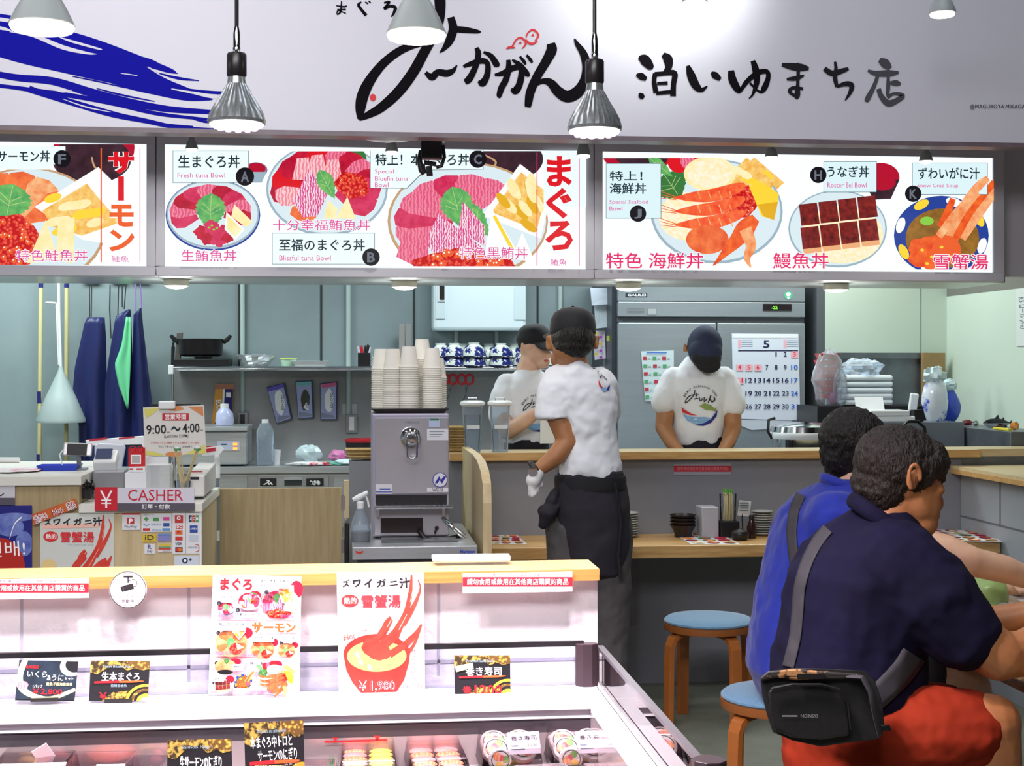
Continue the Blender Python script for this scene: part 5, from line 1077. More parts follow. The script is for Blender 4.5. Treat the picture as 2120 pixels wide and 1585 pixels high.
# heat sealer
a, b = P(366, 955, 8.55), P(512, 893, 8.55)
t = thing('sealing_machine', 'stainless sealing machine with two orange lights behind the till', 'machine', ((a.x + b.x) / 2, 8.55, ZC + .002))
MB().box(a.x, b.x, 8.55, 8.95, ZC + .01, b.z).build('body', M_steel, t, bevel=.008); MB().box(a.x + .01, b.x + .005, 8.53, 8.95, b.z + .001, b.z + .03).build('top_plate', M_steel, t, bevel=.006)
A = Art(on_y(8.548)); A.rect(450, 913, 496, 932, ink('panel_lilac', '#c3c6dc')); A.rect(458, 918, 470, 921, pp['line']); A.rect(483, 916, 492, 922, ink('lamp_orange', '#ff8a3c')); A.rect(483, 925, 492, 930, ink('lamp_dim', '#c0806c')); A.rect(428, 923, 446, 929, ink('paper_red', '#d02030')); A.done(t, 'control_panel')
for k in (0, 1):
    q_ = P(487, 919 + k * 9, 8.546); MB().rbox(q_, (.024, .004, .014)).build('indicator_lamp', mat('lamp_on', '#ffa04a', emit=2.2 if k == 0 else .6), t)
c = P(465, 892, 8.7); c.z = P(465, 893, 8.55).z + .032
t = thing('squeeze_bottle', 'clear squeeze bottle with a white cap on the sealing machine', 'bottle', c)
MB().lathe([(.05, 0), (.055, .02), (.05, .07), (.025, .1)], c, 20).build('bottle_body', mat('bottle_haze', '#b8bede', .2), t, smooth=True); MB().lathe([(.025, .1), (.025, .125), (0, .127)], c, 16).build('cap', M_white, t, smooth=True)
# water bottle, paper cup, bags, bin on the counter
c = P(549, 950, 8.62); c.z = ZC
t = thing('water_bottle', 'large clear water bottle standing on the steel counter', 'bottle', c)
M_pet = glass('pet_plastic', '#dfe9f2', .1, .205, 1.2)
MB().lathe([(.045, 0), (.05, .01), (.046, .03), (.05, .04), (.046, .055), (.05, .07), (.046, .085), (.05, .1), (.046, .115), (.05, .13), (.05, .2), (.03, .245), (.018, .25)], c, 24).build('bottle_body', M_pet, t, smooth=True); MB().lathe([(.02, .25), (.02, .27), (0, .271)], c, 16).build('cap', M_white, t, smooth=True)
c = P(571, 945, 8.68); c.z = ZC; tag(MB().lathe([(.022, 0), (.031, .085), (.032, .087), (.03, .085), (.02, .003), (0, .003)], c, 24).build('paper_cup', M_white, None, smooth=True), 'single white paper cup beside the large water bottle', 'cup')
def crumple(c, r, seed, nm, lab, cat, m, g=None, amp=.35, n=16, mm=10, ang=30, par=None):
    r_ = random.Random(seed); mb = MB(); b = []
    for i in range(mm + 1):
        th = PI * i / mm; row = []
        for k in range(n):
            a = 2 * PI * k / n; j = 1 + amp * (r_.random() - .5) * (0 if i in (0, mm) else 1)
            row.append(Vector((c[0] + r[0] * math.sin(th) * math.cos(a) * j, c[1] + r[1] * math.sin(th) * math.sin(a) * j, c[2] + r[2] + r[2] * math.cos(th) * (j if math.cos(th) > -.6 else 1))))
        b.append(row)
    mb.grid(lambda u, v: b[int(round(u * mm))][int(round(v * n)) % n], mm, n)
    o = mb.build(nm, m, par, smooth=True, angle=ang)
    if ang > 90: o.modifiers.new('soft', 'SUBSURF').levels = 1; o.modifiers['soft'].render_levels = 1
    return tag(o, lab, cat, g) if par is None else o
M_film = mat('milky_film', '#cfe3e8', .25, var=.25, vscale=18)
crumple((XY(640, 8.75), 8.75, ZC), (.075, .07, .055), 5, 'plastic_bag', 'crumpled pale blue plastic bag on the steel counter', 'bag', M_film)
crumple((XY(700, 8.7), 8.7, ZC + .012), (.055, .06, .035), 8, 'pink_packet', 'crumpled pink packet lying on the green cloth', 'packet', mat('packet_pink', '#e0a8cc', .4, col2='#d04a98', vscale=25))
crumple((XY(690, 8.68), 8.6, ZC), (.11, .06, .01), 9, 'green_cloth', 'folded green cloth on the steel counter', 'cloth', mat('cloth_teal', '#6fc0a8', .8))
crumple((XY(640, 8.55), 8.56, ZC), (.13, .05, .012), 12, 'printed_packets', 'flat white packets with red print at the counter edge', 'packet', mat('packet_white', '#f0eef0', .4, col2='#d84860', vscale=14, thr=(.55, .65)))
crumple((XY(725, 8.6), 8.6, ZC), (.1, .07, .018), 14, 'white_towel', 'folded pale towel beside the flat packets', 'towel', mat('towel', '#d5e9ee', .8))
c = P(748, 945, 8.8); c.z = ZC
t = thing('round_bin', 'black round bin with a red rim behind the wooden trays', 'bin', c)
MB().lathe([(.085, 0), (.095, .13)], c, 24).build('bin_body', M_black, t, smooth=True); MB().lathe([(.097, .125), (.1, .14), (.09, .145), (.088, .13)], c, 24).build('rim', mat('rim_red', '#b02028', .4), t, smooth=True)
# scissors
for i, (x, y) in enumerate(((932, 785), (966, 785))):
    Y = 8.84; t = thing('scissors', 'red-handled scissors hanging under the kitchen shelf, %s pair' % ('left' if i == 0 else 'right'), 'scissors', P(x, 850, Y), 'scissors under the shelf'); k = K(x)
    for s_ in (-1, 1):
        c = P(x + s_ * 8 - 2, y, Y); MB().tube([c + Vector((math.cos(a) * 8 * k, 0, math.sin(a) * 10 * k)) for a in [j * PI / 6 for j in range(13)]], .007, 8).build('handle', mat('scissor_red', '#d42430', .35), t, smooth=True)
        MB().tube([P(x + s_ * 3, y + 9, Y), P(x - 2, y + 30, Y), P(x - 14 + s_ * 2, y + 62, Y)], [.008, .009, .002], 6, flat=.3).build('blade', M_chrome, t)
# white water heater
a, b = P(897, 684, 8.86), P(1090, 583, 8.86)
t = thing('water_heater', 'large white wall unit with rounded lower corners above the bowls', 'wall unit', ((a.x + b.x) / 2, 8.86, a.z))
MB().box(a.x, b.x, 8.86, YB - .004, a.z, 2.25).build('housing', mat('heater_white', '#dfeff5', .3), t, bevel=.02)
MB().box(a.x + .015, P(922, 600, 8.85).x, 8.853, 8.861, P(900, 660, 8.85).z, 2.2).build('left_panel', mat('heater_panel', '#d3e4ea', .3), t, bevel=.003); MB().box(P(1065, 600, 8.85).x, b.x - .005, 8.853, 8.861, P(900, 661, 8.85).z, 2.2).build('right_panel', mat('heater_panel', '#d3e4ea', .3), t, bevel=.003)
m = MB().m(M_white).box(P(907, 600, 8.85).x, P(922, 600, 8.85).x, 8.846, 8.853, P(900, 624, 8.85).z, 2.2).m(M_black).box(P(910, 600, 8.85).x, P(920, 600, 8.85).x, 8.842, 8.846, P(900, 620, 8.85).z, 2.15); m.build('control_strip', None, t)
# papers beside the fridge
pin = [((1222, 596, 1268, 632), '#d8e2f0', 'upper pale note hanging left of the fridge'), ((1230, 632, 1262, 680), '#cfdbe4', 'long pale note hanging left of the fridge'), ((1228, 684, 1252, 745), '#e6e2f0', 'printed strip of notes left of the fridge'), ((1246, 690, 1262, 760), '#b8c0cc', 'narrow grey clipboard left of the fridge')]
for i, ((x0, y0, x1, y1), c_, lab) in enumerate(pin):
    Y = 8.50 + i * .02; a, b = P(x0, y1, Y), P(x1, y0, Y); t = thing('pinned_note', lab, 'paper', ((a.x + b.x) / 2, Y, a.z), 'notes hanging beside the fridge')
    MB().hexa([(a.x + .01, Y, a.z), (b.x + .005, Y - .01, a.z + .01), (b.x + .005, Y - .007, a.z + .01), (a.x + .01, Y + .003, a.z), (a.x, Y, b.z), (b.x, Y, b.z), (b.x, Y + .003, b.z), (a.x, Y + .003, b.z)]).build('sheet', mat('note' + c_[1:], c_, .6), t)
    if i == 2: A = Art(on_y(Y - .011)); [A.rect(x0 + 4 + (k % 2) * 9, y0 + 4 + k * 7, x0 + 10 + (k % 2) * 9, y0 + 9 + k * 7, ink('note_mag', '#c858c8') if k % 3 else pp['yel']) for k in range(8)]; A.done(t, 'printed_marks')
tag(MB().box(P(1256, 700, 8.42).x, P(1269, 700, 8.42).x, 8.42, 8.424, P(1256, 706, 8.42).z, P(1256, 695, 8.42).z).build('sticky_note', mat('sticky_yellow', '#d8e86a', .6), None), 'small yellow sticky note left of the fridge', 'note')
# ---- fridge
YF = 8.3; a, b = P(1280, 925, YF), P(1667, 594, YF); zf = 2.02
M_fr = mat('fridge_steel', '#a9b3ba', .36, .55, var=.12, vscale=2, stretch=(1, 1, 14)); M_frs = mat('fridge_side', '#4c525a', .4, .6)
t = thing('upright_fridge', 'tall stainless steel upright fridge with a calendar on its door', 'fridge', ((a.x + b.x) / 2, YF, 0))
MB().box(a.x - .03, b.x + .002, YF + .045, YF + .74, 0.1, zf).build('cabinet', M_frs, t)
zz = lambda y: P(1480, y, YF).z; xm = P(1484, 700, YF).x
for k, (x0, x1) in enumerate(((a.x, xm - .003), (xm + .003, b.x))):
    MB().box(x0, x1, YF, YF + .045, zz(1100) if 0 else .75, zz(668)).build('door', M_fr, t, bevel=.006)
MB().box(a.x, b.x, YF + .0, YF + .045, zz(656), zz(625)).build('control_panel', M_fr, t, bevel=.004); MB().box(a.x, b.x, YF + .0, YF + .045, zz(624), zf).build('top_panel', M_fr, t, bevel=.004)
MB().box(a.x, b.x, YF + .02, YF + .045, zz(667), zz(657)).build('shadow_gap', mat('gap_grey', '#5c6064', .5), t); MB().box(a.x, b.x, YF + .001, YF + .045, .2, .745).build('lower_door', M_fr, t)
q_ = P(1609, 636, YF); MB().rbox((q_.x, YF - .002, q_.z), (.172, .006, .04)).build('display', mat('display_brown', '#221a1e', .3), t)
A = Art(on_y(YF - .0005)); A.rect(1295, 606, 1340, 615, ink('navy_plate', '#2a3440')); A.text('GALILEI', 1299, 608, 1337, 613, pp['white'], .03); A.ell(1632, 611, 9, 9, ink('eco_green', '#58b08c')); A.ell(1632, 609, 5, 4, pp['white']); A.poly([(1628, 614), (1636, 614), (1632, 620)], pp['white'])
for k in range(4): A.rect(1298, 638 + k * 3, 1334, 639 + k * 3, ink('faint', '#80868a'))
A.rect(1340, 638, 1359, 652, ink('faint', '#80868a')); A.rect(1341, 639, 1358, 651, ink('faint2', '#b4babd')); A.done(t, 'printed_marks')
A = Art(on_y(YF - .006)); A.text('-22', 1597, 633, 1610, 640, mat('led_green', '#7ce03a', emit=1.5), .04); A.done(t, 'p', 'display_digits')
# calendar
Yc = YF - .006; a, b = P(1515, 868, Yc), P(1656, 690, Yc)
t = thing('wall_calendar', 'large white month calendar showing the number 5 hung on the fridge', 'calendar', ((a.x + b.x) / 2, Yc, a.z))
mb = MB(); mb.hexa([P(1519, 866, Yc), P(1657, 870, Yc), P(1657, 870, Yc) + Vector((0, .003, 0)), P(1519, 866, Yc) + Vector((0, .003, 0)), P(1515, 690, Yc), P(1653, 691, Yc), P(1653, 691, Yc) + Vector((0, .003, 0)), P(1515, 690, Yc) + Vector((0, .003, 0))]); mb.build('sheet', ink('cal', '#dfe6f4'), t)
A = Art(on_y(Yc)); nv = ink('cal_navy', '#1e2450'); cb = ink('cal_blue', '#2a6ad0'); cr = ink('cal_red', '#e0404c'); cp = ink('cal_pink', '#f6b8c4'); lg = ink('cal_grey', '#9aa4c0')
A.rect(1516, 691, 1652, 699, ink('cal_top', '#f2f4f8')); A.text('5', 1580, 704, 1593, 720, nv, .02)
for x0 in (1528, 1622):
    A.rect(x0, 703, x0 + 6, 720, cp)
    for k in range(4): A.rect(x0 + 7, 704 + k * 4, x0 + 30, 705 + k * 4, lg)
A.rect(1528, 724.5, 1652, 726.5, nv)
days = list(range(1, 32)); row = [(None,) * 4 + (1, 2, 3), tuple(range(4, 11)), tuple(range(11, 18)), tuple(range(18, 25)), tuple(range(25, 32))]
for r_, wk in enumerate(row):
    for c_, d in enumerate(wk):
        if d is None: continue
        x = 1531 + c_ * 18.9; y = 733 + r_ * 27
        if d in (3, 4, 5, 6, 11): A.rect(x - 7, y - 6, x + 8, y + 8, cp)
        s_ = str(d); w_ = 3.5 * len(s_); one = s_ == '1'; m_ = cr if d in (3, 4, 5, 6, 11, 18, 25) else (cb if c_ == 6 else nv)
        hw = w_ if len(s_) > 1 else (1.3 if one else 3); A.text(s_, x - hw, y - 5, x + hw, y + 5, m_, 0 if one else .02)
A.done(t, 'printed_grid', 'day_numbers')
tag(MB().prism([P(1530, 868, YF - .004), P(1640, 868, YF - .004), P(1640, 884, YF - .004), P(1556, 890, YF - .004), P(1532, 880, YF - .004)], (0, .002, 0)).build('loose_sheet', ink('sheet', '#cfd6e2'), None), 'loose sheet of paper sticking out below the calendar', 'paper')
Yc = YF - .006
t = thing('price_chart', 'white laminated chart of small red and green pictures on the left fridge door', 'chart', P(1366, 830, Yc))
mb = MB().prism([P(1327, 727, Yc), P(1395, 725, Yc), P(1395, 830, Yc), P(1336, 830, Yc)], (0, .003, 0)); mb.build('sheet', ink('chart', '#dcecf0'), t)
A = Art(on_y(Yc))
for r_ in range(6):
    for c_ in range(3): A.rect(1331 + c_ * 20 + r_, 738 + r_ * 16, 1339 + c_ * 20 + r_, 745 + r_ * 16, ink('chart_r', '#c83a4c') if (c_ + r_) % 2 == 0 else ink('chart_g', '#5cae74')); A.rect(1341 + c_ * 20 + r_, 741 + r_ * 16, 1347 + c_ * 20 + r_, 744 + r_ * 16, ink('chart_l', '#b4c8c8'))
A.rect(1338, 729, 1380, 731, cb); A.done(t, 'printed_rows')
# rice cooker
Y = 7.55; c = P(1662, 925, Y); k = mpp(1662, Y); c.z = 0.9; zt_ = P(1660, 880, Y).z
t = thing('rice_warmer', 'round stainless rice warmer with a white band behind the ledge', 'rice warmer', c)
r = 68 * k; zb = P(1660, 907, Y).z
MB().lathe([(r * .9, 0.0), (r * .93, .02), (r * .93, zb - .9), (r, zb - .9 + .004)], c, 40).build('pot_body', M_chrome, t, smooth=True)
MB().lathe([(r * 1.0, zb - .9), (r * 1.02, zb - .9 + .01), (r * 1.02, zb - .9 + .03), (r, zb - .9 + .035)], c, 40).build('white_band', M_white, t, smooth=True)
MB().lathe([(r, zb - .9 + .034), (r * .96, zb - .9 + .065), (r * .7, zb - .9 + .085), (0, zb - .9 + .09)], c, 40).build('lid', M_chrome, t, smooth=True)
MB().tube([c + Vector((-r, -.02, zb - .9)), c + Vector((-r * 1.12, -.02, zb - .86)), c + Vector((-r * 1.1, -.02, zb - .8)), c + Vector((-r * .9, -.02, zb - .79))], .008, 8).build('handle', M_black, t, smooth=True)
M_bench = mat('bench_grey', '#868d98', .4, .3)
struct('wall_kitchen_bench', MB().box(1.2, 3.26, 7.3, 8.25, 0, 0.9), M_bench)
# ---- right end: trays in bags, foam boxes, blue bag, toys
Yr = 7.95; zb = .9
def on(x, y, Y): return P(x, y, Y)
struct('trim_7', MB().box(XC0 + .01, P(1918, 700, YC - .02).x, YC - .03, YC - .001, 1.0, P(1900, 730, YC).z).box(XC0 + .01, P(1918, 700, YC - .02).x, YC - .05, YC - .03, P(1900, 742, YC).z, P(1900, 730, YC).z), M_steeld)
tag(MB().box(P(1912, 0, 8.2).x, P(1957, 0, 8.2).x, 8.2, 8.24, 1.164, P(1930, 730, 8.2).z).build('wooden_board', mat('board_tan', '#a8895c', .5, var=.2, vscale=9), None), 'upright brown wooden board behind the blue bags', 'board')
c0 = P(1710, 725, 8.0)
for k in range(7):
    y = 728 + k * 14; c = P(1712 - (k % 2) * 2, y, 8.0); c.z = P(1712, 726 + 14 * 8, 8.0).z + (7 - k) * .0375
    dish(c, .105, .12, .03, .8, 'red_tray', 'red lacquer tray in the tall bag of trays, %s' % ('topmost', 'second down', 'third down', 'fourth down', 'fifth down', 'sixth down', 'lowest')[k], 'tray', mat('tray_red', '#d8342c' if k == 0 else '#8c3038', .3), 'red trays stacked in a bag')
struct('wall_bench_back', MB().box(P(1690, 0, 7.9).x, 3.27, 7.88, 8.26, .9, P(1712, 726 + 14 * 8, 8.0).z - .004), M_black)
zq = P(1712, 726 + 14 * 8, 8.0).z
crumple((P(1712, 0, 7.98).x, 7.96, zq - .03), (.085, .09, .17), 21, 'tray_bag', 'tall clear bag around the stack of red trays beside the fridge', 'bag', M_bag, amp=.25)
crumple((P(1738, 0, 7.93).x, 7.92, zq - .02), (.04, .05, .11), 22, 'small_bag', 'small clear bag with a pink bundle beside the foam boxes', 'bag', M_bag, amp=.3)
crumple((P(1727, 0, 7.95).x, 7.95, zq), (.03, .03, .04), 23, 'pink_bundle', 'pink bundle inside the small clear bag', 'bundle', mat('bundle_pink', '#c0488c', .5), amp=.3)
a, b = P(1738, 852, 7.9), P(1850, 776, 7.9)
for k in range(5):
    h = (b.z - zq) / 5
    tag(MB().rbox(((a.x + b.x) / 2, 8.0, zq + (k + .5) * h), (b.x - a.x, .2, h - .003)).build('foam_tray', mat('foam_white', '#e4ecf2', .5), None, bevel=.012), 'white foam tray in the bagged block, %s' % ('lowest', 'second up', 'middle', 'fourth up', 'topmost')[k], 'tray', 'white foam trays in a bag')
crumple(((a.x + b.x) / 2, 8.0, b.z - .02), (.12, .1, .055), 25, 'foam_bag_top', 'gathered clear bag top above the white foam trays', 'bag', M_bag, amp=.5)
for i, (x, y, w_, lab) in enumerate(((1840, 862, 90, 'flat white lidded box in front of the bagged foam trays, lower one'), (1832, 848, 84, 'flat white lidded box in front of the bagged foam trays, upper one'))):
    c = P(x, y, 7.6); c.z = P(1840, 866, 7.6).z + i * .032; t = thing('foam_box', lab, 'box', c, 'flat white boxes'); MB().rbox(c, (w_ * mpp(x, 7.6), .16, .03)).build('box', M_white, t, bevel=.006)
    if i: MB().rbox(c + Vector((-.05, .1, .045)), (.16, .006, .08), 0, -.4).build('open_lid', M_white, t)
struct('wall_bench_front', MB().box(P(1782, 0, 7.6).x, 3.27, 7.48, 7.74, .9, P(1840, 866, 7.6).z - .017), M_bench)
tag(MB().rbox(P(1891, 825, 7.75) + Vector((0, 0, -.02)), (.05, .02, .1), 0, 0, .15).build('foam_plate', M_white, None, bevel=.008), 'white foam plate standing upright beside the blue bag', 'plate')
tag(MB().rbox(Vector((P(1899, 0, 7.56).x, 7.56, P(1840, 866, 7.6).z + .017)), (.055, .05, .065)).build('black_box', M_black, None, bevel=.003), 'small black box left of the blue bag', 'box')
M_bb = mat('bag_blue_white', '#dce4ee', .18, col2='#3454c8', vscale=7, thr=(.5, .56), coat=.6); M_bl = mat('bag_blue', '#3050d0', .2, var=.3, vscale=12, coat=.6)
z0 = 1.165
for x, Y, w_, h, s_, m_, lab in ((1936, 7.62, .075, .165, 31, M_bb, 'blue and white printed bag with a frosted top, left one'), (1962, 7.75, .07, .13, 32, M_bl, 'shiny solid blue bag leaning on the pale wall, right one')):
    c = P(x, 860, Y); 
    t = thing('blue_bag', lab, 'bag', (c.x, Y, z0), 'blue bags on the steel counter')
    crumple((c.x, Y, z0), (w_, .05, h * .82), s_, 'bag_body', None, None, m_, amp=.14, par=t, n=14)
    crumple((c.x - .005, Y, z0 + h * 1.4), (w_ * .85, .04, h * .28), s_ + 4, 'film_top', None, None, M_film, amp=.5, par=t)
# fix their height: the bags stand on the steel side counter
# toys
def toy_fish(c, L, lab):
    t = thing('toy_tuna', lab, 'toy', c); bk = mat('toy_black', '#22242a', .3); gr = mat('toy_silver', '#a9b2bc', .3, .2)
    prof = [(-.5, .02), (-.42, .09), (-.25, .15), (0, .17), (.2, .13), (.38, .05), (.44, .025)]
    m = MB(); n = 16
    for j, (x, r) in enumerate(prof):
        for k in range(n): a = 2 * PI * k / n; m.v.append(c + Vector((x * L, r * .6 * L * math.sin(a), r * L * math.cos(a) + .12 * L)))
    for j in range(len(prof) - 1):
        for k in range(n):
            m.m(bk if (k < 4 or k >= 12) else gr); a = j * n + k; b_ = j * n + (k + 1) % n; m.face([a, b_, b_ + n, a + n])
    m.build('toy_body', None, t, smooth=True)
    m = MB().m(bk); f = lambda pts: m.prism([c + Vector((x * L, -.004, z * L + .12 * L)) for x, z in pts], (0, .008, 0))
    f([(.42, 0), (.56, .2), (.5, .02), (.55, -.16)]); f([(-.1, .15), (.02, .28), (.06, .14)]); f([(.16, .12), (.22, .2), (.24, .1)]); f([(-.1, -.14), (-.02, -.26), (.04, -.13)]); m.build('fins', None, t)
c = P(2065, 885, 7.45); c.z = 1.168; toy_fish(c, .16, 'black and silver toy tuna on the steel side counter')
def tp_(x, y, X=3.4): q_ = PX(x, y, X); q_.z = 1.164; return q_
for x, s_, r, c_, nm, lab in ((2002, 41, (.028, .02, .016), '#7c1c28', 'red_toy', 'dark red lobster-like toy left of the toy tuna'), (2020, 42, (.014, .014, .016), '#6c7470', 'grey_toy', 'small grey green toy beside the red toy'), (2072, 43, (.03, .02, .014), '#3a2020', 'dark_toy', 'dark toy with orange spots in front of the toy tuna'), (2100, 44, (.02, .02, .02), '#d88a2c', 'orange_toy', 'orange toy at the right of the toy tuna')):
    q_ = PX(x, 884, 3.36); q_.z = 1.166; crumple(q_, r, s_, nm, lab, 'toy', mat(nm, c_, .35), amp=.7, n=10, mm=6)
q_ = PX(2075, 890, 3.31); tag(MB().rbox((q_.x, q_.y, 1.172), (.02, .18, .012)).build('yellow_toy_strip', mat('toy_yellow', '#e8d83c', .4), None, bevel=.002), 'flat yellow toy strip along the edge of the steel side counter', 'toy')
t = thing('wall_notice', 'white handwritten notice on the pale green wall, cut by the right edge', 'notice', PX(2112, 716, XW - .004)); 
m = MB().box(XW - .006, XW - .002, PX(2140, 700, XW).y, PX(2106, 700, XW).y, PX(2112, 716, XW).z, PX(2112, 598, XW).z); m.build('sheet', ink('notice_paper', '#d8dcdc'), t); A = Art(on_x(XW - .006)); A.text('K5 ロール 〆切', 2085, 640, 2150, 655, pp['line'], 0, 1.5); A.done(t)
# steam pan tube behind the head
tag(MB().tube([(P(1866, 925, 7.33).x, 7.33, .9), P(1868, 880, 7.3), P(1880, 872, 7.3), P(1900, 872, 7.3), P(1914, 884, 7.3), P(1916, 900, 7.3)], .009, 8).build('black_wire_loop', M_black, None, smooth=True), 'black curved wire loop showing behind the seated men', 'wire loop')
# ---- left: mops, cone, aprons
YA = 8.95
M_mop = mat('mop_cream', '#d9cf9a', .4); M_nb = mat('band_navy', '#2a2a78', .4)
for i, (x0, x1, y1) in enumerate(((85, 79, 1060), (138, 136, 1060))):
    a, b = P(x0, 540, YA), P(x1, y1, YA); t = thing('mop_pole', 'cream mop pole with navy bands, %s of the grey cone' % ('left' if i == 0 else 'right'), 'mop', (b.x, YA, .05), 'cream mop poles')
    MB().cyl(a, (b.x, YA, .05), .0125, n=14).build('pole', M_mop, t, smooth=True)
    for y, dy in (((585, 10), (810, 24), (940, 14)) if i == 0 else ((585, 10),)):
        q0 = P(x0 + (x1 - x0) * (y - 540) / (y1 - 540), y, YA); q1 = q0 + Vector((0, 0, -dy * mpp(x0, YA))); MB().cyl(q0, q1, .0142, n=14).build('band', M_nb, t, smooth=True)
c = P(126, 870, 8.82); k = mpp(126, 8.82); O = (c.x, 8.82, 0); h = lambda y: P(126, y, 8.82).z
t = thing('long_funnel', 'grey cone funnel hanging from long white sticks', 'funnel', c)
MB().lathe([(49 * k, h(874)), (50 * k, h(868)), (30 * k, h(820)), (6 * k, h(768)), (4 * k, h(758)), (5 * k, h(766)), (29 * k, h(822)), (48 * k, h(868))], O, 40).build('cone', mat('cone_grey', '#a9b8b8', .4), t, smooth=True)
MB().tube([(c.x, 8.82, h(760)), P(122, 640, 8.82), P(121, 530, 8.82)], .009, 10).build('stick', M_white, t, smooth=True); MB().tube([P(122, 755, 8.83), P(117, 632, 8.83), P(116, 627, 8.83), P(95, 626, 8.83)], .006, 10).build('hook_rod', M_white, t, smooth=True)
def apron(lab, outline, fold, Y, strings, inside=None, sm=M_seam, seed=0):
    """hanging rubber apron: outline in the picture, rippled in depth"""
    ys = [p_[1] for p_ in outline]; y0, y1 = min(ys), max(ys); t = thing('rubber_apron', lab, 'apron', P(sum(p_[0] for p_ in outline) / len(outline), y1, Y), 'navy aprons hanging on the kitchen wall')
    def edges(y):
        xs = []
        for i in range(len(outline)):
            a, b = outline[i - 1], outline[i]
            if (a[1] <= y) != (b[1] <= y): xs.append(a[0] + (b[0] - a[0]) * (y - a[1]) / (b[1] - a[1]))
        return (min(xs), max(xs)) if len(xs) > 1 else None
    def fn(u, v):
        y = y0 + .5 + (y1 - y0 - 1) * u; e = edges(y); x = e[0] + (e[1] - e[0]) * v
        q_ = P(x, y, Y); d = .02 * math.sin(v * fold + u * 2 + seed) * (.3 + u) + .025 * math.sin(PI * v)
        return q_ + Vector((0, -d, 0))
    MB().grid(fn, 26, 26).build('apron_cloth', mat('apron_navy', '#232a60', .42, var=.25, vscale=6), t, smooth=True, solid=.004, angle=180)
    for s_ in strings: MB().tube([P(x, y, Y + .01) for x, y in s_], .0035, 6).build('neck_cord', sm, t)
    if inside:
        def g(u, v): y = inside[0][1] + (inside[1][1] - inside[0][1]) * u; e = inside[2](u); return P(e[0] + (e[1] - e[0]) * v, y, Y - .052 - .008 * math.sin(v * 7))
        MB().grid(g, 16, 6).build('green_lining', mat('apron_green', '#6fcf9a', .5), t, smooth=True, solid=.003, angle=180)
lerp = lambda a, b, t_: a + (b - a) * t_
def prof(pts): 
    def f(u):
        for i in range(len(pts) - 1):
            if u <= pts[i + 1][0]: k = (u - pts[i][0]) / (pts[i + 1][0] - pts[i][0] + 1e-9); return (lerp(pts[i][1], pts[i + 1][1], k), lerp(pts[i][2], pts[i + 1][2], k))
        return pts[-1][1:]
    return f
apron('navy rubber apron with silver eyelets, leftmost of three', [(182, 656), (216, 656), (219, 700), (220, 830), (218, 1000), (165, 1000), (164, 880), (152, 805), (156, 760), (176, 668)], 9, 8.86, [[(185, 575), (186, 656)], [(190, 575), (189, 656)]], seed=1)
apron('navy rubber apron folded open to a mint green lining, middle of three', [(240, 655), (256, 642), (270, 640), (273, 720), (274, 1000), (216, 1000), (218, 790), (226, 740), (234, 690)], 8, 8.84, [[(246, 575), (244, 655)], [(253, 575), (253, 636)], [(262, 575), (257, 640)]], ((0, 656), (0, 846), prof([(0, 261, 270), (.3, 252, 271), (.52, 237, 270), (.75, 246, 268), (1, 263, 265)])), seed=2)
apron('navy rubber apron with a violet neck cord, rightmost of three', [(277, 645), (292, 637), (296, 680), (304, 745), (314, 830), (322, 900), (322, 1000), (272, 1000), (272, 800), (275, 700)], 8, 8.82, [[(281, 575), (281, 645)], [(290, 575), (293, 640)]], sm=mat('cord_violet', '#8c6cc0', .6), seed=3)
for i, (x, c_) in enumerate(((188, '#6c7090'), (244, '#6aa4a4'), (288, '#6aa49c'))): tag(MB().rbox(P(x, 572, 9.07), (.1, .05, .05)).build('hook_plate', mat('hook' + c_[1:], c_, .4), None, bevel=.004), 'small wall hook plate above the %s apron' % ('left', 'middle', 'right')[i], 'hook', 'apron hook plates')
tag(MB().tube([P(228, 590, 9.05), P(227, 640, 9.05), P(230, 700, 9.05)], .004, 6).build('thin_cable', M_seam, None), 'thin black cable hanging between two aprons', 'cable')
# ================================================================ till counters at the left
def B(m, px0, px1, Y0, Y1, z0, z1):
    return m.box(P(px0, 700, Y0).x, P(px1, 700, Y0).x, Y0, Y1, z0, z1)
M_top = mat('counter_laminate', '#e4e2d8', .4)
z1c, z2c = 1.081, 0.975
t = thing('tall_counter', 'tall wooden counter with a pale laminate top at the left edge', 'counter', (P(80, 0, 5.62).x, 5.62, 0))
xr_ = P(163, 700, 5.62).x; xl_ = -2.3
MB().box(xl_, xr_ + .01, 5.615, 6.5, z1c - .035, z1c).build('laminate_top', M_top, t, bevel=.002)
MB().box(xl_, xr_, 5.63, 6.48, 0, z1c - .036).build('cabinet', M_plyd, t)
t = thing('till_counter', 'lower wooden till counter covered in posters and payment stickers', 'counter', (P(290, 0, 5.6).x, 5.6, 0))
x0_, x1_ = xr_ + .003, P(419, 700, 5.6).x
MB().box(x0_, x1_, 5.60, 6.32, z2c - .033, z2c).build('laminate_top', M_top, t, bevel=.002)
MB().box(x0_ + .004, x1_ - .012, 5.612, 6.31, 0, z2c - .034).build('cabinet', M_ply, t)
MB().box(x1_ - .012, x1_ - .004, 5.61, 5.625, 0, z2c - .034).build('corner_strip', M_white, t)
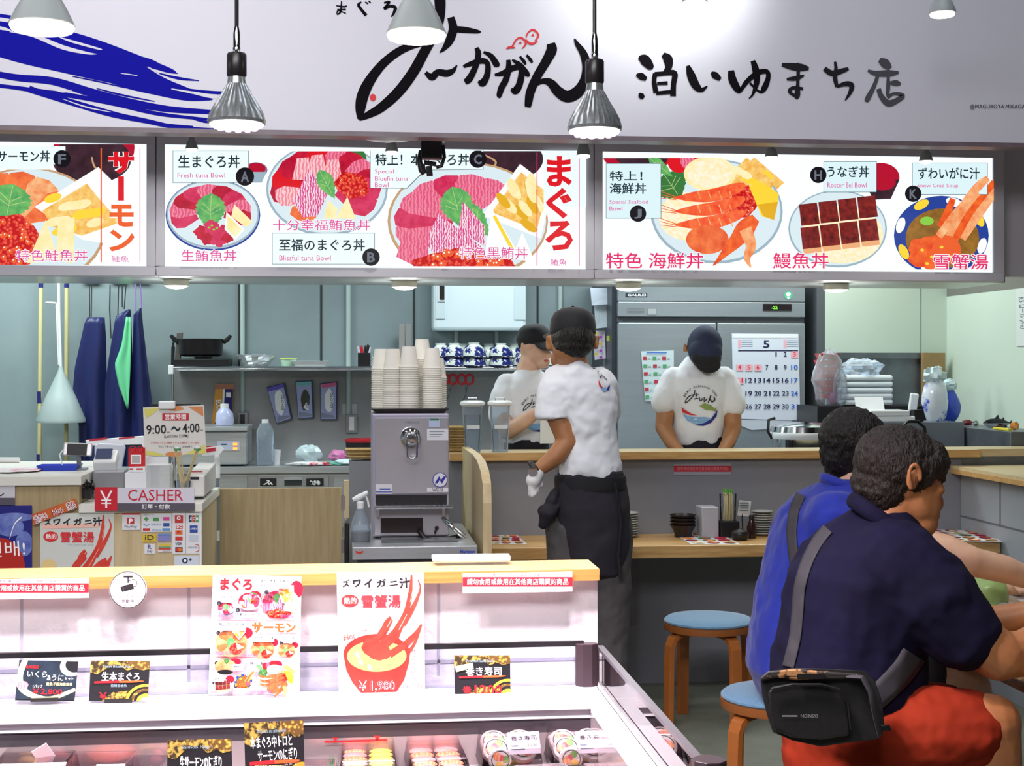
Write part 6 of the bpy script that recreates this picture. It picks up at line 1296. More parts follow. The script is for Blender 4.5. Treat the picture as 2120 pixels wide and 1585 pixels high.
# till sign
Y = 5.588; a, b = P(197, 1056, Y), P(402, 1009, Y)
t = thing('till_sign', 'red and white sign reading CASHER on the till counter front edge', 'sign', ((a.x + b.x) / 2, Y, a.z))
MB().box(a.x, b.x, Y, Y + .008, a.z, b.z).build('sign_board', ink('till_white', '#dcd6e4'), t)
A = Art(on_y(Y)); A.rect(196, 1008, 243, 1057, ink('till_red', '#cc1c30')); A.rect(243, 1041, 403, 1057, ink('till_grey', '#595260'))
A.text('￥', 207, 1015, 233, 1051, pp['white'], .0); A.text('CASHER', 265, 1013, 379, 1036, ink('till_red', '#cc1c30'), 0.0); A.text('訂單・付款', 294, 1043, 352, 1053, pp['white'], .012); A.done(t, 'colour_blocks')
Y = 5.600
# posters on the till front
def flat(name, lab, cat, x0, y0, x1, y1, col, Y, grp=None, m=None):
    a, b = P(x0, y1, Y), P(x1, y0, Y); t = thing(name, lab, cat, ((a.x + b.x) / 2, Y, a.z), grp)
    MB().box(a.x, b.x, Y, Y + .002, a.z, b.z).build('sheet', m or ink(name + col[1:], col), t); return t, Art(on_y(Y))
t, A = flat('crab_soup_poster', 'white crab soup poster stuck on the till counter front', 'poster', 83, 1061, 236, 1275, '#d3d5cf', 5.608)
A.tf = lambda x, y: (83 + x * 153, 1061 + y * 214); crab_poster(A, False)
for p in ([(.62, .42, .05), (.5, .5, .08), (.44, .56, .06)], [(.9, .45, .04), (.8, .5, .06), (.7, .58, .07)]): A.stroke(p, ink('crab_red', '#e04a3a', col2='#c82e24', vscale=20), A.pic)
A.ell(.12, .5, .1, .05, ink('poster_cream2', '#e8cc8c')); A.done(t)
t = thing('hot_banner', 'slanted red and orange banner reading Hot above the till poster', 'banner', P(110, 1075, 5.6)); pts = [(65, 1065), (157, 1031), (161, 1050), (69, 1087)]
MB().prism([P(x, y, 5.603) for x, y in pts], (0, .003, 0)).build('strip', ink('banner_red', '#b8242c', col2='#e08a2c', vscale=5), t); A = Art(on_y(5.603))
for s_, x0, y0, x1, y1 in (('温かい', 70, 1063, 98, 1079), ('Hot', 107, 1051, 131, 1065), ('熱', 138, 1038, 156, 1054)): A.text(s_, x0, y0, x1, y1, pp['white'], .07, -.35); A.text(s_, x0, y0, x1, y1, ink('banner_ink', '#9c2030'), .01, -.35)
A.done(t)
pay = [('payment_sticker', 'payment sticker with a red P mark, leftmost on the till counter', 253, 1062, 290, 1097), ('payment_sticker', 'wide payment sticker with nine small coloured marks', 293, 1062, 355, 1101), ('payment_sticker', 'yellow payment sticker reading iD', 294, 1105, 323, 1122), ('payment_sticker', 'lilac payment sticker beside the yellow one', 327, 1104, 354, 1120), ('payment_sticker', 'payment sticker with a big R, lowest on the left', 299, 1125, 321, 1146), ('payment_sticker', 'striped payment sticker in yellow, teal and red', 327, 1125, 355, 1143), ('payment_sticker', 'tall card logo strip with red marks, left of two', 357, 1061, 384, 1146), ('payment_sticker', 'tall card logo strip topped by red green blue letters', 385, 1061, 415, 1146), ('payment_sticker', 'white sticker with a dark round mark and plus sign, lowest', 361, 1149, 411, 1172)]
for i, (nm, lab, x0, y0, x1, y1) in enumerate(pay):
    t, A = flat(nm, lab, 'sticker', x0, y0, x1, y1, ('#dfe0e4', '#dfe0e4', '#d8b83c', '#8484c0', '#dfe0e4', '#e4d8dc', '#dfe0e4', '#dfe0e4', '#cfd8e4')[i], 5.609, 'payment stickers on the till counter'); A.base = .001
    r = ink('logo_red', '#c83434'); bl = ink('logo_blue', '#2c4ca0'); g = ink('logo_green', '#4c9c54'); lb = ink('logo_sky', '#5c94c8'); pk = ink('logo_pink', '#d84898'); nvy = ink('logo_navy', '#28305c'); og = ink('logo_orange', '#e0702c')
    if i == 0: A.rect(253, 1062, 290, 1065, r); A.rect(263, 1071, 278, 1084, r); A.text('P', 267, 1073, 275, 1083, pp['white'], .04, .1); A.text('PayPay', 258, 1087, 284, 1093, pp['line'])
    if i == 1:
        A.poly([(303, 1069), (308, 1074), (303, 1079), (298, 1074)], g); A.rect(317, 1071, 329, 1078, g); A.rect(338, 1070, 351, 1077, pk); A.rect(338, 1082, 351, 1089, bl); A.rect(296, 1093, 311, 1098, r); A.rect(336, 1093, 352, 1098, lb); A.stroke([(297, 1084, 1.5), (303, 1087, 2), (309, 1085, 1.5)], lb)
        A.text('manaca', 313, 1083, 334, 1087, lb); A.text('nimoca', 315, 1094, 333, 1098, lb); A.text('交通系電子マネー', 296, 1064, 320, 1066, pp['line'])
    if i == 2: A.text('iD', 300, 1107, 319, 1117, pp['navy'], .01); A.text('アイディ', 297, 1119, 320, 1121, pp['navy'])
    if i == 3: A.rect(328, 1105, 353, 1108, lb)
    if i == 4: A.text('R', 306, 1127, 314, 1136, ink('logo_violet', '#5c4a8c'), .02); A.text('Edy', 305, 1138, 316, 1144, ink('logo_violet', '#5c4a8c'), .01)
    if i == 5: A.rect(328, 1126, 354, 1130, ink('l_y', '#d8b83c')); A.rect(328, 1131, 354, 1133, g); A.rect(328, 1134, 354, 1137, r); A.text('SUGOCA', 338, 1139, 353, 1142, pp['line'])
    if i == 6:
        A.rect(362, 1066, 379, 1082, r); A.ell(370, 1072, 4, 4, pp['white']); A.ell(370, 1072, 2, 2, r); A.rect(364, 1086, 378, 1094, r); A.text('DC', 366, 1087, 376, 1093, pp['white'], .03); A.rect(363, 1097, 378, 1106, og); A.ell(370, 1101, 4, 3, r); A.rect(363, 1110, 378, 1118, r); A.text('VISA', 363, 1122, 377, 1128, nvy, .02, .0); A.rect(363, 1132, 378, 1142, pp['dk']); A.ell(368, 1137, 4, 4, r); A.ell(373, 1137, 4, 4, og)
    if i == 7:
        for k, (c_, m_) in enumerate(zip('JCB', (nvy, r, g))): A.rect(391 + k * 7, 1066, 397 + k * 7, 1080, m_); A.text(c_, 392 + k * 7, 1070, 396.5 + k * 7, 1076, pp['white'], .03)
        A.rect(393, 1087, 409, 1102, bl); A.text('AMEX', 394, 1092, 408, 1096, pp['white']); A.rect(391, 1107, 410, 1119, ink('pale_sq', '#c4ccd8')); A.text('DISCOVER', 390, 1131, 409, 1134, pp['line']); A.stroke([(404, 1127, 1), (411, 1128, 1.5), (411, 1139, 1.5), (405, 1141, 1)], r)
    if i == 8: A.ell(383, 1160, 6, 6, nvy); A.ell(383, 1160, 3, 3, pp['white']); A.rect(391, 1157, 397, 1158.5, nvy); A.rect(393.2, 1155, 394.8, 1161, nvy)
    A.done(t, 'printed_marks', 'lettering')
# blue poster
t, A = flat('blue_poster', 'deep blue poster with red patch and white Korean writing at the left edge', 'poster', -60, 1046, 66, 1230, '#1c1c7c', 5.62); A.clip = (-60, 1046, 66, 1230)
A.ell(20, 1090, 30, 20, ink('poster_cloud', '#8c9cd8', col2='#3c4ca8', vscale=14)); A.ell(50, 1125, 18, 26, ink('poster_cloud', '#8c9cd8', col2='#3c4ca8', vscale=14)); A.ell(30, 1070, 40, 9, ink('poster_cloud', '#8c9cd8', col2='#3c4ca8', vscale=14)); A.ell(0, 1175, 52, 62, ink('poster_redpatch', '#b8241c')); A.stroke([(20, 1115, 1), (30, 1085, 2), (45, 1070, 3)], pp['white'])
A.text('선배!', -28, 1120, 52, 1152, pp['white'], .0, -.06); A.done(t)
t, A = flat('white_board', 'white board with a black curl above a dark strip, cut by the left edge', 'board', -60, 1006, 31, 1045, '#cfccd4', 5.622); A.rect(-60, 1030, 31, 1045, ink('till_grey', '#595260')); A.stroke([(-10, 1025, 2), (2, 1025, 2.4), (9, 1020, 1)], pp['dk']); A.done(t)
# ---- things on the tall counter
M_paper = mat('paper', '#e6e6e6', .6)
def zon(x, y, z): q_ = PZ(x, y, z); return q_
c = zon(35, 975, z1c); crumple((c.x, c.y, z1c), (.1, .14, .006), 51, 'loose_papers', 'loose white and pink papers lying left of the blue tray', 'paper', mat('papers', '#e8e4e6', .6, col2='#e2a8b4', vscale=9, thr=(.5, .6)), amp=.15)
c = zon(15, 958, z1c); tag(MB().tube([c + Vector((-.12, .02, .012)), c + Vector((.05, 0, .012))], .012, 12).build('paper_roll', M_paper, None, smooth=True), 'white paper roll lying at the left edge of the tall counter', 'roll')
c = zon(124, 972, z1c + .001); t = thing('cash_tray', 'bright blue coin tray with a paper slip on the tall counter', 'tray', c)
dish(c, .16, .11, .02, .85, 'tray', None, None, mat('tray_blue', '#2c44c0', .3), par=t); MB().rbox(c + Vector((0, 0, .006)), (.11, .05, .003)).build('paper_slip', mat('slip', '#d8dcc8', .6), t)
# ---- things on the till counter
def onz(x, y, z=z2c): return PZ(x, y, z)
t = thing('phone_on_stand', 'smartphone with a dark screen held sideways on a small stand', 'phone', P(160, 970, 5.9)); ph = P(161, 930, 5.9); k = mpp(160, 5.9)
R_ph = (58 * k, .01, 27 * k)
MB().rbox(ph, R_ph, 0, -.25, .04).build('phone_case', mat('phone_silver', '#c8c4c4', .3, .3), t, bevel=.004); MB().rbox(ph + Vector((-.002, -.007, .0)), (40 * k, .003, 24 * k), 0, -.25, .04).build('phone_screen', mat('screen_dark', '#16141c', .5), t)
MB().tube([ph + Vector((0, .01, -.02)), ph + Vector((0, .03, -.06)), (ph.x, ph.y + .03, z1c)], .009, 10).box(ph.x - .03, ph.x + .03, ph.y + .005, ph.y + .065, z1c, z1c + .008).build('stand', mat('stand_grey', '#7c8088', .4), t, smooth=True); MB().tube([ph + Vector((-.055, 0, 0)), ph + Vector((-.07, 0, -.02)), ph + Vector((-.06, 0, -.06))], .003, 6).build('cable', M_white, t)
def at2(x, y, Y): return P(x, y, Y)
c = at2(217, 966, 5.85); t = thing('card_terminal', 'white card payment terminal with a grey screen, tilted back', 'card terminal', c)
MB().rbox(c + Vector((0, .03, .022)), (.088, .09, .05), 0, .5).build('body', M_white, t, bevel=.008); MB().rbox(c + Vector((-.004, .005, .052)), (.062, .05, .004), 0, .75).build('screen', mat('terminal_screen', '#4c5470', .15), t)
a, b = P(192, 1012, 5.8), P(258, 974, 5.8); tag(MB().box(a.x, b.x, 5.8, 6.05, z2c + .001, b.z).build('grey_console', mat('console_grey', '#9a9ca0', .3, .4), None, bevel=.006), 'dull metallic box under the white card terminal', 'box')
m = MB(); 
for k_ in range(6): m.tube([P(166 + k_ * 4, 985 + k_ * 3, 5.72), P(172 + k_ * 5, 1000 + (k_ % 3) * 6, 5.68), P(186 + k_ * 2, 1012, 5.7), P(192, 1020 - k_ * 4, 5.72)], .006, 6)
tag(m.rbox(P(176, 1020, 5.7), (.05, .04, .04)).build('cable_tangle', M_black, None, smooth=True), 'tangle of black cables and a plug beside the card terminal', 'cables')
t = thing('pos_screen', 'white and red rimmed screen seen from behind, beyond the card terminal', 'screen', P(235, 975, 6.15)); Y = 6.15
mb = MB(); mb.prism([P(195, 922, Y), P(205, 917, Y), P(256, 920, Y), P(259, 926, Y), P(250, 972, Y + .0), P(196, 972, Y)], (0, .03, 0)); mb.build('rear_shell', mat('shell_lilac', '#c4c8d4', .35), t, bevel=.006)
MB().prism([P(176, 911, Y + .04), P(296, 902, Y + .04), P(304, 908, Y + .04), P(306, 975, Y + .04), P(297, 975, Y + .04), P(294, 920, Y + .04), P(180, 922, Y + .04)], (0, .02, 0)).build('white_rim', M_white, t, bevel=.003); MB().prism([P(262, 915, Y + .062), P(294, 914, Y + .062), P(297, 972, Y + .062), P(262, 972, Y + .062)], (0, .01, 0)).build('dark_panel', mat('panel_navy', '#2c3454', .3), t)
A = Art(on_y(Y + .038)); 
for x0, x1 in ((184, 222), (246, 280)): A.poly([(x0, 913 - (x0 - 184) * .06), (x1, 911 - (x1 - 184) * .06), (x1 - 2, 903.5 - (x1 - 184) * .04 + 3), (x0, 906 - (x0 - 184) * .05 + 3)], ink('stripe_red', '#c02038'))
A.done(t, 'red_stripes')
Y = 6.2; tag(MB().m(M_white).prism([P(418, 928, Y), P(456, 923, Y), P(463, 930, Y), P(455, 940, Y), P(418, 944, Y)], (0, .03, 0)).m(ink('stripe_red', '#c02038')).prism([P(420, 930, Y - .003), P(446, 926, Y - .003), P(446, 933, Y - .003), P(420, 937, Y - .003)], (0, .003, 0)).build('printer_flap', None, None), 'white flap with a red stripe right of the opening hours sign', 'flap')
# red stand with a plain white square
c = P(283, 976, 5.75); t = thing('code_stand', 'small red upright stand with a plain white square and two rings', 'stand', c); Y = 5.75
MB().m(ink('stand_red', '#cc1c28')).prism([P(266, 928, Y), P(300, 926, Y), P(300, 965, Y), P(266, 966, Y)], (0, .01, 0)).m(M_white).prism([P(266, 966, Y), P(300, 965, Y), P(300, 976, Y), P(266, 976, Y)], (0, .012, 0)).build('stand_board', None, t)
A = Art(on_y(Y)); A.rect(271, 941, 292, 960, pp['white']); A.rect(273, 943, 290, 958, ink('square_grey', '#b8b4b4')); A.rect(268, 969, 276, 972, ink('stand_red', '#cc1c28')); A.rect(282, 969, 296, 972, ink('stand_red', '#cc1c28')); A.done(t, 'white_square')
for x in (275, 291): cc = P(x, 929, Y - .001); MB().tube([cc + Vector((math.cos(q_) * .011, 0, math.sin(q_) * .011)) for q_ in [j * PI / 8 for j in range(17)]], .0022, 6).build('ring', ink('stand_red', '#cc1c28'), t, smooth=True)
tag(MB().box(P(258, 0, 5.72).x, P(304, 0, 5.72).x, 5.72, 5.82, z2c + .001, P(283, 977, 5.75).z).build('white_carton', M_white, None, bevel=.002), 'white carton under the small red stand', 'carton')
m = MB(); a, b = P(303, 1008, 5.7), P(352, 962, 5.7); m.box(a.x, b.x, 5.7, 5.78, z2c + .001, b.z)
tag(m.build('acrylic_box', glass('frosted_acrylic', '#eef0f0', .2, .45, 1.3), None, bevel=.003), 'frosted acrylic box right of the white carton', 'box')
tag(MB().box(P(300, 0, 5.86).x, P(349, 0, 5.86).x, 5.86, 5.865, P(300, 961, 5.86).z, P(300, 945, 5.86).z).m(M_white).build('small_placard', ink('placard', '#d8402c'), None), 'small orange-red placard below the opening hours sign', 'placard')
# opening hours
Y = 6.0; pts = [(296, 843), (422, 838), (427, 939), (300, 945)]
t = thing('hours_sign', 'opening hours board reading 9:00 to 4:00 clipped on a stand', 'sign', P(362, 945, Y)); MB().prism([P(x, y, Y) for x, y in pts], (0, .006, 0)).build('board', ink('hours', '#dcd8d2'), t)
A = Art(on_y(Y), (290, 836, 432, 948)); yl = ink('hours_yellow', '#d9cf6c'); og = ink('hours_orange', '#d88850')
A.poly([(298, 846), (330, 845), (318, 856), (302, 866)], yl); A.poly([(390, 842), (420, 841), (421, 862), (406, 852)], og); A.ell(362, 845, 18, 5, og); A.poly([(301, 941), (302, 932), (340, 940), (330, 944)], yl); A.poly([(424, 920), (426, 938), (380, 941)], yl); A.ell(360, 940, 18, 5, og)
A.rect(336, 855, 391, 870, ink('hours_red', '#c02430')); A.text('営業時間', 342, 857, 385, 868, pp['white'], .01); A.text('9:00', 303, 879, 344, 898, pp['dk'], .012, -.03); A.text('AM', 345, 893, 352, 896, pp['dk']); A.text('～', 354, 882, 374, 892, pp['navy'], .03); A.text('4:00', 378, 876, 413, 895, pp['dk'], .012, -.03); A.text('PM', 414, 889, 420, 892, pp['dk']); A.text('(Last Order 3:30PM)', 340, 899, 390, 907, pp['dk'], .005, -.02)
A.text('ネタがなくなり次第終了となる場合がございます', 312, 914, 412, 918, ink('hours_red', '#c02430')); A.text('予めご了承くださいませ、お電話等で', 328, 922, 398, 926, pp['dk']); A.done(t)
MB().rbox(P(346, 838, Y), (34 * mpp(346, Y), .03, 17 * mpp(346, Y))).build('clip', M_white, t, bevel=.006); MB().box(P(311, 0, Y).x, P(415, 0, Y).x, Y + .008, Y + .016, P(311, 842, Y).z, P(311, 836, Y).z).build('top_bar', M_black, t); MB().cyl(P(362, 940, Y + .015), (P(362, 940, Y).x, Y + .015, z2c), .008, n=10).build('stand_rod', M_chrome, t, smooth=True)
# chopstick bundle in a clear cup
c = onz(375, 1012); c.y = 5.72; t = thing('chopstick_cup', 'clear cup holding wooden skewers with green and white bands', 'cup', (P(378, 1010, 5.72).x, 5.72, z2c)); O = Vector((P(378, 1010, 5.72).x, 5.72, z2c + .001))
MB().lathe([(.026, 0), (.032, .075), (.031, .075), (.024, .003), (0, .003)], O, 24).build('cup', M_glass, t, smooth=True)
r_ = random.Random(4); M_ch = mat('chopstick_wood', '#c9b98c', .5)
for k_ in range(14):
    s_ = -1 if k_ % 2 else 1; x1 = (367 if s_ < 0 else 412) + r_.uniform(-7, 7); y1 = 928 + r_.uniform(-4, 6); q0 = O + Vector((-s_ * .01 + r_.uniform(-.008, .008), r_.uniform(-.01, .01), .006)); q1 = P(x1, y1, 5.72 + r_.uniform(-.012, .012))
    tag(MB().tube([q0, q1], [.0022, .003], 6).build('wooden_skewer', M_ch, None), 'pale wooden skewer leaning %s in the clear cup' % ('left' if s_ < 0 else 'right'), 'skewer', 'skewers leaning %s in the clear cup' % ('left' if s_ < 0 else 'right'))
for x in (367, 409): cc = P(x, 929, 5.72); MB().m(mat('band_green', '#4c9c5c', .5)).lathe([(.013, -.006), (.014, .002)], cc, 14).m(M_white).lathe([(.014, .0025), (.013, .009)], cc, 14).build('banded_top', None, t)
# receipt printer
a, b = P(385, 1024, 5.74), P(424, 978, 5.74)
t = thing('receipt_printer', 'white receipt printer with a black label on the right end of the till counter', 'printer', ((a.x + b.x) / 2, 5.74, z2c)); MB().hexa([(a.x, 5.74, z2c + .012), (b.x, 5.74, z2c + .012), (b.x, 6.2, z2c + .012), (a.x, 6.2, z2c + .012), (a.x, 5.74, b.z - .01), (b.x, 5.74, b.z - .01), (b.x, 6.2, b.z + .01), (a.x, 6.2, b.z + .01)]).build('housing', mat('printer_white', '#dcdad6', .4), t, bevel=.006)
A = Art(on_y(5.738)); A.rect(394, 987, 412, 992, pp['dk']); A.done(t, 'black_label'); MB().box(a.x + .01, b.x - .01, 5.76, 6.1, z2c + .001, z2c + .012).build('foot', M_black, t); MB().rbox(P(403, 976, 5.85), (.06, .02, .005)).build('paper_slot', mat('slot_red', '#a84c50', .5), t)
# grey pole with the white grip
Y = 6.36; t = thing('grey_pole', 'grey pole with a white bottle-shaped grip beside the till counter', 'pole', (P(449, 0, Y).x, Y, 0)); q0 = P(449, 985, Y)
MB().cyl((q0.x, Y, 0), q0, .011, n=14).build('pole', mat('pole_grey', '#7c8894', .4), t, smooth=True); MB().lathe([(.014, -.01), (.015, .04), (.012, .07), (.013, .075), (.008, .1), (0, .108)], q0, 18).build('grip', M_white, t, smooth=True); q1 = P(449, 1108, Y); MB().cyl(q1 + Vector((0, -.001, -.022)), q1 + Vector((0, -.001, .022)), .0125, n=14).build('sticker', M_white, t, smooth=True)
# gate
Y = 6.42; a, b = P(454, 1180, Y), P(708, 1009, Y); t = thing('low_gate', 'low plywood gate between the till and the water machine', 'gate', ((a.x + b.x) / 2, Y, .12)); MB().box(a.x, b.x, Y, Y + .03, .12, b.z).build('gate_panel', M_plyd, t, bevel=.002)
for z in (P(705, 1040, Y).z, P(705, 1130, Y).z): MB().box(b.x - .004, b.x + .012, Y - .004, Y + .034, z - .03, z + .03).build('hinge', M_chrome, t)
tag(MB().box(P(712, 0, Y).x, P(722, 0, Y).x, Y, Y + .06, 0, P(716, 995, Y).z).build('gate_post', M_ply, None), 'narrow wooden post right of the low plywood gate', 'post')
tag(MB().rbox((P(718, 0, 6.2).x, 6.2, P(718, 1125, 6.2).z), (.02, .2, .2)).build('dark_bin_edge', M_black, None, bevel=.004), 'dark upright panel left of the steel stand', 'panel')
# ================================================================ hot water machine on its steel stand
zt3 = .80; YT0, YT1 = 5.6, 6.4; a, b = P(729, 0, YT0).x, P(989, 0, YT0).x; b = min(b, .495)
t = thing('steel_stand', 'stainless steel stand under the hot water machine', 'stand', ((a + b) / 2, YT0, 0)); MB().box(a, b, YT0, YT1, zt3 - .05, zt3).build('steel_top', M_steel, t, bevel=.004)
MB().box(a + .02, b - .02, YT0 + .03, YT1 - .02, 0, zt3 - .051).build('open_base', mat('base_steel', '#5c6068', .4, .6), t)
A = Art(on_y(YT0)); A.text('Maruzen', 952, 1137, 983, 1145, ink('maker_blue', '#3848a8'), .04); A.ell(744, 1141, 8, 5, ink('mark_red', '#c03028')); A.ell(744, 1138, 8, 3.4, M_steel); A.done(t, 'red_mark')
ym = 5.86; a, b = P(770, 0, ym), P(930, 0, ym); zb_, zt_ = P(850, 1110, ym).z, P(850, 856, ym).z; xa, xb = a.x, b.x
M_mir = mat('polished_steel', '#cfcdd8', .2, .6, bump=.12, bscale=5)
t = thing('water_machine', 'polished steel hot water machine with a tap and drip tray', 'water machine', ((xa + xb) / 2, ym, zt3)); zc = lambda y: P(850, y, ym).z
MB().m(mat('machine_lilac', '#b4b0c4', .3, .4)).box(xa, xb, ym + .0, 6.25, zb_, zt_).build('body', None, t, bevel=.006)
MB().box(xa + .012, xb - .004, ym - .008, ym, zc(1022), zc(864)).build('front_panel', M_mir, t, bevel=.003)
MB().box(xa + .01, xb - .002, ym - .005, ym, zb_ + .005, zc(1044)).build('lower_panel', mat('lower_steel', '#b4b2b8', .3, .5), t, bevel=.002)
MB().box(xa + .035, xa + .205, ym - .007, ym - .0055, zc(1102), zc(1071)).build('dark_window', mat('window_brown', '#2a2022', .2), t)
MB().box(xa + .015, xb - .01, ym - .003, ym, zc(1044), zc(1024)).build('recess', M_black, t)
m = MB().m(M_chrome).box(xa + .012, xb + .01, ym - .09, ym - .005, zc(1049), zc(1042)); m.build('drip_tray', None, t, bevel=.004)
m = MB().m(M_black)
for k in range(9): m.box(xa + .03 + k * .03, xa + .042 + k * .03, ym - .08, ym - .015, zc(1042), zc(1042) + .0012)
m.build('drip_slots', None, t)
for x in (-1, 1): MB().box(xa + .018 if x < 0 else xb - .03, xa + .03 if x < 0 else xb - .018, ym - .03, ym, zc(1068), zc(1048)).build('tray_bracket', M_chrome, t)
tp = P(852, 905, ym - .02); k = mpp(852, ym)
m = MB().lathe([(22 * k, 0), (21 * k, .012), (10 * k, .03), (8 * k, .05)], P(850, 905, ym - .008), 28, axis=(0, -1, 0)); m.build('tap_base', M_chrome, t, smooth=True)
MB().lathe([(9 * k, 0), (9 * k, .03), (7 * k, .034), (0, .035)], P(853, 908, ym - .05), 20, axis=(0, -1, 0)).build('tap_knob', M_chrome, t, smooth=True)
MB().tube([P(853, 896, ym - .06), P(845, 893, ym - .06), P(842, 905, ym - .06), P(843, 945, ym - .07), P(853, 950, ym - .07), P(863, 945, ym - .07), P(864, 905, ym - .06), P(860, 894, ym - .06)], .004, 8).build('tap_lever', M_chrome, t, smooth=True)
A = Art(on_y(ym - .009)); lb = ink('mach_label', '#d8d6de'); A.rect(888, 864, 911, 884, ink('mach_blue', '#b0bcd8')); A.rect(889, 866, 909, 870, ink('mach_green', '#3c6c4c')); A.rect(884, 887, 928, 911, lb); [A.rect(889, 893 + q_ * 5, 920 - q_ * 4, 894 + q_ * 5, pp['line']) for q_ in range(3)]
A.text('つぎたしくん', 838, 871, 868, 876, pp['line']); A.rect(778, 1002, 812, 1022, lb); A.rect(786, 1011, 808, 1013, ink('maker_blue', '#3848a8')); A.rect(778, 1017, 812, 1019, ink('maker_blue', '#3848a8')); A.rect(884, 1009, 928, 1018, lb); A.text('WSE-20', 895, 1010, 918, 1017, pp['dk'], .02)
nb = ink('maker_navy', '#2c2c98'); A.ell(911, 993, 15.5, 15.5, nb); A.ell(911, 993, 14, 14, lb); A.poly([(900, 1000), (909, 985), (913, 993), (918, 986), (924, 986), (915, 1001), (910, 993), (906, 1000)], nb); A.done(t, 'printed_labels')
MB().lathe([(.008, 0), (.008, .012)], P(904, 1092, ym - .006), 16, axis=(0, -1, 0)).tube([P(904, 1092, ym - .02), P(900, 1104, ym - .02)], .004, 8).build('drain_knob', M_black, t, smooth=True)
MB().tube([P(868, 1098, ym - .02), P(880, 1116, ym - .06), P(905, 1120, ym - .05), P(935, 1112, ym - .02), P(952, 1108, ym)], .011, 10).build('black_hose', M_black, t, smooth=True)
for s_ in (0, 1): MB().tube([P(916, 1072, ym - .01), P(930, 1080 + s_ * 6, ym - .04), P(948, 1096 + s_ * 8, ym - .05), P(962, 1108 + s_ * 6, ym - .04)], .006, 8).build('steel_hose', M_chrome, t, smooth=True)
for x in (xa + .03, xb - .03): MB().cyl((x, ym + .03, zt3), (x, ym + .03, zb_), .014, n=14).build('rubber_foot', M_black, t)
tag(MB().rbox(((xa + xb) / 2 + .03, ym - .04, zt3 + .004), (.3, .2, .006)).build('drain_mat', mat('mat_grey', '#55585c', .4), None), 'dark grey mat on the steel stand in front of the machine', 'mat')
# spray bottle
c = Vector((P(746, 1095, 5.78).x, 5.78, zt3)); t = thing('spray_bottle', 'clear spray bottle with a white trigger left of the water machine', 'spray bottle', c); k = mpp(746, 5.78)
MB().lathe([(.036, 0), (.04, .01), (.041, .045), (.03, .09), (.015, .125), (.012, .135)], c, 24).build('bottle_body', M_pet, t, smooth=True); MB().lathe([(.036, .004), (.038, .04), (0, .04)], c, 20).build('liquid', glass('liquid', '#5c5864', .1, .3, 1.3), t, smooth=True)
MB().lathe([(.014, .13), (.015, .155), (.01, .16)], c, 16).tube([c + Vector((-.03, 0, .165)), c + Vector((-.005, 0, .175)), c + Vector((.03, 0, .195))], [.008, .013, .008], 10).tube([c + Vector((.022, 0, .18)), c + Vector((.03, 0, .16)), c + Vector((.034, 0, .135))], .004, 8).build('trigger_head', M_white, t, smooth=True)
# tray with upturned cups on the machine
zt_ += .001; tr = thing('serving_tray', 'dark brown tray on top of the water machine carrying stacks of cups', 'tray', ((xa + xb) / 2, 6.0, zt_)); dish(Vector(((xa + xb) / 2, 6.02, zt_)), .315, .25, .018, .86, 'tray', None, None, mat('tray_brown', '#2c2624', .4), par=tr)
M_cup = mat('paper_cup_cream', '#ece8df', .6); cupr, cupt, cuph = .0395, .027, .084
cup0 = None; step = .0088
cols = [('far left, back', 789, 6.07, 722, 24), ('left front', 813, 5.98, 722, 18), ('front centre', 847, 5.95, 717, 16), ('tallest, back right', 874, 6.06, 702, 24), ('right front', 895, 5.96, 720, 16), ('far right, back', 905, 6.08, 741, 20)]
for w_, x, Y, yt, n in cols:
    top = P(x, yt, Y).z; base = zt_ + .003; n = int((top - cuph - base) / step) + 1
    for i in range(n):
        c = Vector((P(x, 700, Y).x, Y, base + i * (top - cuph - base) / max(n - 1, 1)))
        lab = 'cream paper cup upside down in the %s stack on the machine' % w_
        if i == n - 1: lab = 'uppermost cream paper cup of the %s stack on the machine' % w_
        if cup0 is None:
            cup0 = MB().lathe([(cupr - .001, .001), (cupr + .002, 0), (cupr + .0022, .0035), (cupr - .001, .0045), (cupt, cuph), (cupt - .002, cuph), (cupt - .003, cuph - .003), (0, cuph - .003)], c, 22).build('paper_cup', M_cup, None, smooth=True); base_c = c.copy(); l0 = cup0.location.copy(); o = cup0
        else: o = cup0.copy(); COL.objects.link(o); o.location = l0 + (c - base_c)
        tag(o, lab, 'cup', 'cups of the %s stack' % w_)
        if i == n - 1: del o['group']
# pitchers on the ledge
for x, lab in ((978, 'clear water pitcher with a white lid, left of the pair on the ledge'), (1035, 'clear water pitcher with a white lid, right of the pair on the ledge')):
    Y = 6.76; c = P(x, 930, Y); c.z = zL + .001; k = mpp(x, Y); t = thing('water_pitcher', lab, 'pitcher', c, 'water pitchers on the ledge'); H_ = 96 * k
    MB().lathe([(15 * k, 0), (17 * k, .004), (18 * k, H_ * .55), (19.5 * k, H_ * .62), (21 * k, H_)], c, 28).build('jug', M_pet, t, smooth=True); MB().lathe([(14 * k, .006), (17 * k, .1), (17.3 * k, H_ * (.5 if x > 1000 else .8)), (0, H_ * (.5 if x > 1000 else .8))], c, 24).build('water', glass('water', '#eef4f8', .0, .03, 1.2), t, smooth=True)
    MB().lathe([(22 * k, H_ - .004), (26 * k, H_ + .004), (26 * k, H_ + .014), (20 * k, H_ + .022), (0, H_ + .022)], c, 28).build('lid', M_white, t, smooth=True)
    MB().tube([c + Vector((-.022, 0, H_ + .02)), c + Vector((-.02, 0, H_ + .034)), c + Vector((.02, 0, H_ + .034)), c + Vector((.022, 0, H_ + .02))], .003, 8).build('lid_handle', M_chrome, t); MB().box(c.x - .03, c.x + .03, Y - 20 * k, Y - 19.6 * k, c.z + H_ * .5, c.z + H_ * .58).build('white_label', M_white, t)
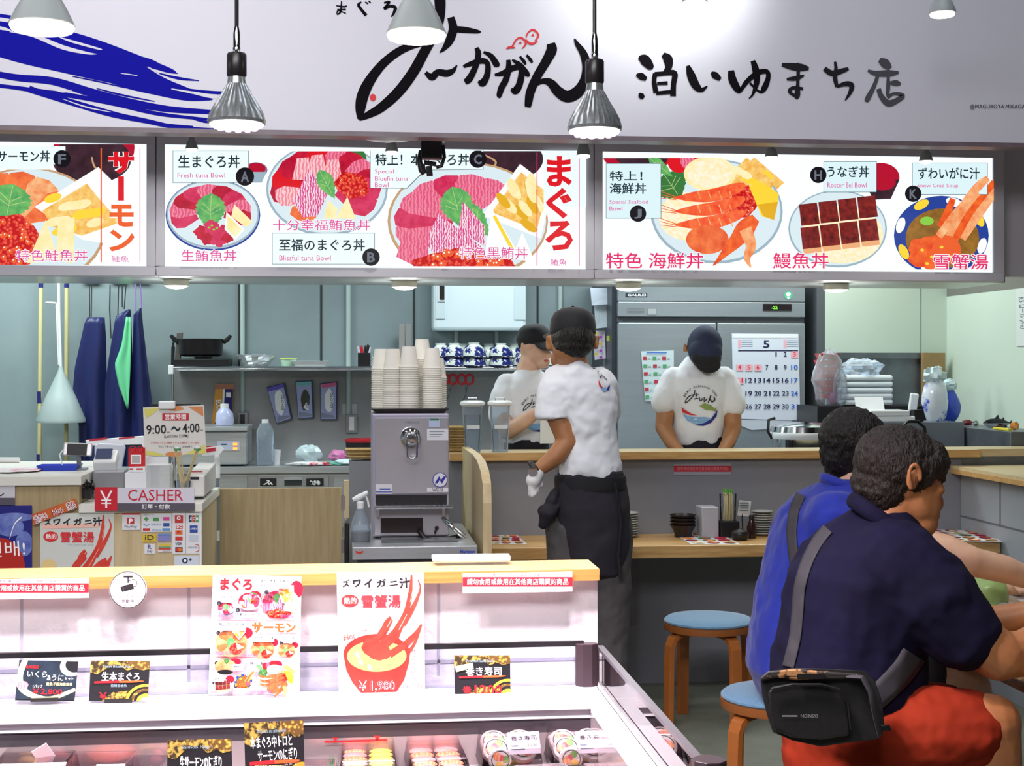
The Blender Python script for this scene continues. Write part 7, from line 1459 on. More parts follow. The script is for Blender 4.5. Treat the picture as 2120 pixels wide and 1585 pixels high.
# wooden trays
M_tray = mat('tray_wood', '#cdb27c', .5, col2='#b4935a', vscale=20)
for i in range(9): c = Vector((P(936, 0, 6.75).x, 6.85, zL + .004 + i * .0125)); dish(c, .12, .2, .011, .9, 'wooden_tray', 'pale wooden tray stacked right of the water machine, %s' % ('lowest', 'second from bottom', 'third from bottom', 'fourth from bottom', 'middle one', 'fourth from top', 'third from top', 'second from top', 'topmost')[i], 'tray', M_tray, 'stacked wooden trays by the divider')
for i in range(3): c = Vector((P(757 - i * 2, 0, 6.75).x, 6.8, zL - .03 + i * .016)); dish(c, .17, .14, .014, .75, 'wooden_tray', 'pale wooden tray left of the water machine, %s of three' % ('lowest', 'middle', 'uppermost')[i], 'tray', M_tray, 'wooden trays left of the water machine')
# ---- on the eating counter
M_plate = mat('plate_grey', '#a6aaa8', .3)
def pile(nm, lab, cat, c, n, r, step, g, m, prof=None):
    base = MB().lathe(prof or [(r * .55, 0), (r * .6, 0), (r, step * 1.1), (r * .97, step * 1.3), (r * .5, step * .4), (0, step * .4)], c, 28).build(nm, m, None, smooth=True); tag(base, lab % 'lowest', cat, g); l0 = base.location.copy()
    wd = ['second', 'third', 'fourth', 'fifth', 'sixth', 'seventh', 'eighth', 'ninth', 'tenth', 'eleventh', 'twelfth']
    for i in range(1, n): o = base.copy(); COL.objects.link(o); o.location = l0 + Vector((0, 0, step * i)); tag(o, lab % (wd[i - 1] if i < n - 1 else 'topmost'), cat, g)
for x, Y, lab, g in ((1300, 6.6, 'small grey plate in the pile right of the standing waiter, %s', 'plates by the waiter'), (1578, 6.6, 'small grey plate in the pile left of the blue shirt, %s', 'plates by the blue shirt')): c = P(x, 1098, Y); c.z = zE + .001; pile('small_plate', lab, 'plate', c, 10, .051, .0112, g, M_plate)
c = Vector((P(1414, 0, 6.58).x, 6.58, zE + .001)); pile('black_bowl', 'flared black bowl stacked on the eating counter, %s', 'bowl', c, 4, .062, .016, 'stacked black bowls', mat('bowl_black', '#1e191b', .35), [(.038, 0), (.045, .03), (.062, .056), (.06, .056), (.04, .03), (0, .01)])
a, b = P(1447, 0, 6.55), P(1487, 0, 6.55); t = thing('napkin_box', 'white napkin holder beside the wooden chopsticks', 'napkin holder', ((a.x + b.x) / 2, 6.55, zE + .001)); MB().hexa([(a.x + .01, 6.52, zE + .001), (b.x - .004, 6.52, zE + .001), (b.x - .004, 6.62, zE + .001), (a.x + .01, 6.62, zE + .001), (a.x, 6.5, zE + .145), (b.x - .01, 6.5, zE + .145), (b.x - .01, 6.62, zE + .145), (a.x, 6.62, zE + .145)]).build('holder', mat('napkin_grey', '#aeb0b8', .4), t, bevel=.006)
c = Vector((P(1507, 0, 6.56).x, 6.56, zE + .001)); t = thing('chopstick_holder', 'glass jar of wooden chopsticks in a black stand', 'chopstick holder', c); MB().box(c.x - .045, c.x + .045, c.y - .04, c.y + .04, c.z, c.z + .075).build('black_stand', M_black, t, bevel=.004); MB().lathe([(.034, .03), (.04, .2)], c, 24).build('jar', M_glass, t, smooth=True)
r_ = random.Random(9); M_ch2 = mat('chopstick_wood2', '#d8c48c', .5)
for k in range(12):
    q0 = c + Vector((r_.uniform(-.022, .022), r_.uniform(-.02, .02), .076)); q1 = q0 + Vector((r_.uniform(-.012, .012), 0, .14 + r_.uniform(-.005, .008)))
    o = MB().m(M_ch2).tube([q0, q0.lerp(q1, .88)], [.0035, .004], 6).m(mat('tip_green', '#5c9c44', .5)).tube([q0.lerp(q1, .88), q1], [.0042, .0042], 6).build('chopstick', None, None); tag(o, 'wooden chopstick with a green wrapped end standing in the glass jar', 'chopstick', 'chopsticks in the glass jar')
c = P(1541, 1052, 6.5); t = thing('table_sign', 'small printed card standing beside the chopstick jar', 'card', c); MB().rbox(c, (.055, .003, .07), 0, .1, .12).build('card', ink('tcard', '#c8c8c8'), t); MB().cyl((c.x - .005, c.y + .004, zE), (c.x - .01, c.y + .004, c.z - .02), .003).build('holder_stem', M_black, t)
A = Art(on_y(6.492)); [A.rect(1531, 1040 + k * 5, 1550, 1042 + k * 5, pp['line']) for k in range(4)]; A.done(t, 'printed_lines')
c = Vector((P(1532, 0, 6.44).x, 6.44, zE + .001)); tag(MB().lathe([(.03, 0), (.04, .012), (.042, .03), (.036, .04), (.02, .044), (.01, .05), (0, .051)], c, 24).build('lidded_pot', M_black, None, smooth=True), 'small round black lidded pot in front of the chopstick jar', 'pot')
c = Vector((P(1556, 0, 6.5).x, 6.5, zE + .001)); t = thing('soy_bottle', 'dark soy sauce bottle beside the small printed card', 'bottle', c); MB().lathe([(.02, 0), (.022, .05), (.012, .08), (.011, .09)], c, 18).build('bottle_body', mat('soy', '#2c1816', .15), t, smooth=True); MB().lathe([(.013, .09), (.012, .105), (0, .106)], c, 14).build('cap', M_black, t, smooth=True)
t, A = flat('notice_strip', 'faint red notice on the grey half wall above the chopsticks', 'sign', 1395, 959, 1514, 983, '#a09ca8', YE1 - .003); A.rect(1395, 964, 1514, 976, ink('dim_red', '#b82838')); A.text('請勿食用或飲用在其他商店購買的商品', 1402, 966, 1508, 973, ink('dim_pink', '#d88890')); A.done(t, 'red_band')
def placemat(nm, lab, q4, z, seed):
    a_, b_, c_, d_ = [PZ(x, y, z + .001) for x, y in q4]; t = thing(nm, lab, 'menu sheet', (a_ + c_) / 2, 'laminated menus on the eating counter'); MB().prism([a_, b_, c_, d_], (0, 0, .0012)).build('sheet', ink('menu_sheet', '#d8d8dc'), t)
    up = Vector((0, 0, 1)); A = Art(lambda x, y, l: a_.lerp(b_, x).lerp(d_.lerp(c_, x), y) + up * (l + .0012)); r_ = random.Random(seed)
    ms = [pp['tuna'], pp['lac'], pp['crabp'], pp['eel'], pp['wedge'], pp['leafd'], pp['soup'], pp['salmon']]
    for i in range(3):
        for j in range(5): x, y = .17 + i * .32 + r_.uniform(-.04, .04), .1 + j * .2; A.ell(x, y, .13, .07, ms[(i * 3 + j) % 8]); A.ell(x + .02, y, .07, .035, ms[(i + j * 2 + 3) % 8])
    A.done(t)
placemat('laminated_menu', 'laminated picture menu on the counter beside the divider', [(1014, 1104), (1067, 1104), (1091, 1126), (1015, 1126)], zE, 1); placemat('laminated_menu', 'laminated picture menu on the counter in front of the black bowls', [(1393, 1104), (1491, 1104), (1532, 1126), (1430, 1126)], zE, 2); placemat('laminated_menu', 'laminated picture menu at the right end of the counter', [(1918, 1096), (2020, 1098), (2076, 1121), (1975, 1120)], zE, 3)
# ================================================================ stools and table
M_seat = mat('seat_blue', '#6a93b4', .9, var=.25, vscale=120, sheen=.3); M_leg = mat('birch_leg', '#a8622c', .35, var=.15, vscale=6, coat=.3); M_rim = mat('stool_rim', '#8c5226', .4)
def stool(c, lab, rot):
    t = thing('round_stool', lab, 'stool', (c.x, c.y, 0), 'blue topped stools'); O = Vector((c.x, c.y, 0)); r = .185
    MB().lathe([(r * .97, .425), (r, .43), (r, .436), (r * .93, .446), (r * .6, .45), (0, .451)], O, 44).build('seat_pad', M_seat, t, smooth=True); MB().lathe([(r * .9, .395), (r, .397), (r * 1.01, .405), (r * 1.01, .424), (r * .9, .425)], O, 44).build('seat_rim', M_rim, t, smooth=True)
    for k in range(4):
        a = rot + k * PI / 2; d = Vector((math.cos(a), math.sin(a), 0)); s_ = Vector((-d.y, d.x, 0)) * .024
        path = [(.06, .388), (.12, .389), (.155, .384), (.178, .368), (.19, .34), (.194, .28), (.198, .0)]; th = .011; m = MB(); n0 = len(m.v)
        for q_, h in path:
            i = path.index((q_, h)); u = path[min(i + 1, len(path) - 1)]; w_ = path[max(i - 1, 0)]; tx, tz = u[0] - w_[0], u[1] - w_[1]; l = math.hypot(tx, tz); nx, nz = -tz / l * th, tx / l * th
            for sg, sd in ((1, -1), (1, 1), (-1, 1), (-1, -1)): m.v.append(O + d * (q_ + nx * sg) + s_ * sd + Vector((0, 0, max(h + nz * sg, 0))))
        for i in range(len(path) - 1):
            for q_ in range(4): e = (q_ + 1) % 4; m.face([i * 4 + q_, i * 4 + e, i * 4 + 4 + e, i * 4 + 4 + q_])
        m.face([3, 2, 1, 0]); e = (len(path) - 1) * 4; m.face([e, e + 1, e + 2, e + 3]); m.build('leg', M_leg, t, bevel=.002)
stool(PZ(1467, 1275, .45), 'blue topped bentwood stool tucked near the eating counter, empty', .35)
SN = PZ(1612, 1428, .45); stool(SN, 'blue topped bentwood stool under the man in the bright blue shirt', .5)
NM = PZ(1775, 1605, .45); stool(NM, 'stool under the man in the navy shirt, mostly hidden', .4)
t = thing('dining_table', 'pale wooden dining table at the right edge beside the seated men', 'table', (2.0, 4.2, 0)); MB().box(1.645, 2.45, 3.0, 4.85, .69, .72).build('tabletop', M_wood, t, bevel=.004)
for x, y in ((1.76, 4.35), (1.76, 4.7), (2.35, 3.15), (2.35, 4.7)): MB().box(x - .03, x + .03, y - .03, y + .03, 0, .69).build('leg', M_woodd, t, bevel=.004)
# things on the table
def T_(x, y, z=.721): return PZ(x, y, z)
c = T_(2010, 1275); crumple((c.x + .02, c.y, .721), (.085, .13, .075), 61, 'green_bag', 'limp pale green plastic bag standing on the table by the navy sleeve', 'bag', mat('bag_green', '#b8dc8c', .3, var=.15, vscale=9), amp=.22, n=22, mm=14, ang=180)
c = T_(2095, 1290); t = thing('clear_pack', 'clear plastic food container crumpled open on the table', 'container', c); crumple((c.x, c.y, .721), (.1, .13, .03), 62, 'lid', None, None, M_bag, amp=.4, par=t); crumple((c.x + .06, c.y + .02, .723), (.04, .06, .012), 63, 'food_scraps', None, None, mat('scrap_orange', '#e8a870', .5), par=t)
c = T_(2112, 1262); tag(MB().rbox((c.x + .02, c.y, .76), (.09, .12, .01), .2, .15, -.1).build('paper_label', M_paper, None), 'white paper label lying on the clear food container', 'label')
c = T_(2095, 1222); t = thing('food_tray', 'black food tray with egg and sashimi pieces at the right edge', 'tray', c); dish(Vector((c.x + .05, c.y, .722)), .22, .2, .025, .85, 'tray', None, None, M_black, par=t); crumple((c.x + .03, c.y + .03, .726), (.06, .05, .018), 64, 'egg_pieces', None, None, mat('egg_yellow', '#d8a43c', .4), amp=.5, par=t)
from mathutils.bvhtree import BVHTree
# ================================================================ people
def limb(mb, p0, p1, r0, r1, n=16):
    """tapered limb segment with rounded ends"""
    p0, p1 = Vector(p0), Vector(p1); d = (p1 - p0); L = d.length; d.normalize(); pts = []; rs = []
    for k in range(4): a = (k) / 4 * PI / 2; pts.append(p0 - d * r0 * math.cos(a)); rs.append(max(r0 * math.sin(a), .0005))
    for k in range(5): f = k / 4; pts.append(p0.lerp(p1, f)); rs.append(r0 + (r1 - r0) * f)
    for k in range(1, 5): a = k / 4 * PI / 2; pts.append(p1 + d * r1 * math.sin(a)); rs.append(max(r1 * math.cos(a), .0005))
    mb.tube(pts, rs, n); return mb
def chain(mb, pts, rs):
    for i in range(len(pts) - 1): limb(mb, pts[i], pts[i + 1], rs[i], rs[i + 1])
    return mb
def loft(mb, secs, n=28, pw=2.0):
    """secs = [(centre, half width, half depth, yaw, (tilt dz per x, dz per y))]"""
    b = len(mb.v)
    for c, rx, ry, yaw in secs:
        c = Vector(c)
        for k in range(n):
            a = 2 * PI * k / n; ca, sa = math.cos(a), math.sin(a); e = 2 / pw
            x = rx * math.copysign(abs(ca) ** e, ca); y = ry * math.copysign(abs(sa) ** e, sa)
            mb.v.append(c + Vector((x * math.cos(yaw) - y * math.sin(yaw), x * math.sin(yaw) + y * math.cos(yaw), 0)))
    for i in range(len(secs) - 1):
        for k in range(n): a = b + i * n + k; q = b + i * n + (k + 1) % n; mb.face([a, q, q + n, a + n])
    mb.face([b + k for k in reversed(range(n))]); e = b + (len(secs) - 1) * n; mb.face([e + k for k in range(n)]); return mb
def sculpt(mb, name, mt, parent, voxel=.007, smooth=4, folds=None, fac=.5):
    o = mb.build(name, mt, parent)
    md = o.modifiers.new('fuse', 'REMESH'); md.mode = 'VOXEL'; md.voxel_size = voxel; md.use_smooth_shade = True
    if smooth: s_ = o.modifiers.new('soft', 'SMOOTH'); s_.factor = fac; s_.iterations = smooth
    if folds:
        for st_, sc_, kind in folds:
            tx = bpy.data.textures.new(name + '_folds', kind)
            if kind == 'CLOUDS': tx.noise_scale = sc_; tx.noise_depth = 2
            elif kind == 'WOOD': tx.wood_type = 'BANDNOISE'; tx.noise_scale = sc_; tx.turbulence = 6
            elif kind == 'MARBLE': tx.noise_scale = sc_; tx.turbulence = 7; tx.noise_depth = 2; tx.marble_type = 'SOFT'
            d = o.modifiers.new('folds', 'DISPLACE'); d.texture = tx; d.strength = st_; d.mid_level = .5; d.texture_coords = 'LOCAL'
    return o
def skin(n, c, c2): return mat(n, c, .48, col2=c2, vscale=14, thr=(.35, .75), sss=.12, bump=.03, bscale=200)
M_sk1 = skin('skin_tan', '#b07a50', '#a36c46'); M_sk2 = skin('skin_fair', '#dcb39a', '#d0a088'); M_sk3 = skin('skin_warm', '#b5794f', '#a5683f'); M_sk4 = skin('skin_pale', '#e0b89c', '#d3a286')
M_tee = mat('white_tee', '#e6e8ee', .85, bump=.25, bscale=9, sheen=.1); M_cap = mat('black_cap', '#17151b', .75, bump=.05, bscale=120, sheen=.1); M_capn = mat('navy_cap', '#252c48', .75, bump=.05, bscale=120)
M_hair = mat('black_hair', '#100d0c', .45, col2='#1c1613', vscale=160, stretch=(1, 1, .25), bump=.9, bscale=170); M_hairb = mat('brown_black_hair', '#130e0c', .55, col2='#2e231c', vscale=150, stretch=(1, 1, .3), bump=1.0, bscale=150)
M_apr = mat('charcoal_apron', '#24212a', .85, bump=.12, bscale=14); M_trs = mat('grey_trousers', '#4a4748', .85, bump=.12, bscale=14); M_glv = mat('white_glove', '#e6e4e4', .5)
def hand(mb, wrist, palm, tips, r=.0085, thumb=None):
    """palm from wrist to palm centre, finger chains to each tip"""
    w_, p_ = Vector(wrist), Vector(palm); limb(mb, w_, p_, .024, .03); 
    for t_ in tips:
        t_ = [Vector(q) for q in t_]; chain(mb, [p_] + t_, [.016] + [r * (1.1 - .1 * i) for i in range(len(t_))])
    if thumb: chain(mb, [w_.lerp(p_, .4)] + [Vector(q) for q in thumb], [.018] + [.0105] * len(thumb))
def ear(mb, c, out, up, s=1.0):
    """ear at c; out = away from head, up = up direction"""
    c = Vector(c); out = Vector(out).normalized(); up = Vector(up).normalized(); fr = up.cross(out).normalized(); pts = []
    for k in range(11):
        a = -1.9 + k / 10 * 4.3; pts.append(c + up * (.029 * math.cos(a) * s) - fr * (.0125 * math.sin(a) * s) + out * (.008 + .006 * math.sin(k / 10 * PI)) * s)
    mb.tube(pts, [.0035 * s, .0045 * s, .005 * s, .005 * s, .0048 * s, .0046 * s, .0045 * s, .005 * s, .006 * s, .0068 * s, .005 * s], 8)
    M3 = Matrix((fr, out, up)).transposed(); mb.ball(c + out * .001 * s, (.010 * s, .005 * s, .023 * s), 12, 8, M3)
    return c
# ---------------------------------------------------------------- the waiter in front (seen from behind)
D1 = 5.72
J = lambda x, y, d=0.0: PD(x, y, D1 + d)
def WX(px_, D=D1): return px_ * D / FP
feet = PD(1260, 755 + 1.5 * FP / 5.72, 5.72)
t1 = thing('person', 'person seen from behind in white tee, black cap and dark apron, standing before the counter', 'person', (J(1220, 1000).x, J(1220, 1000).y, 0))
b = MB()
b.ball(J(1186, 694), (WX(44), .098, WX(47)), 24, 16)                      # skull
b.ball(J(1180, 722, -.02), (WX(36), .07, WX(36)), 18, 12); b.ball(J(1162, 742, .05), (WX(24), .05, WX(24)), 16, 10)
chain(b, [J(1180, 725, .0), J(1192, 775, .01)], [.056, .066])
loft(b, [(J(1205, 785), .05, .05, 0), (J(1205, 810), .11, .07, .15), (J(1208, 900), .11, .08, .15), (J(1218, 990), .1, .08, .1), (J(1222, 1060), .1, .085, 0)])
chain(b, [J(1150, 810, -.02), J(1152, 850, -.06), J(1176, 914, -.08)], [.045, .05, .043]); chain(b, [J(1176, 914, -.08), J(1150, 945, -.1), J(1112, 974, -.11)], [.043, .038, .026])
chain(b, [J(1248, 812, .06), J(1256, 860, .16), J(1252, 900, .24)], [.042, .042, .04])
chain(b, [J(1190, 1060), J(1178, 1180, -.02), J(1175, 1350, .0)], [.085, .075, .05]); chain(b, [J(1175, 1350), J(1172, 1520, .02)], [.05, .04]); chain(b, [J(1255, 1060), J(1262, 1200, .0), J(1264, 1350, .0)], [.085, .075, .052]); chain(b, [J(1264, 1350), J(1266, 1520, .02)], [.052, .04])
for s_, cx_ in ((-1, 1142), (1, 1231)): ear(b, J(cx_, 712, .0), (s_ * .9, -.35, 0), (0, .1, 1), 1.15)
o = sculpt(b, 'body', M_sk1, t1, .0065, 5)
b = MB()
b.ball(J(1186, 698, -.004), (WX(46), .108, WX(45)), 26, 18); b.ball(J(1186, 716, -.022), (WX(41), .088, WX(26)), 24, 14); b.ball(J(1186, 730, -.032), (WX(31), .062, WX(14)), 20, 12)
sculpt(b, 'hair', M_hair, t1, .005, 2, [(.005, .012, 'CLOUDS')])
b = MB(); prof_ = [(WX(46.5), 0), (WX(47), .02), (WX(45), .055), (WX(38), .08), (WX(24), .096), (WX(6), .103), (0, .104)]
c = J(1186, 690, .0); b.lathe(prof_, c, 40, sy=1.08); o = b.build('cap_crown', M_cap, t1, smooth=True, solid=.004, angle=180)
b = MB(); cq = J(1160, 700, .11); b.ball(cq, (.07, .075, .007), 24, 8, Euler((.3, 0, .25)).to_matrix()); b.build('cap_brim', M_cap, t1, smooth=True)
MB().lathe([(.008, 0), (.006, .005), (0, .006)], c + Vector((0, 0, .104)), 12).build('cap_button', M_cap, t1)
# white shirt
b = MB()
loft(b, [(J(1222, 990), WX(68), .125, 0), (J(1222, 965), WX(66), .13, .05), (J(1218, 920), WX(62), .125, .1), (J(1212, 870), WX(64), .12, .15), (J(1206, 820), WX(72), .115, .15), (J(1200, 790), WX(66), .105, .15), (J(1194, 770), WX(48), .09, .1), (J(1192, 752), WX(30), .068, 0), (J(1191, 746), WX(25), .06, 0)], pw=2.3)
chain(b, [J(1156, 788, .0), J(1149, 812, -.035), J(1147, 834, -.055)], [.07, .071, .07]); loft(b, [(J(1148, 866, -.062), WX(38), .076, 0), (J(1148, 830, -.05), WX(37), .074, 0)]); chain(b, [J(1244, 794, .04), J(1258, 850, .12)], [.07, .062])
o = sculpt(b, 'shirt', M_tee, t1, .007, 5, [(.014, .13, 'CLOUDS'), (.011, .10, 'MARBLE')])
MB().tube([J(1118 + 8 * k, 866 - 1.2 * k + (2 if k in (0, 8) else 0), -.145 + .0) for k in range(1)] + [J(1115, 862, -.06)], .004, 6) if False else None
# apron and trousers
b = MB()
loft(b, [(J(1232, 1185), WX(58), .13, 0), (J(1228, 1110), WX(76), .145, 0), (J(1224, 1050), WX(78), .145, 0), (J(1222, 1000), WX(72), .13, 0), (J(1222, 972), WX(68), .122, 0)], pw=2.4)
sculpt(b, 'apron', M_apr, t1, .007, 4, [(.02, .13, 'CLOUDS')])
b = MB(); loft(b, [(J(1222, 1010), WX(73), .136, 0), (J(1222, 992), WX(74), .137, 0), (J(1222, 984), WX(72), .134, 0)], pw=2.4); b.build('waist_band', mat('band_black', '#15141a', .8), t1, smooth=True)
b = MB(); chain(b, [J(1154, 1040, -.06), J(1132, 1060, -.09), J(1124, 1085, -.08)], [.03, .035, .02]); chain(b, [J(1150, 1020, -.06), J(1142, 1036, -.09)], [.018, .022]); sculpt(b, 'apron_bow', M_apr, t1, .006, 3, [(.02, .04, 'CLOUDS')])
MB().tube([J(1274, 1000, -.13), J(1286, 1080, -.12), J(1280, 1150, -.12), J(1285, 1196, -.12)], [.006, .007, .006, .008], 8).build('apron_string', mat('band_black', '#15141a', .8), t1, smooth=True)
b = MB(); chain(b, [J(1188, 1090), J(1176, 1300), J(1174, 1500)], [.11, .085, .07]); chain(b, [J(1256, 1090), J(1262, 1290), J(1262, 1500)], [.105, .08, .068]); sculpt(b, 'trousers', M_trs, t1, .008, 4, [(.022, .09, 'CLOUDS')])
for x in (1172, 1262): b = MB(); zf = PD(x, 1520, 5.72); b.ball((zf.x, zf.y + .03, .035), (.045, .13, .04), 16, 10); b.build('shoe', M_black, t1, smooth=True)
b = MB(); hand(b, J(1118, 970, -.11), J(1104, 994, -.12), [[J(1098, 1010, -.13), J(1097, 1024, -.12)], [J(1103, 1012, -.13), J(1102, 1026, -.13)], [J(1108, 1010, -.12), J(1107, 1022, -.13)], [J(1113, 1006, -.11), J(1112, 1016, -.12)]], .009, [J(1120, 992, -.09), J(1120, 1004, -.1)]); sculpt(b, 'glove', M_glv, t1, .005, 3)
w0 = J(1106, 968, -.11); MB().lathe([(.031, -.009), (.033, 0), (.031, .009)], w0, 24, axis=J(1112, 974, -.11) - J(1150, 945, -.1)).build('watch_strap', M_black, t1, smooth=True); MB().lathe([(.02, 0), (.019, .006), (0, .007)], J(1103, 975, -.142), 20, axis=(-.3, -1, 0)).build('watch_face', M_chrome, t1, smooth=True)
def aim(o, px, py):
    """turn the object's own y axis along the sight line it is laid on by, the shape stays where it is"""
    q = Vector((0, 1, 0)).rotation_difference(ray(px, py).normalized()); o.data.transform(q.to_matrix().to_4x4().inverted()); o.rotation_mode = 'QUATERNION'; o.rotation_quaternion = q
def shirt_print(t, shirt, Y, cx, cy, s, parts, off=.004, kind='front'):
    """printed marks laid on the shirt surface"""
    for nm, mt_, fn in parts:
        A = Art(lambda x, y, l: P(cx + x * s, cy + y * s, Y)); fn(A, mt_)
        mb = A.pic if A.pic.v else A.let
        if A.pic.v and A.let.v:
            n0 = len(mb.v); mb.v += A.let.v; mb.f += [[i + n0 for i in f] for f in A.let.f]; mb.mi += [0] * len(A.let.f)
        mb.mats = [mt_]; o = mb.build(nm, None, t); bm = bmesh.new(); bm.from_mesh(o.data)
        bmesh.ops.triangulate(bm, faces=bm.faces); bmesh.ops.subdivide_edges(bm, edges=[e for e in bm.edges if e.calc_length() > .012], cuts=2); bm.to_mesh(o.data); bm.free()
        aim(o, cx, cy); w_ = o.modifiers.new('cling', 'SHRINKWRAP'); w_.target = shirt; w_.wrap_method = 'PROJECT'; w_.use_project_y = True; w_.use_positive_direction = True; w_.use_negative_direction = False; w_.offset = off; w_.wrap_mode = 'ABOVE_SURFACE'
PRN = 0; pk_n = mat('tee_print_black', '#2a2a30', .7); pk_r = mat('tee_print_red', '#d8303a', .7); pk_b = mat('tee_print_sky', '#86b0dc', .7); pk_d = mat('tee_print_navy', '#26308c', .7); pk_y = mat('tee_print_olive', '#8ca058', .7)
def arcword(A, m_, word='ENJOY OKINAWAN TUNA', R=38, a0=-62, a1=62):
    n = len(word)
    for i, ch in enumerate(word):
        if ch == ' ': continue
        hw = .6 if ch == 'I' else 1.7
        a = math.radians(a0 + (a1 - a0) * i / (n - 1)); x = R * math.sin(a); y = 2 - R * math.cos(a); A.text(ch, x - hw, y - 2.4, x + hw, y + 2.4, m_, .015, a)
def tee_black(A, m_):
    arcword(A, m_)
    for p in ([(-12, -28, 2), (-14, -18, 2), (-22, -8, 2), (-32, 0, 2), (-30, -8, 2), (-22, -16, 2), (-10, -19, 1)], [(-8, -22, 2), (-10, -14, 2), (-6, -18, 1), (-2, -19, 1)], [(-14, -8, 2), (-8, -10, 2), (-4, -9, 1)], [(-2, -13, 2), (-1, -5, 2), (4, -8, 2), (3, -11, 1)], [(8, -13, 2), (8, -3, 2), (12, -7, 2), (14, -10, 1)], [(22, -17, 3), (18, -6, 2), (16, -1, 2), (20, -8, 2), (24, -3, 3), (30, -7, 3), (28, -14, 2)]): A.stroke(p, m_)
tee_parts = [('print_black', pk_n, tee_black), ('print_red', pk_r, lambda A, m_: A.poly([(-40, 8), (-38, 20), (-22, 26), (-6, 27), (-20, 22), (-32, 15)], m_)), ('print_sky', pk_b, lambda A, m_: A.poly([(-38, 22), (-28, 38), (-8, 46), (10, 42), (22, 32), (10, 30), (-10, 30), (-26, 28)], m_)),
    ('print_navy', pk_d, lambda A, m_: A.poly([(-12, 47), (6, 44), (22, 34), (36, 14), (34, 28), (22, 42), (6, 49)], m_)), ('print_fish', pk_y, lambda A, m_: (A.poly([(-2, 6), (8, 0), (22, 4), (30, 12), (34, 8), (33, 18), (26, 16), (10, 14)], m_)))]
# small mark on the back of the shirt
def back_black(A, m_): A.stroke([(-6, -18, 1.4), (-9, -10, 1.4), (-5, -14, 1.4), (2, -9, 1.4), (6, -4, 1.4)], m_); A.stroke([(-14, -24, 1.2), (-12, -22, 1.2)], m_)
shirt_print(t1, bpy.data.objects['shirt'], J(1250, 790).y - .25, 1250, 792, 1.0, [('print_black', pk_n, back_black), ('print_red', pk_r, lambda A, m_: A.poly([(-12, -6), (-12, 4), (-6, 12), (-2, 12), (-8, 4)], m_)), ('print_sky', pk_b, lambda A, m_: A.poly([(-10, 8), (-2, 19), (6, 18), (2, 8), (-3, 13)], m_)), ('print_navy', pk_d, lambda A, m_: A.poly([(-2, 20), (10, 16), (12, 4), (7, 9), (4, 16)], m_))])
# ---------------------------------------------------------------- kitchen worker at the left (facing right, looking down)
D2 = 7.25
J = lambda x, y, d=0.0: PD(x, y, D2 + d)
def WX(px_, D=D2): return px_ * D / FP
t2 = thing('person', 'kitchen worker in white printed tee and black cap, left of the front waiter', 'person', (J(1085, 900).x, J(1085, 900).y, 0))
b = MB()
b.ball(J(1106, 712), (.078, .09, .092), 24, 16); b.ball(J(1116, 728, -.04), (.06, .06, .062), 20, 12); b.ball(J(1124, 748, -.05), (.036, .04, .036), 16, 10)
b.ball(J(1136, 733, -.07), (.014, .014, .02), 10, 8); b.ball(J(1132, 745, -.075), (.014, .012, .01), 10, 8)
chain(b, [J(1102, 738, .0), J(1092, 772, .0)], [.056, .062]); loft(b, [(J(1090, 785), .055, .05, 0), (J(1086, 812), .11, .07, .3), (J(1082, 870), .12, .08, .3), (J(1080, 930), .12, .09, .3), (J(1080, 985), .12, .1, .2)])
chain(b, [J(1050, 812, -.06), J(1038, 850, -.1), J(1050, 893, -.16)], [.045, .046, .042]); chain(b, [J(1050, 893, -.16), J(1085, 872, -.22), J(1118, 848, -.26)], [.042, .036, .024])
hand(b, J(1118, 848, -.26), J(1130, 836, -.28), [[J(1138, 826, -.29), J(1142, 818, -.28)], [J(1141, 830, -.28), J(1148, 824, -.27)], [J(1142, 836, -.27), J(1150, 832, -.26)], [J(1140, 841, -.27), J(1147, 839, -.25)]], .0085, [J(1126, 824, -.27), J(1130, 814, -.27)])
chain(b, [J(1124, 812, .05), J(1140, 850, .0), J(1140, 890, -.08)], [.045, .044, .04]); ear(b, J(1088, 714, -.05), (-.5, -.85, 0), (.15, 0, 1), 1.1)
sculpt(b, 'body', M_sk2, t2, .006, 4)
b = MB(); b.ball(J(1104, 706, .005), (.08, .094, .085), 24, 16); b.ball(J(1100, 718, .02), (.06, .075, .056), 16, 10); sculpt(b, 'hair', M_hair, t2, .006, 2)
b = MB(); b.ball(J(1107, 699), (.09, .105, .073), 30, 18, Euler((-.15, .22, 0)).to_matrix()); b.ball(J(1104, 706), (.088, .102, .05), 30, 14, Euler((-.1, .2, 0)).to_matrix()); sculpt(b, 'cap_crown', M_cap, t2, .006, 3)
b = MB(); b.ball(J(1132, 711, -.085), (.062, .07, .008), 24, 8, Euler((.42, .42, -.5)).to_matrix()); b.build('cap_brim', M_cap, t2, smooth=True)
for (x, y, sx) in ((1128, 723, .011), (1138, 724, .008)): MB().ball(J(x, y, -.103), (sx, .004, .003), 10, 6).build('eye', M_black, t2); MB().ball(J(x, y - 5, -.105), (sx * 1.3, .004, .0025), 10, 6).build('eyebrow', M_hair, t2)
MB().ball(J(1131, 746, -.09), (.012, .007, .006), 12, 8).build('lips', mat('lips', '#b8585a', .4), t2, smooth=True)
b = MB(); loft(b, [(J(1084, 915), WX(50), .125, .3), (J(1084, 890), WX(51), .125, .3), (J(1084, 840), WX(54), .12, .3), (J(1086, 806), WX(58), .115, .3), (J(1088, 786), WX(46), .1, .3), (J(1092, 772), WX(30), .075, .3), (J(1094, 764), WX(25), .067, .3)], pw=2.3)
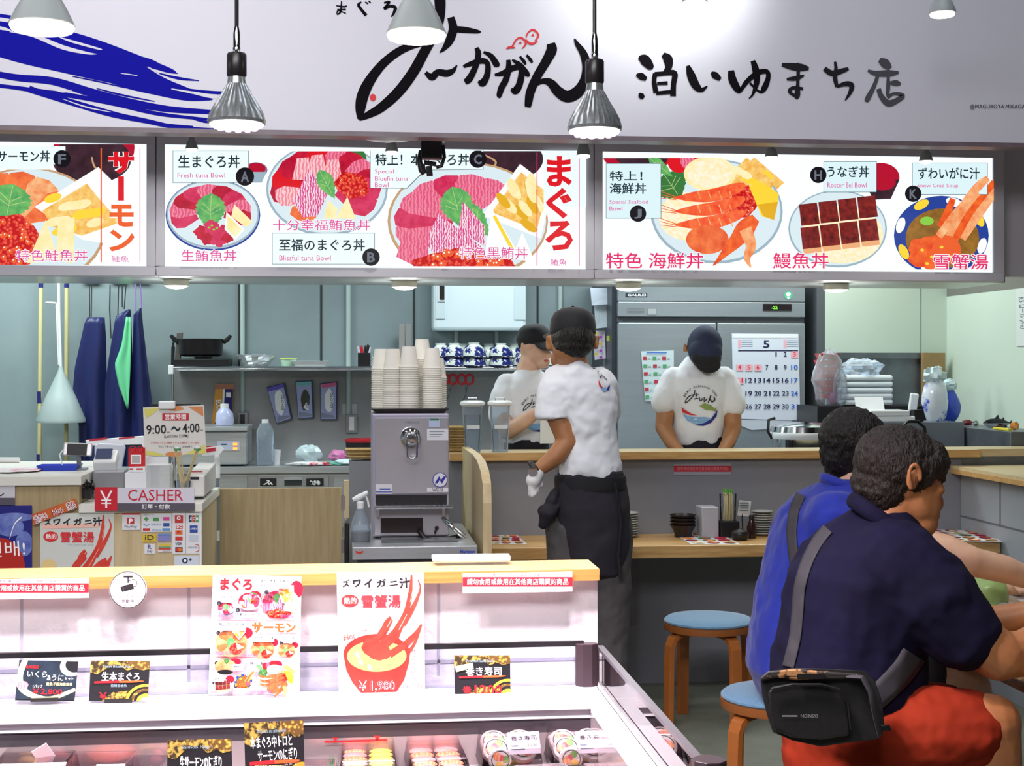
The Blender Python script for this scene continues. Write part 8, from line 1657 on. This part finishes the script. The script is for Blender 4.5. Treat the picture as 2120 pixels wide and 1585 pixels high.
chain(b, [J(1052, 800, -.03), J(1043, 830, -.07), J(1040, 858, -.09)], [.07, .07, .07]); chain(b, [J(1128, 797, .05), J(1140, 850, .0)], [.07, .062]); s2 = sculpt(b, 'shirt', M_tee, t2, .007, 4, [(.010, .12, 'CLOUDS'), (.007, .1, 'MARBLE')])
b = MB(); loft(b, [(J(1084, 1180), WX(50), .12, .3), (J(1084, 1000), WX(52), .13, .3), (J(1084, 905), WX(50), .128, .3)], pw=2.3); sculpt(b, 'apron', M_apr, t2, .009, 3)
b = MB(); chain(b, [J(1062, 1040), (J(1062, 900).x, J(1062, 900).y, .1)], [.09, .065]); chain(b, [J(1106, 1040), (J(1106, 900).x, J(1106, 900).y, .1)], [.09, .065]); sculpt(b, 'trousers', M_trs, t2, .012, 3)
for x in (1062, 1106): MB().ball((J(x, 900).x, J(x, 900).y - .04, .045), (.05, .13, .045), 14, 8).build('shoe', M_black, t2, smooth=True)
shirt_print(t2, s2, J(1100, 850).y - .3, 1112, 850, .92, tee_parts)
tag(MB().rbox(P(1134, 892, 6.95), (.075, .004, .12), .1, .1).build('white_sheet', M_white, None), 'white sheet held low in front of the left kitchen worker', 'paper')
# ---------------------------------------------------------------- kitchen worker at the right (head bowed)
D3 = 7.3
J = lambda x, y, d=0.0: PD(x, y, D3 + d)
def WX(px_, D=D3): return px_ * D / FP
t3 = thing('person', 'kitchen worker in white printed tee bowing the navy capped head, before the fridge', 'person', (J(1445, 900).x, J(1445, 900).y, 0))
b = MB(); b.ball(J(1460, 726, -.06), (.076, .1, .09), 22, 14); b.ball(J(1462, 752, -.05), (.05, .05, .05), 16, 10); chain(b, [J(1456, 730, .0), J(1448, 770, .05)], [.056, .062]); loft(b, [(J(1447, 770, .03), .06, .055, 0), (J(1446, 790, .02), .14, .08, 0), (J(1446, 870, .02), .12, .08, 0), (J(1446, 930, .02), .12, .09, 0), (J(1446, 1000, .02), .12, .1, 0)])
chain(b, [J(1388, 806, .0), J(1378, 850, -.03), J(1374, 884, -.05)], [.045, .047, .043]); chain(b, [J(1374, 884, -.05), J(1390, 915, -.14), J(1412, 940, -.22)], [.043, .036, .025]); chain(b, [J(1506, 806, .0), J(1515, 850, -.03), J(1518, 884, -.05)], [.045, .047, .043]); chain(b, [J(1518, 884, -.05), J(1508, 915, -.14), J(1492, 940, -.22)], [.043, .036, .025])
for sx, x0 in ((1, 1414), (-1, 1490)): hand(b, J(x0, 940, -.22), J(x0 + sx * 9, 952, -.25), [[J(x0 + sx * (15 + k), 958 + k * 3, -.27), J(x0 + sx * (22 + k), 962 + k * 3, -.28)] for k in range(4)], .0085, [J(x0 + sx * 14, 946, -.25), J(x0 + sx * 20, 948, -.26)])
ear(b, J(1422, 722, -.04), (-1, -.1, 0), (0, -.3, 1), 1.0); sculpt(b, 'body', M_sk1, t3, .0065, 4)
b = MB(); b.ball(J(1459, 722, -.04), (.082, .1, .09), 22, 14); sculpt(b, 'hair', M_hair, t3, .006, 2)
b = MB(); b.ball(J(1459, 715, -.055), (.087, .108, .1), 30, 18, Euler((-.5, 0, 0)).to_matrix()); b.ball(J(1460, 728, -.1), (.085, .075, .08), 26, 12); sculpt(b, 'cap_crown', M_capn, t3, .006, 2)
b = MB(); b.ball(J(1462, 738, -.12), (.078, .05, .07), 28, 12, Euler((-.25, .1, 0)).to_matrix()); b.ball(J(1466, 752, -.14), (.066, .022, .05), 26, 10, Euler((-.2, .1, 0)).to_matrix()); sculpt(b, 'cap_brim', M_cap, t3, .006, 2)
b = MB(); loft(b, [(J(1444, 918), WX(50), .125, 0), (J(1444, 890), WX(54), .13, 0), (J(1446, 850), WX(56), .125, 0), (J(1447, 806), WX(66), .12, 0), (J(1447, 780), WX(62), .11, 0), (J(1448, 757), WX(42), .09, 0), (J(1450, 738, .03), WX(28), .07, 0)], pw=2.4)
chain(b, [J(1396, 786, .0), J(1382, 812, -.02), J(1374, 832, -.03)], [.07, .067, .068]); chain(b, [J(1498, 786, .0), J(1511, 814, -.02), J(1517, 838, -.03)], [.07, .067, .068]); s3 = sculpt(b, 'shirt', M_tee, t3, .007, 5, [(.010, .12, 'CLOUDS'), (.006, .1, 'MARBLE')])
b = MB(); loft(b, [(J(1446, 1180), WX(50), .12, 0), (J(1446, 1000), WX(53), .13, 0), (J(1446, 900), WX(51), .128, 0)], pw=2.3); sculpt(b, 'apron', M_apr, t3, .009, 3)
b = MB()
for x in (1424, 1468): chain(b, [J(x, 1040), (J(x, 900).x, J(x, 900).y, .1)], [.09, .065])
sculpt(b, 'trousers', M_trs, t3, .012, 3)
for x in (1424, 1468): MB().ball((J(x, 900).x, J(x, 900).y - .04, .045), (.05, .13, .045), 14, 8).build('shoe', M_black, t3, smooth=True)
shirt_print(t3, s3, J(1448, 850).y - .35, 1450, 834, 1.0, tee_parts)
# ---------------------------------------------------------------- seated man in bright blue
M_polo = mat('blue_polo', '#1a2c9c', .85, col2='#162484', vscale=5, bump=.2, bscale=12, sheen=.15); M_navy = mat('navy_polo', '#15122e', .9, col2='#100d22', vscale=5, bump=.22, bscale=12, spec=.2); M_strap = mat('strap_dark', '#38353a', .8, bump=.05, bscale=200)
D4 = 4.5
J = lambda x, y, d=0.0: PD(x, y, D4 + d)
def WX(px_, D=D4): return px_ * D / FP
t4 = thing('person', 'seated person in a bright blue polo with a black shoulder strap', 'person', (SN.x, SN.y, 0))
b = MB(); b.ball(J(1772, 918), (.098, .085, .1), 26, 18, Euler((0, .3, 0)).to_matrix()); b.ball(J(1812, 965, .0), (.06, .058, .066), 20, 12); b.ball(J(1842, 955, .0), (.018, .014, .022), 10, 8)
chain(b, [J(1772, 965), J(1750, 1035)], [.062, .062]); chain(b, [J(1738, 1110), J(1700, 1220), J(1668, 1365)], [.1, .13, .12])
chain(b, [J(1800, 1080, -.16), J(1868, 1118, -.2)], [.065, .058]); chain(b, [J(1868, 1118, -.2), J(1960, 1142, -.24), J(2010, 1162, -.26)], [.056, .05, .046]); chain(b, [J(2010, 1162, -.26), J(2080, 1178, -.24), J(2150, 1204, -.2)], [.044, .042, .03])
hand(b, J(2150, 1204, -.2), J(2180, 1215, -.18), [[J(2205, 1212 + k * 6, -.17 + k * .012), J(2225, 1220 + k * 6, -.16 + k * .012)] for k in range(4)], .009, [J(2180, 1228, -.2), J(2196, 1238, -.2)])
chain(b, [J(1800, 1080, .2), J(1900, 1190, .34)], [.06, .046]); chain(b, [J(1900, 1190, .34), J(2020, 1215, .3), J(2112, 1214, .1)], [.046, .04, .028])
hand(b, J(2150, 1212, .05), J(2135, 1213, .02), [[J(2118, 1197 + k * 5, .0), J(2098 + k, 1199 + k * 6, -.02)] for k in range(4)], .009, [J(2128, 1222, -.02), J(2112, 1226, -.03)])
chain(b, [J(1680, 1388, -.1), J(1880, 1405, -.14), J(2010, 1425, -.12)], [.09, .075, .062]); zq_ = J(2015, 1440, -.12); chain(b, [zq_, (zq_.x + .02, zq_.y, .1)], [.056, .042])
chain(b, [J(1680, 1388, .12), J(1880, 1400, .2), J(1990, 1420, .24)], [.09, .075, .062]); zq_ = J(1995, 1432, .24); chain(b, [zq_, (zq_.x + .02, zq_.y, .1)], [.056, .042])
ear(b, J(1795, 925, -.085), (0, -1, 0), (-.25, 0, 1), 1.1); sculpt(b, 'body', M_sk4, t4, .0075, 4)
b = MB(); b.ball(J(1766, 908, .0), (.108, .096, .1), 26, 18, Euler((0, .3, 0)).to_matrix()); b.ball(J(1745, 935, .0), (.07, .082, .085), 22, 14); chain(b, [J(1738, 940), J(1736, 972)], [.062, .045]); sculpt(b, 'hair', M_hair, t4, .006, 2, [(.012, .018, 'CLOUDS')])
b = MB(); loft(b, [(J(1672, 1440), WX(95), .2, 0), (J(1660, 1380), WX(112), .21, 0), (J(1664, 1290), WX(108), .2, 0), (J(1680, 1200), WX(106), .2, 0), (J(1700, 1110), WX(106), .21, 0), (J(1716, 1060), WX(98), .2, 0), (J(1730, 1028), WX(78), .16, 0), (J(1742, 1004), WX(54), .1, 0), (J(1747, 990), WX(42), .078, 0)], pw=2.2)
chain(b, [J(1730, 1080, -.14), J(1800, 1090, -.17), J(1885, 1112, -.2)], [.1, .088, .07]); chain(b, [J(1740, 1070, .14), J(1840, 1120, .24)], [.095, .072]); sculpt(b, 'shirt', M_polo, t4, .008, 5, [(.016, .2, 'CLOUDS'), (.010, .13, 'MARBLE')])
b = MB(); pts = [J(1750 + 44 * math.cos(a) * 1.0, 1006 + 20 * math.cos(a) * .9, -.078 * math.sin(a)) for a in [k * PI / 12 for k in range(25)]]; b.tube(pts, .017, 10); sculpt(b, 'collar', M_polo, t4, .006, 2)
b = MB(); loft(b, [(J(1676, 1440), WX(90), .18, 0), (J(1676, 1410), WX(92), .19, 0)]); chain(b, [J(1690, 1390, -.1), J(1900, 1404, -.13)], [.1, .095]); chain(b, [J(1690, 1390, .12), J(1880, 1400, .2)], [.1, .095]); sculpt(b, 'shorts', mat('dark_shorts', '#2c2a30', .85), t4, .009, 3)
for y_ in (-.12, .24): q_ = J(2020, 1440, y_); MB().ball((q_.x + .08, q_.y, .04), (.14, .05, .042), 14, 8).build('shoe', M_black, t4, smooth=True)
sh4 = [o_ for o_ in _ch(t4)] if False else [o_ for o_ in t4.children if o_.name.startswith('shirt')][0]
def strap(t, shirt, pts, w_, mt_, D, name='strap', off=.006, lift=.0):
    """flat band laid over the shirt"""
    m = MB(); n = len(pts); L_, R_ = [], []
    for i, p_ in enumerate(pts):
        a = Vector(pts[max(i - 1, 0)]); c_ = Vector(pts[min(i + 1, n - 1)]); d = (c_ - a).normalized(); nn = Vector((-d.y, d.x)) * w_ / 2
        L_.append((p_[0] + nn.x, p_[1] + nn.y)); R_.append((p_[0] - nn.x, p_[1] - nn.y))
    K_ = 4; bpy.context.view_layer.update(); dg = bpy.context.evaluated_depsgraph_get(); T = BVHTree.FromObject(shirt, dg); Mi = shirt.matrix_world.inverted(); rows = []
    for i in range(n):
        row = []
        for k in range(K_ + 1):
            f = k / K_; p_ = PD(L_[i][0] * (1 - f) + R_[i][0] * f, L_[i][1] * (1 - f) + R_[i][1] * f, D); d = (p_ - Vector((0, 0, CAMH))).normalized(); h = T.ray_cast(Mi @ p_, d, 1.2)
            if h[0] is not None: row.append(shirt.matrix_world @ h[0] - d * off)
        if len(row) == K_ + 1 and (not rows or (row[2] - rows[-1][2]).length < .07): rows.append(row)
    for row in rows: m.v += row
    for i in range(len(rows) - 1):
        for k in range(K_): a = i * (K_ + 1) + k; m.face([a, a + 1, a + K_ + 2, a + K_ + 1])
    return m.build(name, mt_, t, solid=.004, smooth=True, angle=180)
def curve_pts(pts, n=14):
    out = []; Q = [pts[0]] + list(pts) + [pts[-1]]
    for i in range(1, len(Q) - 2):
        for k in range(n):
            t_ = k / n; out.append(tuple(.5 * (2 * Q[i][d] + (Q[i + 1][d] - Q[i - 1][d]) * t_ + (2 * Q[i - 1][d] - 5 * Q[i][d] + 4 * Q[i + 1][d] - Q[i + 2][d]) * t_ * t_ + (3 * Q[i][d] - Q[i - 1][d] - 3 * Q[i + 1][d] + Q[i + 2][d]) * t_ ** 3) for d in (0, 1)))
    return out + [tuple(pts[-1])]
strap(t4, sh4, curve_pts([(1668, 1006), (1648, 1045), (1641, 1075), (1639, 1110), (1646, 1170)]), 20, M_strap, D4 - .45)
# ---------------------------------------------------------------- seated man in navy
D5 = 3.7
J = lambda x, y, d=0.0: PD(x, y, D5 + d)
def WX(px_, D=D5): return px_ * D / FP
t5 = thing('person', 'seated person in a navy polo and red shorts leaning on the table', 'person', (NM.x, NM.y, 0))
b = MB()
b.ball(J(1868, 975), (.106, .085, .1), 30, 20, Euler((0, .35, 0)).to_matrix()); b.ball(J(1890, 1035, .0), (.07, .066, .075), 24, 14); b.ball(J(1900, 1080, .0), (.052, .05, .045), 20, 12); b.ball(J(1915, 1040, .0), (.038, .055, .06), 18, 12)
b.ball(J(1944, 1040, .01), (.013, .013, .022), 12, 8); b.ball(J(1936, 1066, .01), (.013, .018, .014), 12, 8); b.ball(J(1934, 1012, .0), (.022, .05, .018), 12, 8)
chain(b, [J(1852, 1050, .0), J(1822, 1125, .0)], [.068, .07]); chain(b, [J(1795, 1225), J(1770, 1330), J(1760, 1500)], [.12, .15, .15])
chain(b, [J(1880, 1210, -.16), J(1950, 1270, -.19), J(2066, 1356, -.2)], [.085, .076, .062]); chain(b, [J(2066, 1356, -.2), J(2120, 1352, -.16), J(2200, 1300, -.06), J(2250, 1272, .0)], [.058, .056, .046, .032])
hand(b, J(2250, 1272, .0), J(2275, 1262, .02), [[J(2300, 1258 + k * 7, .02 + k * .01), J(2318, 1264 + k * 7, .02 + k * .01)] for k in range(4)], .0095, [J(2280, 1284, .0), J(2296, 1292, .0)])
chain(b, [J(1880, 1190, .18), J(1990, 1300, .26)], [.08, .06]); chain(b, [J(1990, 1300, .26), J(2130, 1270, .2)], [.05, .035]); hand(b, J(2130, 1270, .2), J(2155, 1266, .2), [[J(2175, 1262 + k * 6, .2), J(2192, 1266 + k * 6, .2)] for k in range(4)], .0095, [J(2160, 1284, .19), J(2174, 1292, .19)])
chain(b, [J(1760, 1520, -.12), J(1930, 1505, -.16), J(2052, 1496, -.18)], [.09, .088, .072]); zq_ = J(2056, 1510, -.18); chain(b, [zq_, (zq_.x + .02, zq_.y, .28), (zq_.x + .03, zq_.y, .1)], [.066, .055, .042])
chain(b, [J(1760, 1515, .14), J(1960, 1500, .2)], [.09, .085]); zq_ = J(1975, 1500, .2); chain(b, [zq_, (zq_.x + .06, zq_.y, .28), (zq_.x + .06, zq_.y, .1)], [.066, .055, .042])
ec = J(1890, 990, -.092); ear(b, ec, (0, -1, 0), (-.12, 0, 1), 1.28); MB().ball(ec + Vector((.006, -.009, -.006)), (.0045, .004, .012), 10, 8).build('inner_ear_shade', mat('ear_shadow', '#5a3020', .7), t5, smooth=True)  # dark brown ball stands in for the shade inside the ear
sculpt(b, 'body', M_sk3, t5, .0052, 4)
b = MB(); b.ball(J(1860, 960, .0), (.116, .099, .102), 30, 20, Euler((0, .3, 0)).to_matrix()); b.ball(J(1826, 1000, .0), (.07, .085, .09), 24, 14); chain(b, [J(1815, 1000), J(1822, 1026)], [.066, .05]); b.ball(J(1920, 955, .0), (.05, .078, .06), 20, 12); chain(b, [J(1928, 960, -.07), J(1925, 1000, -.072)], [.02, .008]); chain(b, [J(1944, 960, -.03), J(1948, 992, -.03)], [.03, .012])
hr = sculpt(b, 'hair', M_hairb, t5, .0045, 3, [(.010, .02, 'CLOUDS'), (.005, .007, 'CLOUDS')])
b = MB(); loft(b, [(J(1766, 1512), WX(128), .19, 0), (J(1758, 1470), WX(150), .215, 0), (J(1756, 1400), WX(155), .22, 0), (J(1762, 1320), WX(150), .22, 0), (J(1770, 1240), WX(146), .225, 0), (J(1777, 1180), WX(140), .22, 0), (J(1789, 1130), WX(123), .2, 0), (J(1810, 1092), WX(92), .15, 0), (J(1820, 1066), WX(68), .1, 0), (J(1824, 1052), WX(54), .085, 0)], pw=2.25)
chain(b, [J(1850, 1170, -.12), J(1930, 1240, -.17), J(1992, 1310, -.19)], [.125, .115, .098]); chain(b, [J(1860, 1170, .14), J(1960, 1270, .22)], [.11, .08]); s5 = sculpt(b, 'shirt', M_navy, t5, .007, 5, [(.018, .2, 'CLOUDS'), (.012, .14, 'MARBLE')])
b = MB(); pts = [J(1834 + 66 * math.cos(a), 1084 + 46 * math.cos(a), -.094 * math.sin(a)) for a in [k * PI / 14 for k in range(29)]]; b.tube(pts, .02, 12); b.tube([q_ + Vector((0, 0, .012)) for q_ in pts], .014, 10); sculpt(b, 'collar', M_navy, t5, .0055, 2)
M_sho = mat('red_shorts', '#9c3018', .85, col2='#80220e', vscale=5, bump=.25, bscale=9, spec=.2)
b = MB(); loft(b, [(J(1745, 1606), WX(118), .19, 0), (J(1755, 1560), WX(130), .21, 0), (J(1765, 1500), WX(132), .2, 0)], pw=2.2); chain(b, [J(1780, 1516, -.1), J(1920, 1514, -.15), J(1998, 1510, -.165)], [.125, .118, .105]); chain(b, [J(1780, 1510, .12), J(1940, 1500, .18)], [.12, .11]); sculpt(b, 'shorts', M_sho, t5, .007, 5, [(.016, .16, 'CLOUDS'), (.010, .1, 'MARBLE')])
b = MB(); chain(b, [J(1925, 1443, -.2), J(1945, 1452, -.21)], [.012, .016]); b.build('skin_fold', M_sk3, t5, smooth=True) if False else None
for y_ in (-.18, .2): q_ = J(2060, 1500, y_); MB().ball((q_.x + .1, q_.y, .042), (.14, .052, .045), 14, 8).build('shoe', M_black, t5, smooth=True)
# waist bag, worn behind
M_bagb = mat('bag_black', '#252425', .5, var=.3, vscale=7, bump=.12, bscale=30, coat=.1); M_bagc = mat('bag_camo', '#a8784c', .6, col2='#2e2a26', vscale=22, thr=(.46, .5)); 
tb = thing('waist_bag', 'black waist bag with a brown patterned top worn on the navy back', 'bag', J(1700, 1540, -.4)); 
def rr(x0, y0, x1, y1, r, n=5):
    o_ = []
    for cx_, cy_, a0 in ((x1 - r, y0 + r, -90), (x1 - r, y1 - r, 0), (x0 + r, y1 - r, 90), (x0 + r, y0 + r, 180)):
        for k in range(n + 1): a = math.radians(a0 + 90 * k / n); o_.append((cx_ + r * math.cos(a), cy_ + r * math.sin(a)))
    return o_
def slab(out, D, d, nm, m_, par, bev=.01, shift=(0, 0)):
    return MB().prism([PD(x, y, D) for x, y in out], PD(1700 + shift[0], 1400 + shift[1], D + d) - PD(1700, 1400, D)).build(nm, m_, par, bevel=bev, smooth=True)
slab([(1574, 1404), (1590, 1390), (1640, 1382), (1720, 1384), (1790, 1388), (1812, 1410), (1826, 1450), (1832, 1510), (1815, 1530), (1760, 1536), (1700, 1545), (1640, 1532), (1600, 1515), (1588, 1480), (1578, 1440)], D5 - .42, .13, 'bag_body', M_bagb, tb, .018)
slab([(1590, 1432), (1600, 1420), (1640, 1414), (1700, 1416), (1735, 1424), (1752, 1450), (1760, 1500), (1758, 1522), (1700, 1531), (1640, 1526), (1606, 1512), (1594, 1476)], D5 - .44, .03, 'front_pocket', mat('bag_leather', '#201f20', .4, var=.2, vscale=7, bump=.2, bscale=24, coat=.2), tb, .012)
slab([(1574, 1402), (1590, 1388), (1650, 1384), (1720, 1390), (1778, 1394), (1790, 1402), (1740, 1406), (1650, 1408), (1610, 1402), (1576, 1410)], D5 - .436, .02, 'patterned_flap', M_bagc, tb, .004)
slab(rr(1650, 1394, 1708, 1405, 3), D5 - .452, .02, 'buckle', M_black, tb, .003)
MB().tube([PD(x, y, D5 - .452) for x, y in ((1596, 1425), (1640, 1416), (1700, 1416), (1738, 1426), (1756, 1456), (1762, 1510))], .0028, 6).build('zip', M_black, tb)
A = Art(lambda x, y, l: PD(x, y, D5 - .4425)); A.rect(1619, 1480, 1651, 1483, mat('logo_grey', '#8c8a8c', .5)); A.text('NOINSYS', 1658, 1478, 1694, 1485, mat('logo_grey', '#8c8a8c', .5)); A.done(tb, 'grey_bar', 'lettering')
MB().tube([PD(1756, 1400, D5 - .43), PD(1786, 1402, D5 - .45), PD(1802, 1430, D5 - .46), PD(1812, 1480, D5 - .46), PD(1822, 1520, D5 - .44)], .012, 8, flat=.4).build('carry_strap', M_strap, tb, smooth=True)
slab([(1822, 1500), (1842, 1500), (1846, 1512), (1824, 1514)], D5 - .44, .02, 'strap_buckle', M_black, tb, .003)
strap(tb, s5, curve_pts([(1716, 1092), (1692, 1122), (1670, 1165), (1656, 1215), (1651, 1270), (1646, 1320), (1632, 1380)]), 23, M_strap, D5 - .5, 'shoulder_strap')
strap(tb, s5, curve_pts([(1800, 1456), (1840, 1420), (1872, 1385), (1892, 1355)]), 50, M_strap, D5 - .5, 'wide_belt')
# round metal cap at the picture bottom right of the case is its front corner post
